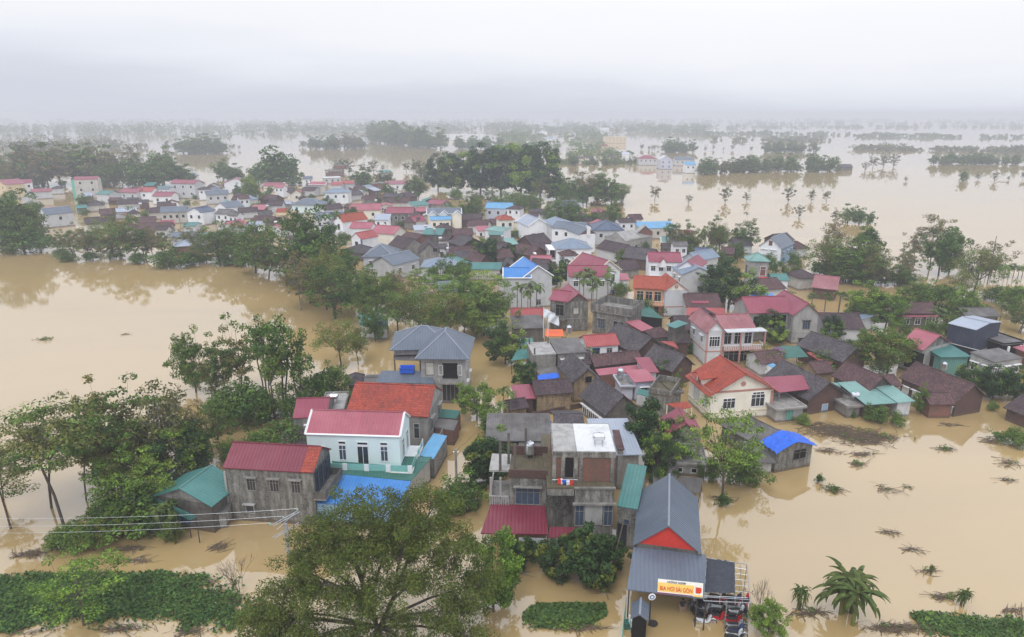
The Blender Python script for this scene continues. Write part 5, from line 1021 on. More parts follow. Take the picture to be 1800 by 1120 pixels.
def tree_proto(seed, crown, clumps, cr, nleaf, lsize, shell=.6, flat=.6, trunk=.35, tr=.16, lean=.3, limbs=6, leaf='leaf_dark', leaf2='leaf_mid', bark='bark', split=.35, droop=0.0, asp=.5, up=.35, multi=1, bare=.0, gap=.0):
    """unit tree 10 m tall; crown = (cz, rx, rz) envelope. returns (wood mesh, crown mesh)"""
    rs = np.random.RandomState(seed); rng = rs; cz, rx, rz = crown; C = []; rr = random.Random(seed)
    th = [rs.uniform(0, 6.28) for _ in range(4)]
    tries = 0
    while len(C) < clumps and tries < 4000:
        tries += 1; d = rs.normal(size=3); d /= np.linalg.norm(d); r = rs.uniform(shell, 1)**.6
        lob = 1 + .22*math.sin(2*math.atan2(d[1],d[0])+th[0]) + .20*math.sin(3*math.atan2(d[1],d[0])+th[1]) + .18*math.sin(5*d[2]+th[2]) + rs.uniform(-.14,.16)
        p = np.array([d[0]*rx*r*lob, d[1]*rx*r*lob, cz + d[2]*rz*r*lob])
        if p[2] < max(.7, cz - rz*.97): continue
        if all(np.linalg.norm((p-q)*np.array([1,1,1.2])) > cr*.55 for q in C): C.append(p)
    C = np.array(C); k = len(C)
    R = np.stack([cr*rs.uniform(.65,1.25,k), cr*rs.uniform(.65,1.25,k), cr*flat*rs.uniform(.65,1.25,k)], 1)
    Q = leaves(rs, C, R, nleaf, lsize, up=up, asp=asp)
    if gap: Q = Q[rs.uniform(size=len(Q)) > gap]
    idx = np.repeat((rs.uniform(size=k) < split).astype(int), nleaf)[:len(Q)] if not gap else (rs.uniform(size=len(Q)) < split).astype(int)
    # wood
    w = MB(); base = Vector((0,0,-1.5)); lx, ly = lean*rs.uniform(-1,1), lean*rs.uniform(-1,1)
    ang = np.arctan2(C[:,1], C[:,0]); order = np.argsort(ang); grp = np.array_split(order, limbs)
    for mstem in range(multi):
        ox, oy = (0,0) if multi == 1 else (rs.uniform(-.5,.5), rs.uniform(-.5,.5))
        top = Vector((ox*2+lx, oy*2+ly, 10*trunk)); w.path([Vector((ox,oy,-1.5)), Vector((ox+lx*.4, oy+ly*.4, 10*trunk*.5)), top], tr, 7, 0, tr*.72)
        w.path([top, Vector((top.x*.8, top.y*.8, cz)), Vector((top.x*.5, top.y*.5, cz+rz*.6))], tr*.6, 5, 0, tr*.15)
        for gi, g in enumerate(grp):
            if multi > 1 and gi % multi != mstem: continue
            if len(g) == 0: continue
            m_ = C[g].mean(0); e = top*.35 + Vector(m_)*.65; e.z = top.z + (m_[2]-top.z)*.6; mid = (top+e)/2 + Vector((rs.uniform(-.2,.2), rs.uniform(-.2,.2), .15))
            w.path([top, mid, e], tr*.55, 5, 0, tr*.3)
            for i in g:
                q = Vector(C[i]); a = e if rs.uniform() < .6 else mid; mm = (a+q)/2 + Vector((rs.uniform(-.15,.15), rs.uniform(-.15,.15), -.1)); w.path([a, mm, q], tr*.22, 3, 0, tr*.07)
    wood = w.mesh('trunk', [bark]); cm = leafmesh('crown', Q, [leaf, leaf2], idx)
    return wood, cm
def palm_proto(seed, n=11, fl=1.9, hgt=8.0, tr=.09, bark='palebark', leaf='frond', asp=1.0):
    rs = np.random.RandomState(seed); w = MB(); w.path([(0,0,-1.5),(.1,.05,hgt*.4),(.05,.1,hgt*.8),(0,0,hgt)], tr*1.3, 7, 0, tr); w.bar((0,0,hgt*.9),(0,0,hgt),tr*1.3,7)
    Q = []
    for i in range(n):
        a = 6.283*i/n + rs.uniform(-.2,.2); el = rs.uniform(-.1, 1.4); p = np.array([0,0,hgt]); L = fl*rs.uniform(.85,1.1); m = 14
        for j in range(m):
            t = j/m; e = el - 1.9*t; st = L/m; dirv = np.array([math.cos(a)*math.cos(e), math.sin(a)*math.cos(e), math.sin(e)]); p2 = p + dirv*st
            side = np.array([-math.sin(a), math.cos(a), 0]); ll = asp*.62*math.sin(math.pi*min(1, t*.9+.12))
            for sgn in (-1, 1):
                tip = (p+p2)/2 + side*sgn*ll + dirv*ll*.5 + np.array([0,0,-.25*ll]); Q.append([p, p+dirv*st*1.0, tip+dirv*.05, tip-dirv*.05])
            w.bar(p, p2, .02, 3, 0, .015, cap=False); p = p2
    return w.mesh('trunk', [bark]), leafmesh('crown', np.array(Q), [leaf])
def fanpalm_proto(seed, hgt=5.0):
    rs = np.random.RandomState(seed); w = MB(); w.path([(0,0,-1.5),(0,0,hgt)], .16, 7, 0, .13); Q = []
    for i in range(26):
        a = rs.uniform(0, 6.28); el = rs.uniform(-.5, 1.35); d = np.array([math.cos(a)*math.cos(el), math.sin(a)*math.cos(el), math.sin(el)]); c = np.array([0,0,hgt]) + d*.9; w.bar((0,0,hgt), c, .025, 3)
        side = np.array([-math.sin(a), math.cos(a), 0]); upv = np.cross(d, side)
        for j in range(14):
            t = -1.5+3.0*j/13; v = d*math.cos(t)+side*math.sin(t); tip = c + v*.95 + np.array([0,0,-.35]); m = c + v*.5; Q.append([c, m+np.cross(v, upv)*.05, tip, m-np.cross(v, upv)*.05])
    return w.mesh('trunk', ['palebark']), leafmesh('crown', np.array(Q), ['frond'])
def banana_proto(seed, stems=5, hgt=2.6):
    rs = np.random.RandomState(seed); w = MB(); q = MB()
    for s in range(stems):
        bx, by = rs.uniform(-.9,.9), rs.uniform(-.7,.7); hh = hgt*rs.uniform(.65,1.1); w.path([(bx,by,-1),(bx*1.15,by*1.15,hh)], .14, 7, 0, .08)
        for i in range(17):
            a = rs.uniform(0, 6.28); el = rs.uniform(-.1, 1.3); L = rs.uniform(1.4, 2.4); p = Vector((bx*1.15, by*1.15, hh-.1)); m = 9; prev = None
            side = Vector((-math.sin(a), math.cos(a), 0))
            for j in range(m+1):
                t = j/m; e = el - 2.1*t; dv = Vector((math.cos(a)*math.cos(e), math.sin(a)*math.cos(e), math.sin(e))); wd = .15*math.sin(math.pi*min(1, .08+t*.95))**.6 if t < 1 else .03
                l = p + side*wd + Vector((0,0,-wd*.45)); r = p - side*wd + Vector((0,0,-wd*.45))
                if prev and rs.uniform() > .06: q.face([prev[0], prev[1], p, l]); q.face([prev[1], prev[2], r, p])
                prev = (l, p.copy(), r); p = p + dv*(L/m)
    return w.mesh('stem', ['leaf_olive']), q.mesh('leaves', ['banana_leaf'])
def bare_proto(seed, n=5, hgt=4.0):
    rr = random.Random(seed); w = MB()
    def go(p, d, L, r, k):
        q = p + d*L; w.bar(p, q, r, 4, 0, r*.65, cap=False)
        if k == 0: return
        for _ in range(rr.choice((2,3,3))): go(q, (d+Vector((rr.uniform(-.6,.6), rr.uniform(-.6,.6), rr.uniform(-.1,.5)))).normalized(), L*rr.uniform(.55,.8), r*.62, k-1)
    for _ in range(n): go(Vector((rr.uniform(-.3,.3), rr.uniform(-.3,.3), -.8)), Vector((rr.uniform(-.4,.4), rr.uniform(-.4,.4), 1)).normalized(), hgt*.4, .05, 4)
    return w.mesh('branches', ['deadwood']), None
def bamboo_proto(seed):
    rs = np.random.RandomState(seed); w = MB(); C = []
    for i in range(22):
        a = rs.uniform(0, 6.28); r0 = rs.uniform(0,.7); out = rs.uniform(1.0, 3.6); hh = rs.uniform(6.5, 9.8); p = [Vector((math.cos(a)*r0, math.sin(a)*r0, -1))]
        for t in (.3,.6,.85,1.0): p.append(Vector((math.cos(a)*(r0+out*t**2.4), math.sin(a)*(r0+out*t**2.4), hh*(t-.22*t**4))))
        w.path(p, .05, 4, 0, .02)
        for t in (.45,.6,.7,.8,.9,1.0):
            C.append([math.cos(a)*(r0+out*t**2.4)+rs.uniform(-.4,.4), math.sin(a)*(r0+out*t**2.4)+rs.uniform(-.4,.4), hh*(t-.22*t**4)-.2])
    C = np.array(C); k = len(C); Q = leaves(rs, C, np.full((k,3), .62), 34, .34, asp=.22, up=.1)
    return w.mesh('stems', ['palebark']), leafmesh('crown', Q, ['leaf_olive', 'leaf_mid'], (rs.uniform(size=len(Q)) < .5).astype(int))
PROTO = {}
def protos():
    P = PROTO
    P['dense'] = [tree_proto(11+i, (5.3, 3.7, 4.3), 84, .98, 85, .40, shell=.35, flat=.75, trunk=.28, tr=.22, leaf='leaf_dark', leaf2='leaf_mid', up=.3) for i in range(3)]
    P['mango'] = [tree_proto(31+i, (5.4, 4.3, 4.3), 90, 1.1, 110, .48, shell=.5, flat=.8, trunk=.28, tr=.24, leaf='leaf_deep', leaf2='leaf_bright', split=.3, up=.4) for i in range(2)]
    P['round'] = [tree_proto(41+i, (5.6, 4.4, 4.2), 90, 1.05, 120, .40, shell=.45, flat=.8, trunk=.22, tr=.22, leaf='leaf_mid', leaf2='leaf_bright', split=.45, up=.35) for i in range(2)]
    P['airy'] = [tree_proto(51+i, (5.0, 3.5, 4.5), 66, .76, 56, .33, shell=.15, flat=.6, trunk=.26, tr=.13, leaf='leaf_dark', leaf2='leaf_olive', limbs=7, lean=1.3, multi=1+i % 3) for i in range(4)]
    P['thin'] = [tree_proto(61+i, (6.8, 2.0, 3.0), 34, .7, 60, .30, shell=.1, flat=.7, trunk=.45, tr=.10, leaf='leaf_mid', leaf2='leaf_dark', limbs=6, lean=.7, multi=2) for i in range(3)]
    P['feather'] = [tree_proto(71+i, (7.3, 3.6, 2.3), 46, 1.05, 85, .26, shell=.3, flat=.28, trunk=.5, tr=.11, leaf='leaf_olive', leaf2='leaf_mid', limbs=6, lean=.9, up=.6, asp=.45) for i in range(3)]
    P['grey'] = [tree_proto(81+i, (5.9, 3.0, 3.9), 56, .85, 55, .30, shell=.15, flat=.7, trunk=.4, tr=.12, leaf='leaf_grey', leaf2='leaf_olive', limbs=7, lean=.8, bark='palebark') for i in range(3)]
    P['willow'] = [tree_proto(91+i, (6.0, 3.4, 3.4), 60, 1.0, 80, .36, shell=.2, flat=.9, trunk=.3, tr=.15, leaf='leaf_olive', leaf2='leaf_mid', split=.5, limbs=6, up=.05, asp=.28) for i in range(3)]
    P['bright'] = [tree_proto(101+i, (6.3, 4.4, 3.3), 50, 1.05, 120, .28, shell=.25, flat=.24, gap=.35, trunk=.36, tr=.15, leaf='leaf_bright', leaf2='leaf_mid', split=.35, limbs=8, lean=.4, up=.6, asp=.5) for i in range(3)]
    P['yellow'] = [tree_proto(111+i, (5.8, 4.2, 3.4), 70, 1.1, 110, .40, shell=.4, flat=.7, trunk=.3, tr=.2, leaf='leaf_yellow', leaf2='leaf_mid', split=.5) for i in range(2)]
    P['bush'] = [tree_proto(121+i, (4.2, 5.2, 4.6), 50, 1.7, 75, .62, shell=.2, flat=.8, trunk=.1, tr=.16, leaf='leaf_dark', leaf2='leaf_mid', lean=.1) for i in range(3)]
    P['bigleaf'] = [tree_proto(131+i, (5.0, 4.6, 4.6), 80, 1.25, 85, .72, shell=.45, flat=.8, trunk=.12, tr=.2, leaf='leaf_deep', leaf2='leaf_yellow', split=.18, up=.3, asp=.6) for i in range(2)]
    P['far'] = [tree_proto(141+i, (4.5, 3.9, 4.9), 46, 1.35, 34, .9, shell=.2, flat=.7, trunk=.3, tr=.3, leaf='leaf_dark', leaf2='leaf_mid') for i in range(3)]
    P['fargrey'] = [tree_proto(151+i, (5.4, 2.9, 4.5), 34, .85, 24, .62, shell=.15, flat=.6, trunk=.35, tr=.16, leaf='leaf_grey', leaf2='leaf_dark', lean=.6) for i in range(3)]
    P['areca'] = [palm_proto(5+i, 11, 2.5, 7.9, asp=.8) for i in range(3)]
    P['coco'] = [palm_proto(15+i, 15, 3.3, 6.5, .14, asp=1.25) for i in range(2)]
    P['fan'] = [fanpalm_proto(25+i) for i in range(2)]
    P['banana'] = [banana_proto(35+i) for i in range(2)]
    P['bare'] = [bare_proto(45+i) for i in range(2)]
    P['bamboo'] = [bamboo_proto(55+i) for i in range(2)]
PH = {'areca': 9.3, 'coco': 8.6, 'fan': 6.8, 'banana': 4.4, 'bare': 4.6, 'bamboo': 9.2, 'bush': 9.3, 'far': 9.8}
WORD = {'banana': ('banana_plant', 'banana plant'), 'bush': ('bush', 'bush'), 'bare': ('bare_shrub', 'shrub'), 'bamboo': ('bamboo_clump', 'bamboo'), 'areca': ('palm_tree', 'palm'), 'coco': ('palm_tree', 'palm'), 'fan': ('fan_palm', 'palm')}
TC = [0]
REC = []
def T(kind, x, yb, yt, label, group=None, wx=1.0, hmax=None, z0=0.0):
    TC[0] += 1; REC.append((kind, x, yb, yt, label, group, wx, z0, TC[0]))
def build_trees():
    """the 300 trees that show largest are objects; the far rest is one hazy mass"""
    nm = lambda r: WORD.get(r[0], ('tree', 'tree'))[0]
    tr = sorted([r for r in REC if nm(r) == 'tree'], key=lambda r: -(r[2]-r[3])**2*r[6]); small = set(r[8] for r in tr[295:]); VV = []; FF = []; MI = []; mats = []; n0 = 0
    for r in REC:
        if r[8] not in small: place(*r); continue
        kind, x, yb, yt, label, group, wx, z0, tc = r; rr = random.Random(tc*7919); pr = PROTO[kind][rr.randrange(len(PROTO[kind]))]
        s = (zat(x, yb, yt)-z0)/PH.get(kind, 9.9); p = W(x, yb); a = rr.uniform(0, 6.28); ca, sa = math.cos(a), math.sin(a); kx = s*wx
        for me in pr:
            n = len(me.vertices); co = np.empty(n*3, np.float32); me.vertices.foreach_get('co', co); co = co.reshape(-1,3)
            VV.append(np.stack([p.x+kx*(co[:,0]*ca-co[:,1]*sa), p.y+kx*(co[:,0]*sa+co[:,1]*ca), z0+s*co[:,2]], 1)); mi = []
            for m in me.materials:
                if m.name not in mats: mats.append(m.name)
                mi.append(mats.index(m.name))
            k = len(me.polygons); ls = np.empty(k, np.int32); lt = np.empty(k, np.int32); pm = np.empty(k, np.int32); me.polygons.foreach_get('loop_start', ls); me.polygons.foreach_get('loop_total', lt); me.polygons.foreach_get('material_index', pm)
            lv = np.empty(len(me.loops), np.int32); me.loops.foreach_get('vertex_index', lv); q = lt == 4; FF.append(lv[ls[q][:,None]+np.arange(4)]+n0); MI.append(np.array(mi)[pm[q]]); n0 += n
    if VV:
        V = np.concatenate(VV); F = np.concatenate(FF); me = bpy.data.meshes.new('distant_trees'); me.vertices.add(len(V)); me.vertices.foreach_set('co', V.ravel().astype(np.float32)); me.loops.add(F.size); me.loops.foreach_set('vertex_index', F.ravel().astype(np.int32))
        me.polygons.add(len(F)); me.polygons.foreach_set('loop_start', np.arange(0, F.size, 4, dtype=np.int32)); me.polygons.foreach_set('loop_total', np.full(len(F), 4, np.int32))
        for m in mats: me.materials.append(MATS[m])
        me.polygons.foreach_set('material_index', np.concatenate(MI).astype(np.int32)); me.update(calc_edges=True); o = bpy.data.objects.new('distant_trees', me); link(o); tag(o, 'the many small hazy trees on the islets and shores far beyond the village', 'trees', kind='stuff')
def place(kind, x, yb, yt, label, group, wx, z0, tc):
    rr = random.Random(tc*7919); pr = PROTO[kind][rr.randrange(len(PROTO[kind]))]
    hh = zat(x, yb, yt) - z0; s = hh / PH.get(kind, 9.9); nm, cat = WORD.get(kind, ('tree', 'tree'))
    p = W(x, yb); o = root(nm, (p.x, p.y, z0), rr.uniform(0, 6.28), label, cat, group)
    o.scale = (s*wx*rr.uniform(.94,1.06), s*wx*rr.uniform(.94,1.06), s)
    names = {'bare': ('branches',), 'banana': ('stem', 'leaves'), 'bamboo': ('stems', 'crown')}.get(kind, ('trunk', 'crown'))
    for n_, me in zip(names, pr):
        if me is not None: c = bpy.data.objects.new(n_, me); link(c, o)
    return o
def belt(kinds, pts, n, hpx, label, group, seed, jit=6, wx=1.0):
    """n single trees scattered along a polyline of water pixels"""
    rr = random.Random(seed); seg = list(zip(pts, pts[1:]))
    for i in range(n):
        a, b = seg[min(len(seg)-1, int(len(seg)*(i+.5)/n))]; t = rr.random(); x = a[0]+(b[0]-a[0])*t + rr.uniform(-jit, jit); y = a[1]+(b[1]-a[1])*t + rr.uniform(-jit*.4, jit*.4); hp = hpx*rr.uniform(.5, 1.25)
        T(rr.choice(kinds), x, y, y-hp, label, group, wx*rr.uniform(.9,1.25))
protos()
def plant():
    # -- left foreground
    g = 'feathery trees standing in the water at the left edge'
    T('feather', 116, 925, 702, 'tall feathery tree with long bare stem at the left edge, tallest of its group', g, 1.05); T('feather', 88, 893, 728, 'feathery tree leaning behind the tallest feathery one at the left', g, 1.1)
    T('feather', 20, 930, 800, 'low feathery tree with tilted trunk at the very left edge', g, 1.2); T('feather', 150, 880, 742, 'sparse feathery tree between the left edge group and the dark thicket', g, .9); T('feather', 6, 880, 790, 'thin feathery tree cut by the left picture edge', g, 1.2)
    g = 'dark trees of the left thicket'
    for i, (k, x, yb, yt, w, l) in enumerate([('airy',185,850,684,1.0,'dark tree at the left rim of the thicket, with thin arching limbs'),('airy',225,840,672,1.05,'dark airy tree topping the thicket left of its middle'),('airy',262,850,676,1.0,'olive dark tree in the middle of the left thicket'),
        ('grey',300,850,668,1.0,'pale sparse tree with bare twigs near the thicket top'),('airy',240,885,745,1.2,'dark bushy tree low in the front of the thicket'),('airy',205,870,740,.9,'dense dark tree at the left foot of the thicket'),
        ('grey',325,820,690,.9,'half bare tree with thin grey limbs right of the thicket'),('airy',275,840,730,1.1,'dense dark tree at the right foot of the thicket'),('bright',225,912,792,1.15,'bright green feathery tree in front of the dark thicket'),('bright',262,905,800,.9,'smaller bright green layered tree touching the bright feathery one'),
        ('dense',345,825,750,1.0,'round leafy bush tree left of the teal shed ridge'),('mango',318,850,752,1.1,'glossy leafy tree directly behind the teal shed'),('airy',375,795,700,1.0,'dark leafy tree right of the thicket near the flooded inlet')]): T(k, x, yb, yt, l, g, w)
    g = 'trees along the left bank'
    for k, x, yb, yt, w, l in [('dense',345,690,585,.75,'tree with dark separate leaf masses leaning over the left water'),('airy',375,700,615,1.0,'broad dark tree behind the leaning one at the left water'),('airy',425,690,548,.85,'tall dark tree with slim crown above the left bank'),('airy',400,700,590,.9,'dark airy tree between the slim and the broad bank trees'),
        ('thin',470,705,545,.9,'slender green tree with bare stems right of the slim dark crown'),('thin',500,730,533,.9,'tallest slender tree over the inlet, light crown'),('thin',530,735,560,.8,'slender forked tree with one bent stem at the inlet'),('thin',485,740,600,.9,'lower slender tree in front of the forked one'),
        ('willow',600,645,556,1.2,'willow like tree with trailing leaves standing in the water'),('willow',630,640,575,1.0,'smaller willow like tree right of the trailing one'),('bush',435,745,672,1.2,'big green bush beside the flooded inlet'),('bush',475,735,680,1.0,'green bush touching the water right of the big one'),('bush',395,752,690,1.0,'leafy bush left of the big green one'),
        ('bush',560,720,645,1.0,'dark green bush behind the magenta roofed house'),('dense',590,715,640,.9,'dark round tree left of the hipped grey villa'),('bush',520,745,690,.7,'low bush near the solar water heater'),('bush',500,800,742,1.3,'dark hedge like bush behind the crimson roof'),('bush',455,805,760,1.0,'bush left of the dark hedge behind the crimson roof'),('bush',405,810,770,.9,'bush between the teal shed and the crimson roof'),
        ('bush',620,740,690,.5,'small bush at the left end of the orange tiled roof')]: T(k, x, yb, yt, l, g, w)
    g = 'low plants by the teal shed'
    for k, x, yb, yt, w, l in [('bush',190,935,880,1.4,'dark low tree in front of the bright green feathery one'),('yellow',215,945,895,1.2,'yellow green low tree on the mud bank'),('bush',245,925,850,1.3,'leafy shrub left of the teal shed'),('bush',130,965,922,1.3,'low round shrub nearest the left debris'),('yellow',165,968,918,1.2,'yellowish shrub on the debris bank'),
        ('bush',100,965,935,.9,'tiny dark shrub at the tip of the debris bank'),('banana',300,938,868,.8,'long drooping palm like plant in front of the teal shed'),('coco',285,945,880,.6,'arching frond plant in front of the teal shed'),('bush',300,950,915,.8,'green undergrowth at the foot of the arching fronds'),('banana',310,955,905,.5,'small banana plant near the wires')]: T(k, x, yb, yt, l, g, w)
    T('bright', 148, 1100, 975, 'small layered tree rising through the left water hyacinths', None, 1.25)
    T('bare', 425, 1035, 968, 'bare twiggy shrub sticking out of the water in the lower left')
    T('round', 868, 1075, 950, 'round light green tree right of the huge foreground tree', None, .85)
    # -- lane and court
    g = 'trees along the flooded lane'
    for k, x, yb, yt, w, l in [('round',838,738,680,1.1,'round green tree beside the hipped grey villa'),('mango',888,640,574,1.05,'round leafy tree leaning over the lane by the teal canopy'),('mango',922,680,636,1.0,'small round tree in front of the blue tarpaulin'),('areca',885,735,675,1.0,'left slim palm in the lane'),('areca',898,742,682,.9,'right slim palm in the lane'),('areca',880,760,705,1.0,'short palm by the outhouse'),
        ('bush',870,765,722,1.4,'green bush at the foot of the short palm'),('bush',915,765,732,1.2,'green bush behind the corrugated roof'),('bigleaf',855,848,775,1.0,'dark glossy bush left of the bare columns'),('areca',836,858,792,1.1,'small drooping palm beside the glossy bush'),('areca',880,800,745,.9,'palm top between the bare columns'),('bush',815,893,838,1.1,'green creeper bush by the lane pole'),
        ('bush',790,905,850,.9,'leafy bush behind the huge foreground tree'),('mango',1145,812,715,1.0,'tall glossy green tree right of the blackened gable'),('mango',1158,850,765,.7,'lower glossy green tree against the magenta gabled house'),('bush',1168,668,650,1.6,'shrub growing out of the roofless ruin'),('bush',1190,690,655,.5,'small shrub beside the cream villa'),
        ('bigleaf',915,998,950,1.0,'leftmost glossy dark tree before the crimson canopy'),('bigleaf',972,1012,954,.95,'middle glossy dark tree before the crimson canopy'),('bigleaf',1036,1028,938,.9,'largest glossy dark tree before the stained house'),('bigleaf',1066,1000,944,.85,'glossy dark tree at the corner of the stained house'),
        ('bush',990,628,598,.5,'small leafy plant behind the flags'),('bush',1062,628,612,.8,'creeper at the foot of the low white house'),('bush',1215,622,600,.8,'bush beside the rose pilaster villa')]: T(k, x, yb, yt, l, g, w, z0=3.9 if 'ruin' in l else 0.0)
    T('bright', 1270, 884, 694, 'tall light green feathery tree standing alone in the open water', None, .74)
    T('bush', 1271, 890, 866, 'small leafy shrub at the foot of the lone feathery tree', None, .8)
    for x, y, t, w, l in ((1300,850,775,1.3,'dark leafy bush behind the lone feathery tree'),(1250,845,790,1.0,'dark bush between the feathery tree and the cream villa'),(1240,770,735,.8,'bush in front of the cream villa')): T('bush', x, y, t+12, l, 'bushes by the cream villa', w*.75)
    # -- debris shore right
    g = 'plants along the right shore'
    for k, x, yb, yt, w, l in [('bush',1538,742,710,1.0,'leafy plant standing in water before the patched teal roof'),('bush',1575,748,722,.9,'small bush right of the leafy water plant'),('dense',1618,728,680,.7,'small tree in front of the second teal roof'),('bush',1500,735,722,.6,'tiny plant on the brick shore'),('bush',1410,745,728,1.4,'low bush at the foot of the grey outbuilding'),
        ('bush',1780,780,752,1.5,'broad leafed plant in the open water at the right'),('bush',1756,772,760,1.2,'smaller broad leafed plant left of it in the open water'),('bush',1744,722,705,.9,'small bush at the corner of the very long tiled house'),('banana',1495,1082,985,1.15,'large banana clump in the lower right water'),('banana',1405,1072,1018,.6,'ragged small banana plant left of the large clump'),
        ('banana',1635,1010,988,.45,'tiny banana tuft floating right of the large clump'),('banana',1690,1065,1025,.7,'half drowned banana plant at the lower right'),('round',1348,1118,1066,1.05,'round light green shrub right of the motorcycles'),('bush',1440,848,832,.7,'floating green sprig right of the tarpaulin hut'),('bare',1338,1085,1000,.5,'thin twiggy bush by the pipe frame')]: T(k, x, yb, yt, l, g, w)
    # -- right middle
    g = 'trees between the houses on the right'
    for k, x, yb, yt, w, l in [('mango',1280,543,464,1.25,'very large round dark green tree behind the magenta roofs'),('mango',1248,520,478,1.0,'smaller round tree at the left side of the very large one'),('mango',1352,602,552,1.1,'round leafy tree in front of the long grey house'),('mango',1460,602,560,1.1,'round leafy tree right of the grey cross gable'),('yellow',1515,650,585,1.1,'yellow green tree left of the rose pink barn'),('yellow',1560,655,575,1.15,'taller yellow green tree against the rose pink barn'),
        ('round',1520,572,506,1.15,'bright round tree beyond the long dark tiled roof'),('round',1555,580,520,1.1,'second bright round tree right of the first'),('mango',1700,692,645,1.25,'round dark tree before the brown brick block'),('mango',1745,700,648,1.2,'middle round dark tree before the brown brick block'),('mango',1785,705,650,1.2,'right round dark tree at the picture edge'),('round',1692,560,510,1.05,'round tree behind the silver roofed warehouse'),
        ('fan',1472,560,508,1.2,'fan palm behind the grey cross gable, right one'),('fan',1448,555,512,1.1,'fan palm behind the grey cross gable, middle one'),('fan',1425,548,512,1.1,'fan palm behind the grey cross gable, left one'),('bush',1395,552,520,1.6,'wide green bush left of the fan palms'),('dense',1640,565,498,1.1,'dark green tree behind the brown tiled house'),('dense',1610,550,494,1.2,'green tree left of the dark green one behind the brown tiled house'),
        ('dense',1360,500,458,1.0,'dark tree in front of the sky blue walled house'),('bush',1400,492,468,1.3,'low bush below the sky blue walled house'),('dense',1665,600,555,1.1,'dark tree left of the navy warehouse'),('dense',1630,605,562,1.1,'dark tree behind the rose pink barn'),('areca',1642,590,535,1.1,'slim palm among trees behind the rose pink barn'),('areca',1635,590,540,1.0,'second slim palm behind the rose pink barn'),
        ('dense',1780,560,500,1.1,'leafy tree at the right edge above the porch house'),('round',1770,545,508,1.0,'round tree near the right edge'),('airy',1790,585,520,1.1,'airy tree at the right edge'),('areca',1755,575,530,1.0,'slim palm right of the warehouse'),('dense',1590,600,570,1.0,'dark tree between the yellow green trees and the pink awning')]: T(k, x, yb, yt, l, g, w)
    g = 'slim palms in front of the white walled houses'
    for x, yb, yt, w in [(910,560,495,1),(917,562,497,.9),(927,566,505,1.1),(932,560,492,1),(943,562,492,1.1),(1017,540,472,1),(1025,546,480,1),(1034,528,465,1.1),(1040,548,476,1.1),(1042,550,500,1),(1048,545,488,1),(1067,540,468,.9),(1073,540,490,1.1),(1059,558,520,1),(912,592,540,.8)]: T('areca', x, yb, yt, 'slim palm of the palm group in front of the blue and rose roofed houses', g, w)
    T('coco', 862, 488, 462, 'small coconut palm beside the teal roof', None, .8); T('coco', 682, 425, 405, 'small palm in front of the cream gable', None, .8)
    # -- middle grove
    g = 'leafy trees of the middle grove'
    for k, x, yb, yt, w in [('dense',640,548,478,1.1),('dense',665,560,482,1.1),('willow',700,590,508,1.2),('willow',735,600,500,1.2),('bright',770,560,470,1.0),('bright',800,560,488,1.2),('willow',790,605,505,1.2),('willow',760,610,530,1.2),('dense',850,590,500,1.2),('dense',830,570,490,1.2),('bright',845,545,462,1.1),('dense',790,520,455,1.0),('bright',740,520,462,.9),('dense',865,575,520,1.1),
        ('willow',720,560,490,1.1),('grey',700,545,475,1.0),('dense',660,600,540,.9),('dense',812,500,458,1.1),('willow',815,600,520,1.1),('bright',875,610,548,1.0),('dense',690,520,478,1.0),('round',640,520,480,.8)]:
        T(k, x, yb, yt, 'leafy tree of the grove between the lane water and the slate roofed houses', g, w)
    g = 'trees on the bank left of the grove'
    for k, x, yb, yt, w in [('airy',470,490,395,1.1),('dense',540,500,368,.9),('dense',560,505,400,1.2),('dense',585,505,430,1.1),('airy',500,490,410,1.3),('airy',520,500,425,1.3),('airy',545,535,452,1.2),('grey',530,545,440,1.0),('airy',585,560,450,1.2),('dense',600,520,455,1.0),('willow',575,545,440,1.1),('grey',560,530,470,1.2),('airy',490,480,430,1.3),('dense',610,500,440,.9),('bush',600,530,508,1.6)]:
        T(k, x, yb, yt, 'dark leafy tree leaning over the water on the bank left of the grove', g, w)
    g = 'trees of the left shore'
    for k, x, yb, yt, w in [('dense',20,440,340,1.2),('dense',42,440,360,1.1),('dense',5,425,360,1.1),('dense',72,440,396,1.0),('bush',45,445,395,1.5),('airy',108,445,402,1.1),('airy',130,450,396,1.2),('grey',150,455,398,1.1),('airy',165,455,395,1.3),('airy',190,455,390,1.3),('airy',215,450,380,1.2),('airy',233,455,372,1.3),('airy',255,455,395,1.2),('grey',270,455,400,1.1),('bush',305,470,432,1.4),('bush',340,465,440,1.2),
        ('airy',290,450,400,1.2),('airy',330,440,392,1.0),('airy',365,460,400,1.1),('airy',385,465,395,1.2),('dense',410,460,392,1.1),('airy',430,465,400,1.2),('dense',450,480,395,1.1),('bush',120,460,440,1.2),('airy',400,450,402,1.2),('grey',350,455,400,1.0),('bright',180,430,382,.9),('dense',150,372,342,1.0),('bush',60,372,352,1.1),('dense',20,365,335,1.1),('bush',110,452,434,1.6),('bush',160,458,440,1.5),('bush',205,455,438,1.5),('bush',245,462,442,1.6),('bush',285,458,440,1.4),('bush',360,462,444,1.5),('bush',395,466,446,1.6),('bush',425,468,446,1.4)]:
        T(k, x, yb, yt, 'dark tree with bare lower limbs in the row along the left shore', g, w)
    g = 'trees inside the far village'
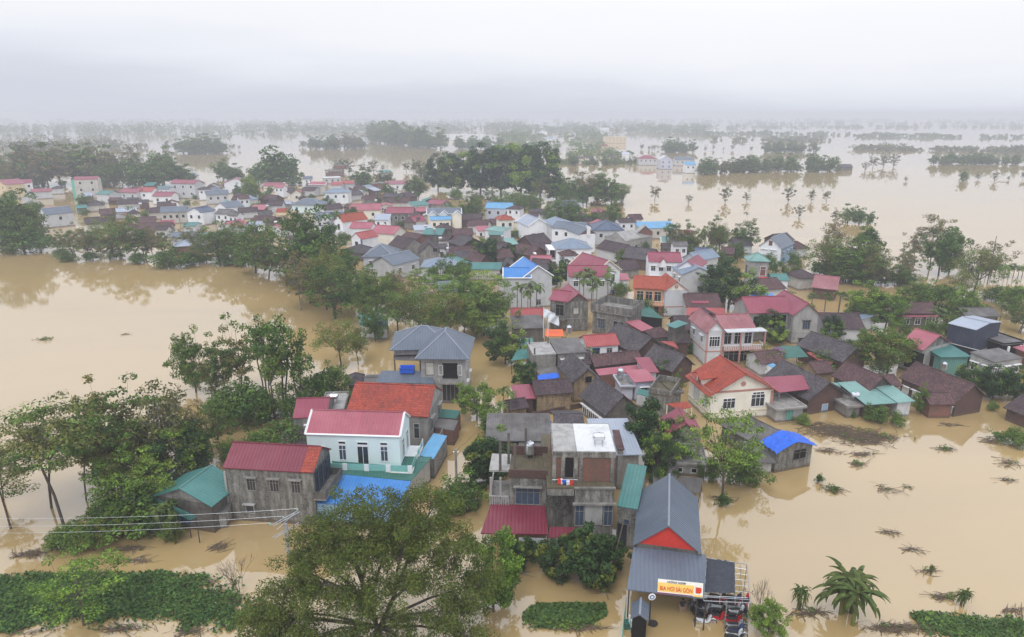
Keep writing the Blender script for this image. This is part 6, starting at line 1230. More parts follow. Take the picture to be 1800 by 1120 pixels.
    for k, x, yb, yt, w in [('dense',445,362,322,1.1),('dense',422,350,326,1.2),('dense',475,342,328,1.4),('round',372,350,338,1.3),('dense',343,352,342,1.2),('dense',735,350,310,1.0),('dense',720,342,315,1.0),('dense',680,352,322,.8),('dense',620,390,362,1.0),('bush',330,362,350,1.2),('bush',300,358,346,1.4),('round',792,390,362,1.2),('dense',810,395,360,1.1),('dense',832,390,345,1.1),
        ('mango',855,468,420,1.0),('mango',895,462,432,1.0),('bush',920,465,440,.9),('bush',985,400,372,.9),('dense',975,400,352,1.1),('dense',1010,400,355,1.1),('airy',1000,385,345,1.2),('dense',1075,402,358,1.0),('grey',1080,398,355,1.1),('bush',750,462,445,1.1),('bush',768,390,376,1.3),('round',660,430,415,1.0),('dense',912,380,350,1.0),('dense',940,372,342,1.2),('dense',1045,400,372,1.0),('mango',985,500,458,.8),('mango',968,505,468,.8),
        ('bush',1090,540,520,1.2),('bush',1105,480,465,1.0),('dense',1296,460,428,.9),('dense',1240,470,430,.9),('bush',1265,470,440,1.2),('dense',700,365,345,1.0),('dense',665,360,345,1.0),('round',440,350,310,.8)]:
        T(k, x, yb, yt, 'small leafy tree growing between the roofs of the far village', g, w)
    T('mango', 845, 340, 262, 'left part of the row of giant dark trees by the lake', 'giant dark trees by the lake', 1.0)
    for x, yb, yt, w, l in [(770,335,278,1.0,'lowest giant dark tree, leftmost in the lakeside row'),(805,340,270,1.1,'second giant dark tree from the left in the lakeside row'),(880,342,258,1.1,'giant dark tree with the broadest crown in the lakeside row'),(915,345,256,1.05,'giant dark tree second from the right in the lakeside row'),(950,350,262,1.0,'rightmost giant dark tree with visible limbs in the lakeside row')]: T('mango', x, yb, yt, l, 'giant dark trees by the lake', w)
    g = 'undergrowth and small trees below the giant trees'
    for k, x, yb, yt, w in [('bush',900,362,335,1.5),('bush',930,362,340,1.5),('airy',860,362,325,1.2),('grey',950,360,310,1.1),('bush',875,365,345,1.5),('dense',1000,362,318,1.1),('dense',1050,360,305,1.1),('dense',1075,362,312,1.2),('grey',1030,360,295,1.2),('bamboo',1092,360,318,1.1),('dense',1025,362,325,1.1),('airy',835,362,328,1.2),('bush',800,350,330,1.5)]:
        T(k, x, yb, yt, 'small tree in the green belt below the giant lakeside trees', g, w)
    belt(['airy','grey','thin','willow','grey'], [(1185,448),(1312,440)], 18, 56, 'tree in the row on the lake side behind the blue grey roofs', 'trees behind the village at the lake', 4, 8)
    belt(['dense','airy','willow','grey','thin','bright'], [(1446,486),(1500,500),(1600,500)], 22, 66, 'tree in the dense belt right of the sky blue walled house', 'dense tree belt right of the blue walled house', 5, 10)
    g = 'tall trees on the right shore'
    for k, x, yb, yt, w, l in [('grey',1635,470,378,1.1,'tall half bare grey tree above the right lake shore'),('grey',1608,465,400,1.0,'pale leafless looking tree left of the tall grey one'),('dense',1650,485,410,.9,'dark tree with separate round tops on the right shore'),('dense',1668,480,402,.8,'dark tree with the highest round top on the right shore'),('willow',1710,520,430,1.3,'broad olive tree right of the dark round topped trees'),('grey',1735,500,415,1.0,'feathery grey tree behind the broad olive one'),
        ('grey',1456,474,384,.9,'feathery grey green tree beside the sky blue walled house'),('dense',1518,470,395,.9,'tallest pointed tree of the dense belt'),('willow',1690,530,470,1.1,'low olive tree in front of the broad one'),('bush',1750,530,500,1.4,'bushes below the feathery grey tree'),('airy',1590,480,430,1.1,'airy tree at the left foot of the pale leafless one'),('bush',1700,548,520,1.5,'green bush left of the far palms')]: T(k, x, yb, yt, l, g, w)
    for i in range(11): T('coco', 1724+i*8, 488+(i % 3), 461+(i*5 % 7), 'palm in the row reflected in the water at the far right', 'row of palms at the far right', 1.25)
    # -- lake trees
    g = 'lone drowned trees in the lake'
    for x, yb, yt, l in [(1151,352,324,'drowned sparse tree, leftmost in the lake beyond the village'),(1211,358,342,'low wide drowned tree with bare trunk in the lake'),(1275,356,328,'drowned tree standing on its own between two small ones'),(1312,354,336,'smallest of the drowned trees left of the group of three'),(1386,355,328,'first of the group of three drowned trees'),(1426,354,333,'second of the group of three drowned trees'),(1452,354,333,'third of the group of three drowned trees'),(1404,382,360,'thin drowned sapling in front of the group of three'),
        (1592,319,309,'small drowned tree far out at the right'),(1719,316,303,'small drowned tree right of the far tree islet'),(1748,319,301,'drowned tree beside the flat far bar'),(1772,317,308,'last small drowned tree before the right edge'),(1798,316,301,'drowned tree cut by the right edge'),(1534,296,272,'bushy drowned tree at the end of the far tree line'),(1570,294,270,'tall bushy drowned tree, rightmost of the far tree line'),(1520,300,284,'low drowned tree by the far tree line'),(1553,294,268,'middle bushy drowned tree of the far tree line')]: T('fargrey', x, yb, yt, l, g, 1.35)
    g = 'dense islet trees in the lake'
    for k, x, yb, yt, w, l in [('far',1510,394,366,1.2,'round dense tree, main crown of the islet in the lake'),('far',1530,394,372,.9,'small round tree at the right end of the islet'),('far',1490,392,362,1.2,'olive tree at the left of the islet crown'),('fargrey',1468,388,366,1.3,'sparse tree trailing left of the islet'),('far',1693,318,300,1.2,'small islet tree far at the right')]: T(k, x, yb, yt, l, g, w)
    g = 'bushes in the far lake'
    belt(['grey','fargrey','fargrey','far'], [(0,330),(120,325),(240,318)], 30, 66, 'hazy tree of the wood behind the left village', 'hazy wood behind the left village', 7, 8, 1.1)
    belt(['airy','dense','fargrey'], [(160,330),(300,330)], 12, 40, 'dark tree directly behind the red roofs at the left', 'dark trees behind the red roofs', 8, 6, 1.2)
    belt(['dense','far'], [(250,330),(330,325)], 6, 48, 'large dark tree behind the large white gable', 'large dark trees behind the white gable', 9, 6, 1.2)
    belt(['far'], [(370,315),(440,318),(520,322)], 9, 36, 'round tree behind the pink roofs at the far shore', 'round trees at the far shore', 10, 8, 1.2)
    belt(['far'], [(465,325),(520,325)], 5, 54, 'tall dark tree behind the rose roofed cream house', 'tall dark trees behind the rose roofed house', 12, 6, 1.3)
    belt(['fargrey'], [(560,305),(730,300),(760,330)], 22, 24, 'thin pale tree at the lake edge behind the far houses', 'thin pale trees at the lake edge', 11, 6, 1.2)
    belt(['far','fargrey'], [(620,330),(700,325)], 8, 26, 'small tree beside the far brick block', 'small trees beside the far brick block', 13, 6, 1.2)
    belt(['airy','far'], [(960,350),(1100,352)], 8, 40, 'tree at the near lake shore right of the giant trees', 'trees at the near lake shore', 14, 8, 1.1)
def infill():  # small trees added between the roofs, built from the bush model
    g = 'small trees between the roofs of the far village'; rr = random.Random(5)
    for x, y in [(395,392),(452,372),(520,395),(600,352),(575,362),(640,345),(690,342),(645,402),(705,400),(760,392),(716,430),(605,430),(780,470),(800,478),(845,458),(870,450),(905,418),(960,460),(1000,392),(1030,430),(1098,465),(1130,442),(1155,478),(1260,470),(1285,455),(1090,520),(1180,540),(1100,575),(1350,470),(1395,470),(262,385),(150,378),(230,392),(180,362),(310,352),(410,412),(470,352),(548,352),(735,380),(905,372),(1125,560),(1205,600),(1245,560),(1350,650),(1450,652),(1395,690),(1545,655),(1600,640),(1000,640),(1035,625)]:
        k = ppm(y); T('bush', x, y, y-k*rr.uniform(2.4,4.6), 'small green tree wedged between the crowded roofs of the village', g, rr.uniform(.9,1.5))
def infill2():
    for x, y, t, w in ((515,500,478,1.6),(545,512,488,1.6),(575,520,498,1.5),(1440,482,458,1.6),(1475,492,466,1.6),(1510,498,470,1.6),(1550,500,474,1.5),(1590,500,478,1.5),(1210,452,432,1.5),(1250,452,434,1.5),(1290,450,430,1.4),(1620,520,498,1.6),(1660,525,500,1.6)):
        T('bush', x, y, t, 'green undergrowth bush at the foot of the shoreline trees', 'undergrowth at the foot of the shoreline trees', w)
plant(); infill(); infill2()
# ---------------------------------------------------------------- the huge foreground tree
def big_tree():
    rs = np.random.RandomState(77); rr = random.Random(77)
    p = W(668, 1168); o = root('foreground_tree', p, 0, 'huge green tree filling the lower left foreground, its limbs showing through', 'tree')
    top = [(460,1010),(500,960),(545,905),(600,880),(640,905),(700,925),(740,890),(790,880),(815,920),(830,980),(800,1040),(840,1090),(430,1080),(410,1110)]
    C = []; w = MB(); fk = Vector((0,0,3.0)); w.path([(0,0,-2),(-.1,.1,1.5),fk], .34, 9, 0, .28)
    # crown centres: envelope in world metres round the trunk, height to 15 m
    n = 0
    LD = lambda x, z: (fk.lerp(Vector((-2.0,1.6,9.5)), (z-3)/6.5) if x < 1 else fk.lerp(Vector((2.8,1.2,9.5)), (z-3)/6.5))
    for x in (0, 2): w.path([fk, LD(x, 5)+Vector((.1,.1,0)), LD(x, 7.2), LD(x, 9.5)], .2, 8, 0, .06)
    lobes = [(-5.4,1.0,7.6,2.9),(-3.2,3.0,10.0,2.9),(.2,2.4,10.9,3.0),(3.6,3.4,10.6,2.9),(5.6,1.6,8.6,2.6),(4.8,-1.2,5.8,2.6),(-6.5,-.5,5.2,2.6),(-2.6,-1.0,7.9,2.5),(2.2,-1.0,7.8,2.4),(-8.2,.2,4.0,2.1),(.3,3.8,7.8,2.5),(-4.4,-2.4,4.6,2.5),(6.4,-1.2,3.9,2.0),(-7.0,-2.2,3.2,2.2),(-1.6,-2.6,4.6,1.7),(-9.4,1.2,3.0,1.6),(3.2,-3.0,3.8,1.8),(-.6,-1.6,6.6,2.2),(.8,-2.2,4.9,1.7),(-5.6,2.6,8.2,2.2),(2.0,1.2,9.4,2.4),(-1.6,1.0,9.2,2.4),(7.4,1.0,6.4,1.8)]
    for lx, ly, lz, lr in lobes:
        e = Vector((lx,ly,lz)); hb = min(7.8, max(3.4, lz*.62)); ld = LD(lx, hb); m = ld.lerp(e, .5)+Vector((0,0,.35)); w.path([ld, m, e], .13, 6, 0, .04)
        k = 0
        while k < int(34*(lr/2.7)**2):
            d = rs.normal(size=3); d /= np.linalg.norm(d); r = lr*rs.uniform(.25,1.15); q = np.array([lx,ly,lz]) + d*r*np.array([1,1,.85])
            if q[2] < .8: continue
            C.append(q); k += 1
            if k % 2 == 0: s_ = e if k % 4 else m.lerp(e, .5); mm = s_.lerp(Vector(q), .5)+Vector((rr.uniform(-.3,.3), rr.uniform(-.3,.3), -.1)); w.path([s_, mm, Vector(q)], .045, 4, 0, .015)
    C = np.array(C); k = len(C); R = np.stack([rs.uniform(.5,1.15,k), rs.uniform(.5,1.15,k), rs.uniform(.35,.8,k)], 1)
    Q = leaves(rs, C, R, 215, .19, up=.3, asp=.42); idx = (rs.uniform(size=len(Q)) < .3).astype(int)
    w.build('trunk', ['bark'], o); c = bpy.data.objects.new('crown', leafmesh('crown', Q, ['leaf_fore', 'leaf_fore2'], idx)); link(c, o)
mat('leaf_fore', (.045,.09,.018), 'leaf', (.14,.21,.035), .5, sc_=.6); mat('leaf_fore2', (.19,.22,.035), 'leaf', (.11,.17,.03), .5, sc_=.6)
big_tree()
# ================================================================ beer shop, motorcycles, person
def shop():
    s = h(1113, 958, 1233, 974, (1241, 878), 4.2, 2.3, 'v', 'roof_slate', 'darkconc', 'beer shop with slate gabled sheet roof and bright red gable, signboard on its front awning', name='shop', cat='shop', oh=.25, gm='redpaint')
    q = MB(); L = s.L; a = W(1113.6, 962, 4.0); b = W(1241, 976, 4.0)
    c0 = canopy([(1101.5,1036,3.2),(1238,1052,3.2),(1241,975,3.95),(1113.6,961,3.95)], 'roof_slate', '', parent=s.o, post=None, th=.08)
    def post(x, y, z1, m='darkmetal', r=.06, par=s.o, nm='post'):
        p = W(x, y); o = MB().bar((0,0,-1),(0,0,z1), r, 6).build(nm, [m], par); inv = (Matrix.Translation(s.A) @ Matrix.Rotation(s.rz, 4, 'Z')).inverted() if par is s.o else Matrix.Identity(4); o.matrix_basis = inv @ Matrix.Translation(p)
    for ob in children(s.o):
        if ob.name.startswith('roof') and ob is not s.roof: ob.matrix_basis = Matrix.Rotation(-s.rz, 4, 'Z')
    for x, y in ((1103,1085),(1141,1100),(1221,1101),(1236,1108)): post(x, y, 3.1)
    # signboard, slightly tilted back, with its writing as meshes
    P = [W(1155,1042,3.12), W(1234.5,1050.5,3.12)]; u = (P[1]-P[0]); Ls = u.length; rz = math.atan2(u.y, u.x); tl = math.radians(52)
    sb = root('signboard', P[0]+Vector((0,-.12,0)), rz, 'yellow and white signboard with red lettering and a beer mug, fixed to the shop awning', 'sign'); Hs = 1.35; sb.scale = (1, .88, .88)
    M = Matrix.Rotation(math.pi/2 - .35, 4, 'X')
    def board(x0, x1, y0, y1, z, m, nm): o = MB().box(x0, x1, y0, y1, z-.015, z).build(nm, [m], sb); o.matrix_basis = M; return o
    mat('sign_white', (.8,.78,.72), 'flat', (.76,.73,.66), .5); mat('sign_yellow', (.85,.55,.12), 'flat', (.82,.58,.2), .5); mat('sign_plum', (.25,.02,.10), 'flat', (.2,.02,.08), .5); mat('sign_red', (.6,.05,.02), 'flat', (.55,.05,.02), .5); mat('sign_dark', (.05,.04,.12), 'flat', (.05,.04,.1), .5)
    board(0, Ls, 0, Hs, .0, 'sign_white', 'panel'); board(.02, Ls*.8, .26, Hs*.78, .02, 'sign_yellow', 'yellow_field'); board(0, Ls*.78, -.01, .16, .022, 'sign_plum', 'plum_strip')
    def text(t, x, y, size, m, nm, w=None, shear=0):
        cu = bpy.data.curves.new(nm, 'FONT'); cu.body = t; cu.size = size; cu.extrude = .008; cu.offset = size*.014; cu.shear = shear
        o = bpy.data.objects.new(nm, cu); COL.objects.link(o); bpy.context.view_layer.update()
        me = bpy.data.meshes.new_from_object(o.evaluated_get(bpy.context.evaluated_depsgraph_get())); bpy.data.objects.remove(o); me.materials.clear(); me.materials.append(MATS[m])
        o = bpy.data.objects.new(nm, me); link(o, sb); mw = max(v.co.x for v in me.vertices); k = (w/mw) if w else 1
        o.matrix_basis = M @ Matrix.Translation((x, y, .035)) @ Matrix.Diagonal((k, 1, 1, 1)); o['label'] = nm.replace('_', ' ')
    text('BIA HƠI SÀI GÒN', Ls*.05, .38, .52, 'sign_red', 'red_lettering', Ls*.72); text('HƯƠNG NGÂM', Ls*.2, Hs*.80, .24, 'sign_dark', 'dark_lettering', Ls*.42, .3)
    m = MB(); m.box(Ls*.84, Ls*.94, .42, 1.05, .03, .06); m.box(Ls*.94, Ls*.965, .5, .9, .03, .05); o = m.build('beer_mug', ['sign_red'], sb); o.matrix_basis = M
    board(Ls*.83, Ls*.95, .95, 1.15, .065, 'sign_white', 'beer_foam'); board(Ls*.80, Ls*.99, .06, .26, .022, 'sign_yellow', 'foot_ornament')
    # small roofed stall and its glass cart
    s2 = h(1108, 1087, 1140, 1092, 1.9, 2.2, .5, 'v', 'roof_slate', 'void', 'little slate roofed stall leaning under the left corner of the shop awning', name='stall', cat='stall', oh=.15)
    p = W(1116, 1108); o = root('food_cart', (p.x, p.y, -.3), .1, 'white framed glass food cart in front of the little stall', 'cart')
    MB().box(-.45,.45,-.35,.35,0,.9).build('base', ['steel'], o); MB().box(-.4,.4,-.3,.3,.903,1.45).build('glass_case', ['greenglass'], o)
    f = MB()
    for x in (-.45,.39):
        for y in (-.35,.29): f.box(x, x+.06, y, y+.06, .905, 1.5)
    f.box(-.47,.47,-.37,.37,1.503,1.55); f.build('frame', ['white_trim'], o)
    p = W(1148, 1098); o = MB().lathe([(0,.0),(.3,.0),(.38,.22),(.33,.22),(.27,.06),(0,.05)], n=14).build('basin', ['darkmetal'], None, (p.x,p.y,-.05)); tag(o, 'dark round basin floating under the shop awning', 'basin')
    p = W(1103, 1103); o = root('bin', (p.x,p.y,-.4), 0, 'dark green wheeled bin beside the food cart', 'bin'); MB().box(-.28,.28,-.28,.28,0,.9).build('body', ['roof_darkteal'], o); MB().box(-.31,.31,-.31,.31,.902,.98).build('lid', ['roof_darkteal'], o)
    p = W(1146, 1049, 3.0); o = root('round_sign', p, .1, 'small round white sign hanging at the left of the signboard', 'sign'); d = MB().lathe([(0,0),(.3,0),(.3,.05),(0,.05)], n=16).build('disc', ['white_trim'], o); d.rotation_euler = (math.pi/2,0,0); d = MB().lathe([(.12,0),(.2,0),(.2,.07),(.12,.07)], n=16).build('emblem', ['bluetrim'], o); d.rotation_euler = (math.pi/2,0,0)
    # black shade net on a pipe frame
    z = 2.9; C = [(1239,1040),(1292,1043),(1291,988),(1242,981)]; Q = [W(x,y,z) for x, y in C]; o = root('shade_net', Vector((Q[0].x,Q[0].y,0)), 0, 'black shade net stretched right of the shop over the motorcycles', 'net'); b0 = Vector((Q[0].x,Q[0].y,0)); Q = [q-b0 for q in Q]
    q = MB(); nx, ny = 10, 10; G = {}; rr = random.Random(4)
    for i in range(nx+1):
        for j in range(ny+1):
            u_, v_ = i/nx, j/ny; G[i,j] = (Q[0]*(1-u_)+Q[1]*u_)*(1-v_)+(Q[3]*(1-u_)+Q[2]*u_)*v_ + Vector((rr.uniform(-.04,.04), rr.uniform(-.08,.08) if j in (0,ny) else 0, -.07*math.sin(u_*3.14)*math.sin(v_*3.14)+rr.uniform(-.03,.03)))
    for i in range(nx):
        for j in range(ny): q.face([G[i,j],G[i+1,j],G[i+1,j+1],G[i,j+1]])
    nn = q.build('net', ['net'], o); nn.modifiers.new('s','SOLIDIFY').thickness = .01
    E = [W(x,y,z-.03)-b0 for x, y in ((1237,1056),(1319,1060),(1313,992),(1242,981))]; f = MB()
    for i in range(4): f.bar(E[i], E[(i+1) % 4], .035, 5)
    for t in (.12,.3,.45,.6,.75,.9): f.bar(E[0]*(1-t)+E[3]*t+Vector((0,0,-.16)), E[1]*(1-t)+E[2]*t+Vector((0,0,-.16)), .022, 4)
    for t in (.35,.68,.84): f.bar(E[0]*(1-t)+E[1]*t+Vector((0,0,-.2)), E[3]*(1-t)+E[2]*t+Vector((0,0,-.2)), .03, 4)
    f.bar(E[0]+Vector((0,.6,0)), E[1]+Vector((0,.6,0)), .03, 4); f.build('frame', ['galv'], o)
    for e in (E[1], E[2], (E[0]+E[1])/2): MB().bar((e.x,e.y,-1),(e.x,e.y,z-.05),.04,5).build('post', ['galv'], o)
    # green net fence left of the shop
    p0, p1 = W(1101,1050,1.2), W(1092,1125,1.2); d = p1-p0; f = MB(); Lf = d.length
    for i in range(12): f.bar((Lf*i/11,0,-1),(Lf*i/11,0,1.2),.02,4)
    for zz in (.1,.4,.7,1.0,1.2): f.bar((0,0,zz),(Lf,0,zz),.014,4)
    tag(f.build('net_fence', ['greenglass'], None, (p0.x,p0.y,0), math.atan2(d.y,d.x)), 'thin pale green wire fence along the left side of the beer shop', 'fence')
def bikes():
    cols = {'white': (.7,.72,.75), 'red': (.5,.02,.03), 'black': (.02,.02,.024), 'blue': (.03,.07,.2), 'silver': (.4,.42,.45)}
    for k, c in cols.items(): mat('bike_'+k, c, 'flat', tuple(x*.85 for x in c), .25, spec=.6)
    meshes = {}
    def parts():
        P = {}
        def wheel():
            m = MB(); n = 18
            for r0, r1, hw, mi in ((.24,.31,.045,0),(.20,.24,.03,1)):
                for k in range(n):
                    a, b = 6.283*k/n, 6.283*(k+1)/n
                    def pt(r, t, y): return (r*math.cos(t), y, r*math.sin(t))
                    m.face([pt(r1,a,-hw),pt(r1,b,-hw),pt(r1,b,hw),pt(r1,a,hw)], mi); m.face([pt(r0,a,-hw),pt(r0,b,-hw),pt(r1,b,-hw),pt(r1,a,-hw)], mi); m.face([pt(r0,b,hw),pt(r0,a,hw),pt(r1,a,hw),pt(r1,b,hw)], mi)
            for k in range(6): a = k*math.pi/3; m.bar((0,0,0),(.21*math.cos(a),0,.21*math.sin(a)),.012,4,1)
            return m.mesh('wheel', ['rubber','steel'])
        P['wheel'] = wheel()
        def hull(sec, mats, nm):      # sections along x: (x, half width, z low, z high)
            m = MB()
            R = [[(x,-w,zl+.03),(x,-w*.8,zh-.03),(x,-w*.3,zh),(x,w*.3,zh),(x,w*.8,zh-.03),(x,w,zl+.03),(x,w*.5,zl),(x,-w*.5,zl)] for x, w, zl, zh in sec]
            for a, b in zip(R, R[1:]):
                for i in range(8): j = (i+1) % 8; m.face([a[i], a[j], b[j], b[i]])
            m.face(R[0]); m.face(list(reversed(R[-1]))); return m.mesh(nm, mats)
        P['hull'] = hull; return P
    P = parts()
    P['seat'] = P['hull']([(-.72,.08,.72,.76),(-.55,.14,.70,.80),(-.2,.15,.68,.79),(.08,.13,.66,.75),(.18,.06,.66,.72)], ['rubber'], 'seat')
    hb = MB().path([(.42,-.34,.98),(.5,-.2,1.02),(.5,.2,1.02),(.42,.34,.98)], .018, 5); hb.bar((.36,-.36,.97),(.44,-.33,.985),.028,6); hb.bar((.36,.36,.97),(.44,.33,.985),.028,6)
    for y in (-.24,.24): hb.bar((.5,y,1.02),(.46,y*1.2,1.2),.01,4); hb.box(.45,.47,y*1.2-.05,y*1.2+.05,1.18,1.26)
    P['bar'] = hb.mesh('handlebar', ['darkmetal']); fk = MB().path([(.47,-.07,.95),(.66,-.07,.31)],.022,5).path([(.47,.07,.95),(.66,.07,.31)],.022,5); P['fork'] = fk.mesh('fork', ['steel'])
    P['light'] = MB().lathe([(0,.0),(.07,.01),(.075,.05),(.0,.06)], n=10).mesh('headlight', ['glass']); P['exh'] = MB().bar((-.7,-.16,.34),(.0,-.14,.26),.045,8).mesh('exhaust', ['steel'])
    for k in cols:
        meshes[k] = (P['hull']([(-.82,.05,.60,.66),(-.6,.13,.44,.69),(-.3,.15,.34,.67),(0,.14,.26,.58),(.2,.12,.24,.36)], ['bike_'+k], 'rear_body'), P['hull']([(.18,.16,.26,.5),(.3,.2,.34,.8),(.42,.15,.5,.98),(.52,.09,.7,1.02),(.56,.04,.82,.95)], ['bike_'+k], 'leg_shield'), P['hull']([(.42,.06,.52,.56),(.56,.07,.6,.66),(.72,.07,.62,.67),(.9,.06,.5,.55)], ['bike_'+k], 'front_mudguard'))
    spots = [(1237,1088,.05,'white','at the front left, beside the shop post'),(1264,1083,-.05,'red','right of the front white one'),(1236,1077,.1,'black','second from the front in the left row'),(1238,1067,.05,'silver','third from the front in the left row'),(1240,1058,.1,'black','last in the left row'),
        (1263,1073,0,'black','directly behind the front red one'),(1265,1064,.1,'white','third from the front in the middle row'),(1262,1056,0,'red','near the back of the middle row'),(1264,1049,.1,'black','at the very back of the middle row'),
        (1294,1122,.1,'black','frontmost in the right row'),(1293,1114,.05,'white','second from the front in the right row'),(1295,1106,0,'blue','third from the front in the right row'),(1294,1098,.1,'silver','fourth from the front in the right row'),(1293,1090,.05,'red','fifth from the front in the right row, red flank'),(1295,1082,0,'black','sixth from the front in the right row'),(1294,1074,.1,'white','seventh from the front in the right row'),(1292,1066,.05,'silver','third from the back of the right row'),(1295,1058,0,'red','second from the back of the right row'),(1292,1051,.1,'blue','at the very back of the right row'),
        (1219,1073,1.9,'black','half under the awning, left of the left row'),(1222,1062,1.8,'silver','under the awning, behind the sign'),(1311,1068,1.5,'black','turned the other way beside the pipe post'),(1311,1056,1.5,'red','turned the other way at the back corner')]
    for i, (x, y, rz, k, w) in enumerate(spots):
        jr = random.Random(i); p = W(x+jr.uniform(-3,3), y+jr.uniform(-1,1), .3); o = root('motorcycle', (p.x, p.y, -.22), rz-.12+jr.uniform(-.3,.3), k+' motorcycle '+w, 'motorcycle', 'motorcycles parked in the flood by the beer shop')
        def put(me, nm, loc=(0,0,0), rot=None):
            c = bpy.data.objects.new(nm, me); link(c, o); c.location = loc
            if rot: c.rotation_euler = rot
        put(P['wheel'], 'wheel', (.68,0,.31)); put(P['wheel'], 'wheel', (-.58,0,.31)); put(P['seat'], 'seat'); put(P['bar'], 'handlebar'); put(P['fork'], 'fork'); put(P['exh'], 'exhaust'); put(P['light'], 'headlight', (.54,0,.92), (0, math.pi/2, 0))
        for me, nm in zip(meshes[k], ('rear_body','leg_shield','front_mudguard')): put(me, nm)
def person():
    p = W(1199, 1075); J = {'pelvis':(0,0,.93),'waist':(0,0,1.08),'chest':(0,0,1.3),'neck':(0,0,1.47),'head':(0,-.02,1.58),'top':(0,-.01,1.70),
       'hl':(-.1,0,.9),'kl':(-.13,-.02,.5),'al':(-.14,.02,.09),'tl':(-.15,-.14,.04),'hr':(.1,0,.9),'kr':(.13,-.02,.5),'ar':(.14,.02,.09),'tr':(.15,-.14,.04),
       'sl':(-.19,0,1.42),'el':(-.27,.02,1.13),'wl':(-.27,-.1,.88),'sr':(.19,0,1.42),'er':(.27,.02,1.13),'wr':(.27,-.1,.88)}
    Rr = {'pelvis':.14,'waist':.125,'chest':.15,'neck':.055,'head':.1,'top':.075,'hl':.09,'kl':.058,'al':.04,'tl':.035,'hr':.09,'kr':.058,'ar':.04,'tr':.035,'sl':.062,'el':.042,'wl':.03,'sr':.062,'er':.042,'wr':.03}
    E = [('pelvis','waist'),('waist','chest'),('chest','neck'),('neck','head'),('head','top'),('pelvis','hl'),('hl','kl'),('kl','al'),('al','tl'),('pelvis','hr'),('hr','kr'),('kr','ar'),('ar','tr'),('chest','sl'),('sl','el'),('el','wl'),('chest','sr'),('sr','er'),('er','wr')]
    for sd, sx in (('l',-1),('r',1)):
        w = Vector(J['w'+sd]); J['p'+sd] = tuple(w+Vector((0,-.03,-.07))); Rr['p'+sd] = .03; E.append(('w'+sd,'p'+sd))
        for i, (dx, ln) in enumerate(((-.028,.065),(-.01,.08),(.01,.075),(.027,.06))):
            a = f'f{sd}{i}'; b = f'g{sd}{i}'; J[a] = tuple(w+Vector((dx,-.05,-.11))); J[b] = tuple(w+Vector((dx*1.1,-.055+.01,-.11-ln))); Rr[a] = .010; Rr[b] = .008; E += [('p'+sd,a),(a,b)]
        J['t_'+sd] = tuple(w+Vector((-sx*.05,-.06,-.09))); Rr['t_'+sd] = .011; E.append(('p'+sd,'t_'+sd))
    names = list(J); me = bpy.data.meshes.new('body'); me.from_pydata([J[k] for k in names], [(names.index(a), names.index(b)) for a, b in E], []); me.materials.append(MATS['skin'])
    o = bpy.data.objects.new('person', me); link(o); o.location = (p.x, p.y, -.42); o.rotation_euler = (0,0,.2)
    tag(o, 'person in dark shirt and light shorts standing knee deep under the shop awning', 'person')
    sk = o.modifiers.new('skin','SKIN'); 
    for i, k in enumerate(names): me.skin_vertices[0].data[i].radius = (Rr[k], Rr[k]*.8); me.skin_vertices[0].data[i].use_root = (k == 'pelvis')
    o.modifiers.new('sub','SUBSURF').levels = 1; o.modifiers['sub'].render_levels = 2
    mat('shirt', (.02,.025,.045), 'flat', (.03,.03,.05), .8); mat('shorts', (.35,.25,.2), 'flat', (.3,.22,.18), .8); mat('hair', (.012,.01,.009), 'flat', (.02,.015,.012), .6)
    def ring(prof, nm, m, sy=.72): 
        c = MB().lathe(prof, n=14).build(nm, [m], o, smooth=True); c.scale = (1, sy, 1)
    ring([(.15,.92),(.165,1.0),(.155,1.1),(.185,1.3),(.205,1.42),(.12,1.47),(.07,1.5)], 'shirt', 'shirt')
    for sx in (-1, 1): c = MB().bar((sx*.17,0,1.42),(sx*.255,.02,1.2),.078,9,0,.07).build('sleeve', ['shirt'], o)
    for sx in (-1, 1): c = MB().bar((sx*.085,0,.97),(sx*.125,-.015,.56),.115,10,0,.09).build('shorts_leg', ['shorts'], o)
    c = MB().lathe([(0,1.755),(.06,1.745),(.105,1.70),(.118,1.64),(.112,1.60)], (0,.015,0), n=12).build('hair', ['hair'], o, smooth=True)
    f = MB(); f.bar((0,-.11,1.60),(0,-.135,1.585),.014,5); f.box(-.045,-.02,-.118,-.108,1.615,1.628); f.box(.02,.045,-.118,-.108,1.615,1.628); f.box(-.025,.025,-.116,-.106,1.545,1.553); f.build('face', ['hair'], o)
# ================================================================ floating plants, debris, poles
def hyacinth(poly, n, label, seed):
    rs = np.random.RandomState(seed); V = [W(x,y) for x, y in poly]; xs = [v.x for v in V]; ys = [v.y for v in V]; P = []
    def inside(x, y):
        c = False
        for i in range(len(V)):
            a, b = V[i], V[i-1]
            if (a.y > y) != (b.y > y) and x < (b.x-a.x)*(y-a.y)/(b.y-a.y)+a.x: c = not c
        return c
    nf = rs.uniform(0, 6.28, 6)
    while len(P) < n:
        x, y = rs.uniform(min(xs), max(xs)), rs.uniform(min(ys), max(ys)); j = .6*math.sin(x*1.7+nf[0])+.45*math.sin(y*2.3+nf[1])+rs.normal()*1.0
        if inside(x+j*.6, y+j*.5): P.append((x, y, .08+.07*math.sin(x*1.1+nf[2])*math.sin(y*1.3+nf[3])+rs.uniform(0,.14)))
    P = np.array(P); Q = leaves(rs, P, np.full((n,3), .06), 1, .30, up=.55, asp=.75)
    o = bpy.data.objects.new('water_hyacinth', leafmesh('water_hyacinth', Q, ['leaf_hyacinth', 'leaf_dark'], (rs.uniform(size=n) < .25).astype(int))); link(o); tag(o, label, 'floating plants', kind='stuff')
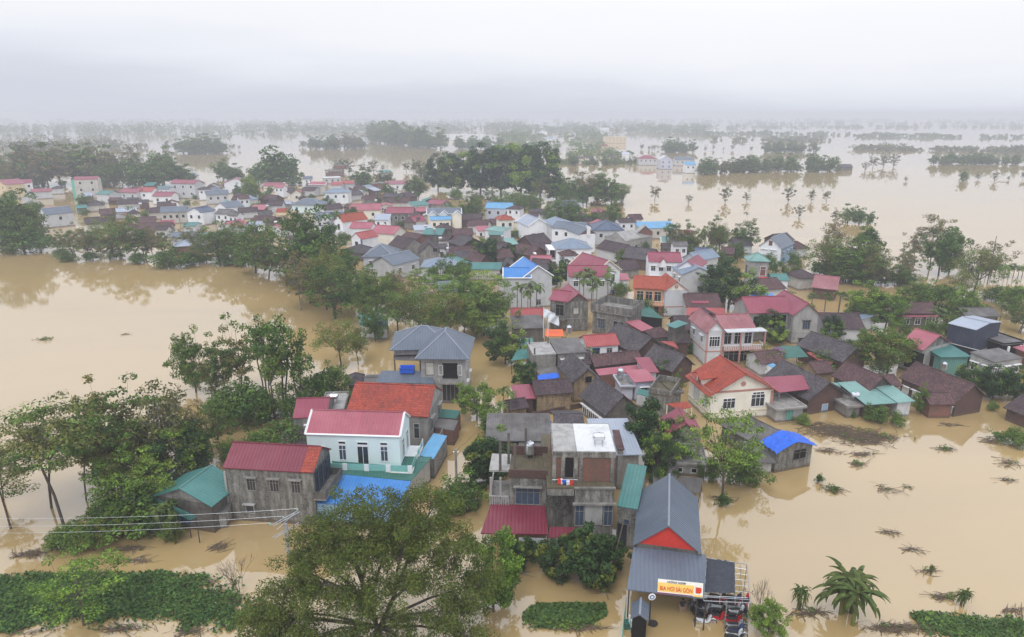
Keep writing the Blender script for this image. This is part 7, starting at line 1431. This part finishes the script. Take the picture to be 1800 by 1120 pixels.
def debris(x, y, w, dpt, n, label, seed, g='rafts of floating debris', green=0, L=(.5,2.2), trash=2):
    rr = random.Random(seed); p = W(x, y); k = ppm(y); m = MB(); t0 = rr.uniform(-.5,.6); rx = w/k/2; ry = dpt/k/2/max(.12, math.sin(PITCH+math.atan((y-560)/FOC)))
    for i in range(n):
        a = rr.gauss(0,.45); b = rr.gauss(0,.45); c = Vector((a*rx+math.sin(b*3+seed)*rx*.25, b*ry*.8, rr.uniform(0,.12))); t = t0 + rr.gauss(0,.35) if rr.random() < .7 else rr.uniform(0,3.14); l = rr.uniform(*L)*.5; d = Vector((math.cos(t), math.sin(t), rr.uniform(-.12,.2)))
        r = rr.uniform(.012,.045); mid = c+Vector((rr.uniform(-.15,.15), rr.uniform(-.15,.15), rr.uniform(0,.12))); m.path([c-d*l, mid, c+d*l], r, 4, rr.choice((0,0,1)), r*.4)
    o = root('debris_raft', p, 0, label, 'debris', g); m.build('branches', ['deadwood', 'bark'], o)
    if trash:
        q = MB()
        for i in range(trash): a, b = rr.gauss(0,.5)*rx, rr.gauss(0,.5)*ry; q.lathe([(0,.02),(.09,.04),(.1,.12),(.0,.17)], (a,b,0), 6)
        q.build('plastic_litter', ['white_trim'], o)
    if green:
        rs = np.random.RandomState(seed); C = np.stack([rs.normal(0,.35,green)*rx, rs.normal(0,.35,green)*ry, rs.uniform(.05,.4,green)], 1); link(bpy.data.objects.new('green_leaves', leafmesh('green_leaves', leaves(rs, C, np.full((green,3),.25), 14, .22), ['leaf_mid'])), o)
def misc():
    hyacinth([(-20,1018),(60,1012),(130,1006),(230,1012),(290,1005),(345,1020),(400,1050),(450,1085),(440,1100),(330,1098),(270,1082),(180,1090),(90,1092),(30,1110),(-20,1115)], 15000, 'green carpet of water hyacinth drifting in the lower left', 1)
    hyacinth([(918,1075),(950,1064),(1000,1062),(1050,1070),(1068,1082),(1040,1096),(1000,1106),(960,1100),(930,1090)], 4200, 'oval green island of water hyacinth in front of the glossy trees', 2)
    hyacinth([(1600,1078),(1650,1082),(1690,1098),(1760,1102),(1810,1106),(1810,1125),(1740,1118),(1650,1105),(1610,1095)], 4500, 'green strip of water hyacinth in the lower right corner', 3)
    D = [(1450,755,100,34,420,'brown mass of tangled branches against the right shore, its left part',0),(1500,770,100,38,420,'brown mass of tangled branches off the right shore, its middle part',4),(1540,765,80,30,200,'tail of the branch mass trailing below the patched teal roof',6),(1455,793,40,12,40,'clump of drowned stems right of the tarpaulin hut',0),
         (1514,800,45,14,45,'dark tangle with upright stumps in the open right water',0),(1505,817,30,10,20,'small tangle with a green sprig in the right water',4),(1462,862,40,16,30,'leafy branch floating right of the tarpaulin hut',8),(1556,860,45,20,26,'crossed logs drifting in the middle of the right water',1),(1595,858,20,6,6,'few thin twigs right of the crossed logs',1),
         (1665,790,40,10,24,'pale reeds drifting in the right water',5),(1740,775,36,16,30,'twigs beside the broad leafed water plant',2),(1775,815,40,20,40,'tangle with litter at the right edge',1),(1770,845,30,10,14,'thin twigs below the litter tangle at the right edge',1),(1672,748,40,10,26,'dark driftwood near the tip of the tiled roof reflection',0),(1630,715,70,8,60,'line of driftwood at the foot of the brick annex',1),
         (1562,937,30,8,22,'small twig nest in the lower right water',0),(1604,967,24,6,14,'lone thin branch in the lower right water',0),(1635,1004,30,9,22,'twigs round the tiny banana tuft',1),(1422,1078,70,14,60,'bed of logs under the ragged banana plant',1),(1575,1105,110,18,170,'large heap of sticks at the lower right',2),(1660,1050,60,14,40,'twigs beside the half drowned banana plant',3),(1790,1075,50,10,30,'reddish branches at the lower right edge',0),
         (60,975,70,16,90,'pale driftwood patch at the tip of the left debris bank',0),(280,935,110,20,130,'driftwood strip below the arching fronds',3),(230,965,60,16,40,'muddy twigs in front of the yellow shrub',1),(383,962,30,12,36,'round nest of twigs before the concrete house',0),(240,985,50,10,30,'curved twig line in the lower left water',0),(360,1025,60,12,26,'long bare branch above the water hyacinths',0),(400,1055,70,20,60,'twigs at the right rim of the water hyacinths',2),
         (225,1105,100,18,60,'sticks below the water hyacinths at the bottom edge',1),(60,1112,90,8,14,'two long poles floating at the lower left corner',0),(330,1112,60,10,30,'twigs at the bottom edge right of the small layered tree',1),(1000,1104,120,14,90,'litter fringe along the hyacinth island',9),(920,1010,20,10,5,'single post stump by the glossy trees',0),(1065,1042,28,10,10,'bent wood piece near the shop',1),(1060,1020,40,10,26,'twigs under the leaning bare trunk',2),
         (80,597,32,6,16,'green flotsam with a trailing stick far in the left water',8),(223,588,14,3,5,'dark speck of driftwood in the left water',0),(1271,878,34,12,34,'twigs caught at the foot of the lone feathery tree',1),(960,752,60,10,50,'dark boat like heap of sticks in the flooded court',0),(700,1085,80,20,60,'grey drift under the huge foreground tree',4),(255,835,60,20,90,'pale dead branches behind the teal shed',1),(470,735,80,20,70,'dead twigs in the inlet behind the bank bushes',1),(560,740,50,14,40,'reeds in the inlet beside the solar heater house',2),(1163,319,25,3,16,'flat bar of flotsam far in the lake',0),(1758,320,20,3,16,'flat bar of flotsam at the far right',0)]
    for i, (x, y, w, d, n, l, gr) in enumerate(D): debris(x, y, w, d, n, l, 900+i, green=gr*2, L=(.5,2.2) if y > 500 else (3,9))
    p = W(958, 750); q = MB().slab([(-1.0,-.5,.35),(1.0,-.4,.3),(.9,.5,.55),(-.8,.6,.4)], .04); tag(q.build('plastic_sheet', ['tarpblue'], None, (p.x,p.y,0)), 'crumpled light blue sheet on the stick heap in the flooded court', 'sheet')
    # leaning bare trunk by the glossy trees
    p = W(1076, 1020); m = MB().path([(0,0,-1),(0,.1,1.6),(.5,.8,3.2),(1.1,2.0,4.6)], .12, 6, 0, .05).path([(.2,.3,2.2),(-.5,.6,3.4)], .05, 4, 0, .02); tag(m.build('dead_tree', ['bark'], None, p), 'leaning bare dark trunk between the glossy trees and the shop', 'tree trunk')
    # power pole with wires, lower left
    p = W(508, 978); ht = zat(508, 978, 921); o = root('power_pole', p, 0, 'grey concrete power pole with crossarms in front of the stained concrete house', 'power pole'); MB().box(-.14,.14,-.14,.14,-1.5,ht).build('pole', ['palconc'], o)
    c = MB()
    for dz in (0, -.35): c.bar((-1.0,-.9,ht+.45+dz*3.6),(.9,1.0,ht+.75+dz*3.6),.045,4); c.bar((-.8,-1.0,ht+.4+dz*3.6),(1.1,.9,ht+.7+dz*3.6),.045,4)
    c.bar((-.6,-.6,ht-.2),(.7,.7,ht+.7),.04,4); c.build('crossarm', ['galv'], o)
    ins = [Vector((-1.0,-.95,ht+.62)), Vector((-.1,-.05,ht+.74)), Vector((.9,.95,ht+.9))]
    for v in ins: MB().lathe([(0,-.1),(.06,-.1),(.08,0),(.04,.07),(0,.1)], v, 8).build('insulator', ['greenglass'], o)
    for v in ins:
        a = p+v+Vector((0,0,.12)); b = a+Vector((-52,-1.5,.9)); m = MB(); pts = [a.lerp(b, t/16)+Vector((0,0,-1.3*4*(t/16)*(1-t/16)))*.8 for t in range(17)]; m.path([q-a for q in pts], .013, 4)
        tag(m.build('power_cable', ['galv'], None, a), 'thin cable running left from the power pole past the teal shed', 'cable', 'parallel cables from the power pole')
    # lane pole
    p = W(803, 868); ht = zat(803, 868, 790); o = root('power_pole', p, 0, 'plain concrete pole standing in the flooded lane', 'power pole'); MB().box(-.12,.12,-.12,.12,-1.5,ht).build('pole', ['conc'], o); MB().bar((-.3,0,ht-.3),(.3,0,ht-.3),.04,4).build('crossarm', ['galv'], o)
    top = p+Vector((0,0,ht-.2))
    for tx, ty, tz, lb in ((886,700,5.5,'thin cable from the lane pole up to the leafy lane trees'),(735,812,3.0,'thin cable from the lane pole to the narrow light blue roof')):
        b = W(tx,ty,tz); m = MB(); pts = [top.lerp(b,t/10)+Vector((0,0,-.5*4*(t/10)*(1-t/10))) for t in range(11)]; m.path([q-top for q in pts], .018, 4); tag(m.build('power_cable', ['darkmetal'], None, top), lb, 'cable')
    p = W(820, 895); m = MB().box(-.9,.9,-.7,.7,-.5,.35); o = root('planter_raft', p, .3, 'square cage with white bowl and plants in the flooded lane', 'planter'); m.build('box', ['wood'], o); MB().lathe([(0,.36),(.35,.36),(.5,.7),(.42,.7),(.3,.45),(0,.42)], n=12).build('bowl', ['white_trim'], o)
    f = MB()
    for x in (-.9,.9):
        for y in (-.7,.7): f.bar((x,y,.3),(x,y,1.5),.03,4)
    f.bar((-.9,-.7,1.5),(.9,-.7,1.5),.03,4).bar((-.9,.7,1.5),(.9,.7,1.5),.03,4).bar((-.9,-.7,1.5),(-.9,.7,1.5),.03,4).bar((.9,-.7,1.5),(.9,.7,1.5),.03,4); f.build('frame', ['galv'], o)
    p = W(1365, 648); o = root('parasol', p, 0, 'purple parasol on a tall dark pole beside the light blue awning', 'parasol'); MB().bar((0,0,-1),(0,0,3.3),.07,6).build('pole', ['darkmetal'], o); mat('purple', (.16,.09,.2), 'flat', (.12,.07,.16)); MB().lathe([(1.15,3.0),(.9,3.35),(.4,3.6),(0,3.7)], n=12).build('canopy', ['purple'], o)
    for x, y, hh, w in ((1104,865,8,'tall thin antenna pole'),) : pass
    # thin poles in the village
    for i, (x, yb, yt, w) in enumerate([(324,445,372,'thin pole rising from the left shore by the brick shed'),(362,445,405,'shorter thin pole at the left shore'),(1042,0,0,''),(904,590,555,'thin pole by the flags'),(1384,602,560,'thin pole before the long grey house'),(1739,478,415,'thin pole among the feathery trees at the right shore'),(775,505,455,'thin pole behind the middle grove'),(1030,520,478,'thin pole beside the palm group')]):
        if not yb: continue
        p = W(x, yb); tag(MB().bar((0,0,-1),(0,0,zat(x,yb,yt)),.10,5).build('utility_pole', ['conc'], None, p), w, 'pole')
    for x, yt in ((1072,208),(1095,209)):
        p = W(x, 232); tag(MB().bar((0,0,0),(0,0,zat(x,232,yt)),.9,4,0,.5).build('radio_mast', ['galv'], None, p), 'thin radio mast on the far horizon, '+('left' if x < 1080 else 'right')+' one', 'mast')
    # orange timber pile
    p = W(210, 378, 1.5); m = MB()
    for k in range(14): m.box(-5,5,-.5+k*.3,-.25+k*.3,.3+.08*(k % 3),.42+.08*(k % 3))
    mat('timber', (.42,.17,.06), 'flat', (.3,.13,.06)); tag(m.build('timber_pile', ['timber'], None, p, -.1), 'pile of orange timber boards beside the long light grey roof', 'timber')
# ================================================================ the far shores
def wood(name, label, rows, seed, leafm=('leaf_dark','leaf_mid'), lpx=1.6, per=46):
    """far-off wood: rows of (x0,y0,x1,y1, height px, crowns) seen as one mass"""
    rs = np.random.RandomState(seed); QQ = []
    for x0, y0, x1, y1, hp, n in rows:
        ph = rs.uniform(0, 6.28, 4); i = 0; guard = 0
        while i < n and guard < n*8:
            guard += 1; t = rs.uniform(); x = x0+(x1-x0)*t; gate = .62+.3*math.sin(x*.021+ph[0])+.25*math.sin(x*.057+ph[1])+.2*math.sin(x*.13+ph[2])
            if rs.uniform() > gate: continue
            i += 1; y = y0+(y1-y0)*t+rs.normal()*hp*.13; y = max(y, 208.5); p = W(x, y); k = ppm(y); hh = hp*rs.uniform(.3,.9)*(.6+.6*gate); H_ = hh/k; r = hh*rs.uniform(.3,.8)/k
            c = 5; C = np.array([[p.x+rs.uniform(-1,1)*r, p.y+rs.uniform(-1,1)*r, H_*rs.uniform(.12,.8)] for _ in range(c)]); QQ.append(leaves(rs, C, np.full((c,3), 1.0)*np.array([r*.7,r*.7,H_*.24]), per//c, lpx*2.0/k, up=.4, asp=.7))
    Q = np.concatenate(QQ); o = bpy.data.objects.new(name, leafmesh(name, Q, leafm, (rs.uniform(size=len(Q)) < .3).astype(int))); link(o); tag(o, label, 'wood', kind='stuff')
def far():
    wood('far_wood', 'hazy line of woods along the whole horizon', [(-60,236,520,233,20,230),(480,231,920,228,15,200),(900,230,1240,232,16,180),(1200,236,1500,237,8,110),(1500,240,1860,243,8,150),(-60,226,1300,226,10,300),(1300,224,1860,224,5,110),(-60,219,1860,219,7,380),(-60,213,1860,213,5,420)], 1, per=30)
    wood('mid_wood', 'broad hazy wood behind the giant lakeside trees', [(880,244,1080,242,18,90),(890,262,1060,262,20,80),(1000,276,1110,274,18,50),(985,288,1125,287,12,60)], 2)
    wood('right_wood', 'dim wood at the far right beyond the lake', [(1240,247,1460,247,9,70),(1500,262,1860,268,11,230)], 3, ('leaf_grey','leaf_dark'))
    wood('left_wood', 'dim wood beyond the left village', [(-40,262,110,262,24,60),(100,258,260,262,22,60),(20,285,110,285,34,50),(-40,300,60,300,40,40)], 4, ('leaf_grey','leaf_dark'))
    for k, rows, l, g in [('far',[(325,270),(390,270)],'dense tree of the dark islet in the left lake','dark islet trees in the left lake'),('far',[(548,262),(595,262)],'round tree of the small islet in the lake','small islet trees in the lake'),('far',[(600,261),(642,261)],'tree of the islet just right of the small one','second islet trees in the lake'),
        ('far',[(692,263),(770,262)],'tall hazy tree left of the long white building','tall hazy trees left of the white building'),('far',[(805,262),(860,262)],'hazy tree in front of the long white building','hazy trees before the white building'),('far',[(1168,268),(1222,268)],'hazy tree of the islet beyond the far houses','islet beyond the far houses'),('far',[(1345,268),(1435,268)],'hazy tree of the flat islet in the right lake','flat islet in the right lake'),
        ('far',[(1225,305),(1300,304),(1350,302),(1465,301)],'tree of the long spit of land in the lake','trees of the long spit'),('far',[(1625,289),(1800,290)],'hazy tree of the low islet at the far right','low islet at the far right'),('far',[(1315,302),(1345,302)],'big round tree on the long spit','big round trees on the long spit')]:
        pass
    belt(['far'], [(325,270),(390,270)], 12, 25, 'dense tree of the dark islet in the left lake', 'dark islet trees in the left lake', 31, 4, 1.5)
    belt(['fargrey'], [(285,262),(430,265)], 19, 15, 'low pale tree of the islet in the left lake', 'pale islet trees in the left lake', 32, 4, 1.1)
    belt(['far'], [(548,262),(592,262)], 8, 22, 'round tree of the small lake islet', 'small islet trees in the lake', 33, 3, 1.1); belt(['far','fargrey'], [(600,261),(642,261)], 11, 26, 'tree of the islet just right of the small one', 'second islet trees in the lake', 34, 3, 1.1); belt(['fargrey'], [(525,261),(560,258)], 8, 13, 'low sparse tree left of the small lake islet', 'sparse trees left of the small islet', 35, 3, 1.1)
    belt(['far'], [(655,250),(770,262)], 28, 32, 'tall hazy tree left of the long white building', 'tall hazy trees left of the white building', 36, 6, 1.1); belt(['far'], [(805,262),(880,262)], 14, 20, 'hazy tree before the long white building', 'hazy trees before the white building', 37, 4, 1.1)
    belt(['far'], [(1168,268),(1222,268)], 14, 20, 'hazy tree of the islet beyond the far houses', 'islet beyond the far houses', 38, 3, 1.1); belt(['fargrey'], [(1118,264),(1165,264),(1340,266)], 14, 10, 'tiny drowned tree in the far row beyond the spit', 'far row of tiny drowned trees', 39, 4, 1.1)
    belt(['far'], [(1345,268),(1435,268)], 19, 18, 'hazy tree of the flat islet in the right lake', 'flat islet in the right lake', 40, 3, 1.1); belt(['far','far','fargrey'], [(1225,306),(1290,304),(1350,302),(1465,301)], 47, 25, 'tree of the long spit of land in the lake', 'trees of the long spit', 41, 4, 1.1)
    belt(['far'], [(1625,289),(1810,290)], 30, 18, 'hazy tree of the low islet at the far right', 'low islet at the far right', 42, 4, 1.1); belt(['far','fargrey'], [(1000,290),(1125,290)], 19, 16, 'small tree on the shore behind the giant trees', 'shore trees behind the giant trees', 43, 4, 1.1)
    def fh(x1, y1, x2, yb, wd, rm, wm, l, rise=2.0, rd='u', win='f4'): return h(x1, y1, x2, y1, wd, -yb, rise, rd, rm, wm, l, win, oh=.3)
    fh(768, 237, 850, 247, 14, 'white', 'white', 'long white building far behind the giant trees', .4, 'p', 'f6'); fh(1062, 241, 1102, 252, 14, 'white', 'yellow', 'yellow building on the far shore', .4, 'p', 'f6'); fh(1050, 257, 1068, 264, 10, 'tile_red', 'yellow', 'small yellow house below the far yellow building', 2, 'u', 'f2')
    fh(996, 260, 1017, 270, 10, 'beige', 'beige', 'pale cube shaped house on the far shore', .4, 'p', 'f3'); fh(1123, 279, 1156, 291, 10, 'roof_magenta', 'palegrey', 'far grey house with red roof at the start of the spit', 2.4, 'h', 'f4'); fh(1160, 281, 1183, 298, 12, 'palegrey', 'lavender', 'far plain grey gabled house on the spit', 3.0, 'v', 'f2')
    fh(1187, 281, 1220, 292, 10, 'roof_slate', 'palegrey', 'far long grey house on the spit', 2.2, 'u', 'f4'); fh(1205, 290, 1224, 305, 8, 'roof_skyblue', 'white', 'far white and light blue house at the tip of the spit', 2, 'u', 'f2'); fh(1350, 291, 1376, 299, 9, 'roof_oldpink', 'palegrey', 'far red brown roofed hut among the spit trees', 3, 'v', ''); fh(1478, 294, 1500, 300, 8, 'tile_grey', 'darkconc', 'far dark hut at the right end of the spit', 2, 'u', '')
    fh(1290, 296, 1312, 303, 8, 'tile_brown', 'oldbrick', 'far brown hut in the middle of the spit', 2, 'u', '')
    for i, (x, y, w, m) in enumerate([(925,255,10,'white'),(948,238,14,'white'),(905,240,10,'palegrey'),(1000,240,12,'lavender'),(1055,231,16,'white'),(962,249,9,'roof_skyblue'),(1240,235,24,'white'),(1100,284,12,'beige'),(1030,283,14,'tile_brown'),(1072,283,18,'tile_brown'),(1010,284,16,'tile_brown'),(1093,276,14,'lavender')]):
        h(x, y-5, x+w, y-5, 9, -y, 1.5, 'u', m, 'white' if m != 'tile_brown' else 'beige', ['tiny white house in the hazy far town, left of the middle','wide white house in the hazy far town','tiny pale house at the left of the hazy far town','tiny bluish house in the hazy far town','white roof on the horizon wood below the masts','tiny blue roof in the hazy far town','long white roof far out beyond the lake','tiny beige house on the far brown roofed shore','middle brown roof on the far shore','right brown roof on the far shore','left brown roof on the far shore','tiny bluish house just before the lake water'][i], oh=.2)
shop(); bikes(); person(); misc(); far(); build_trees()
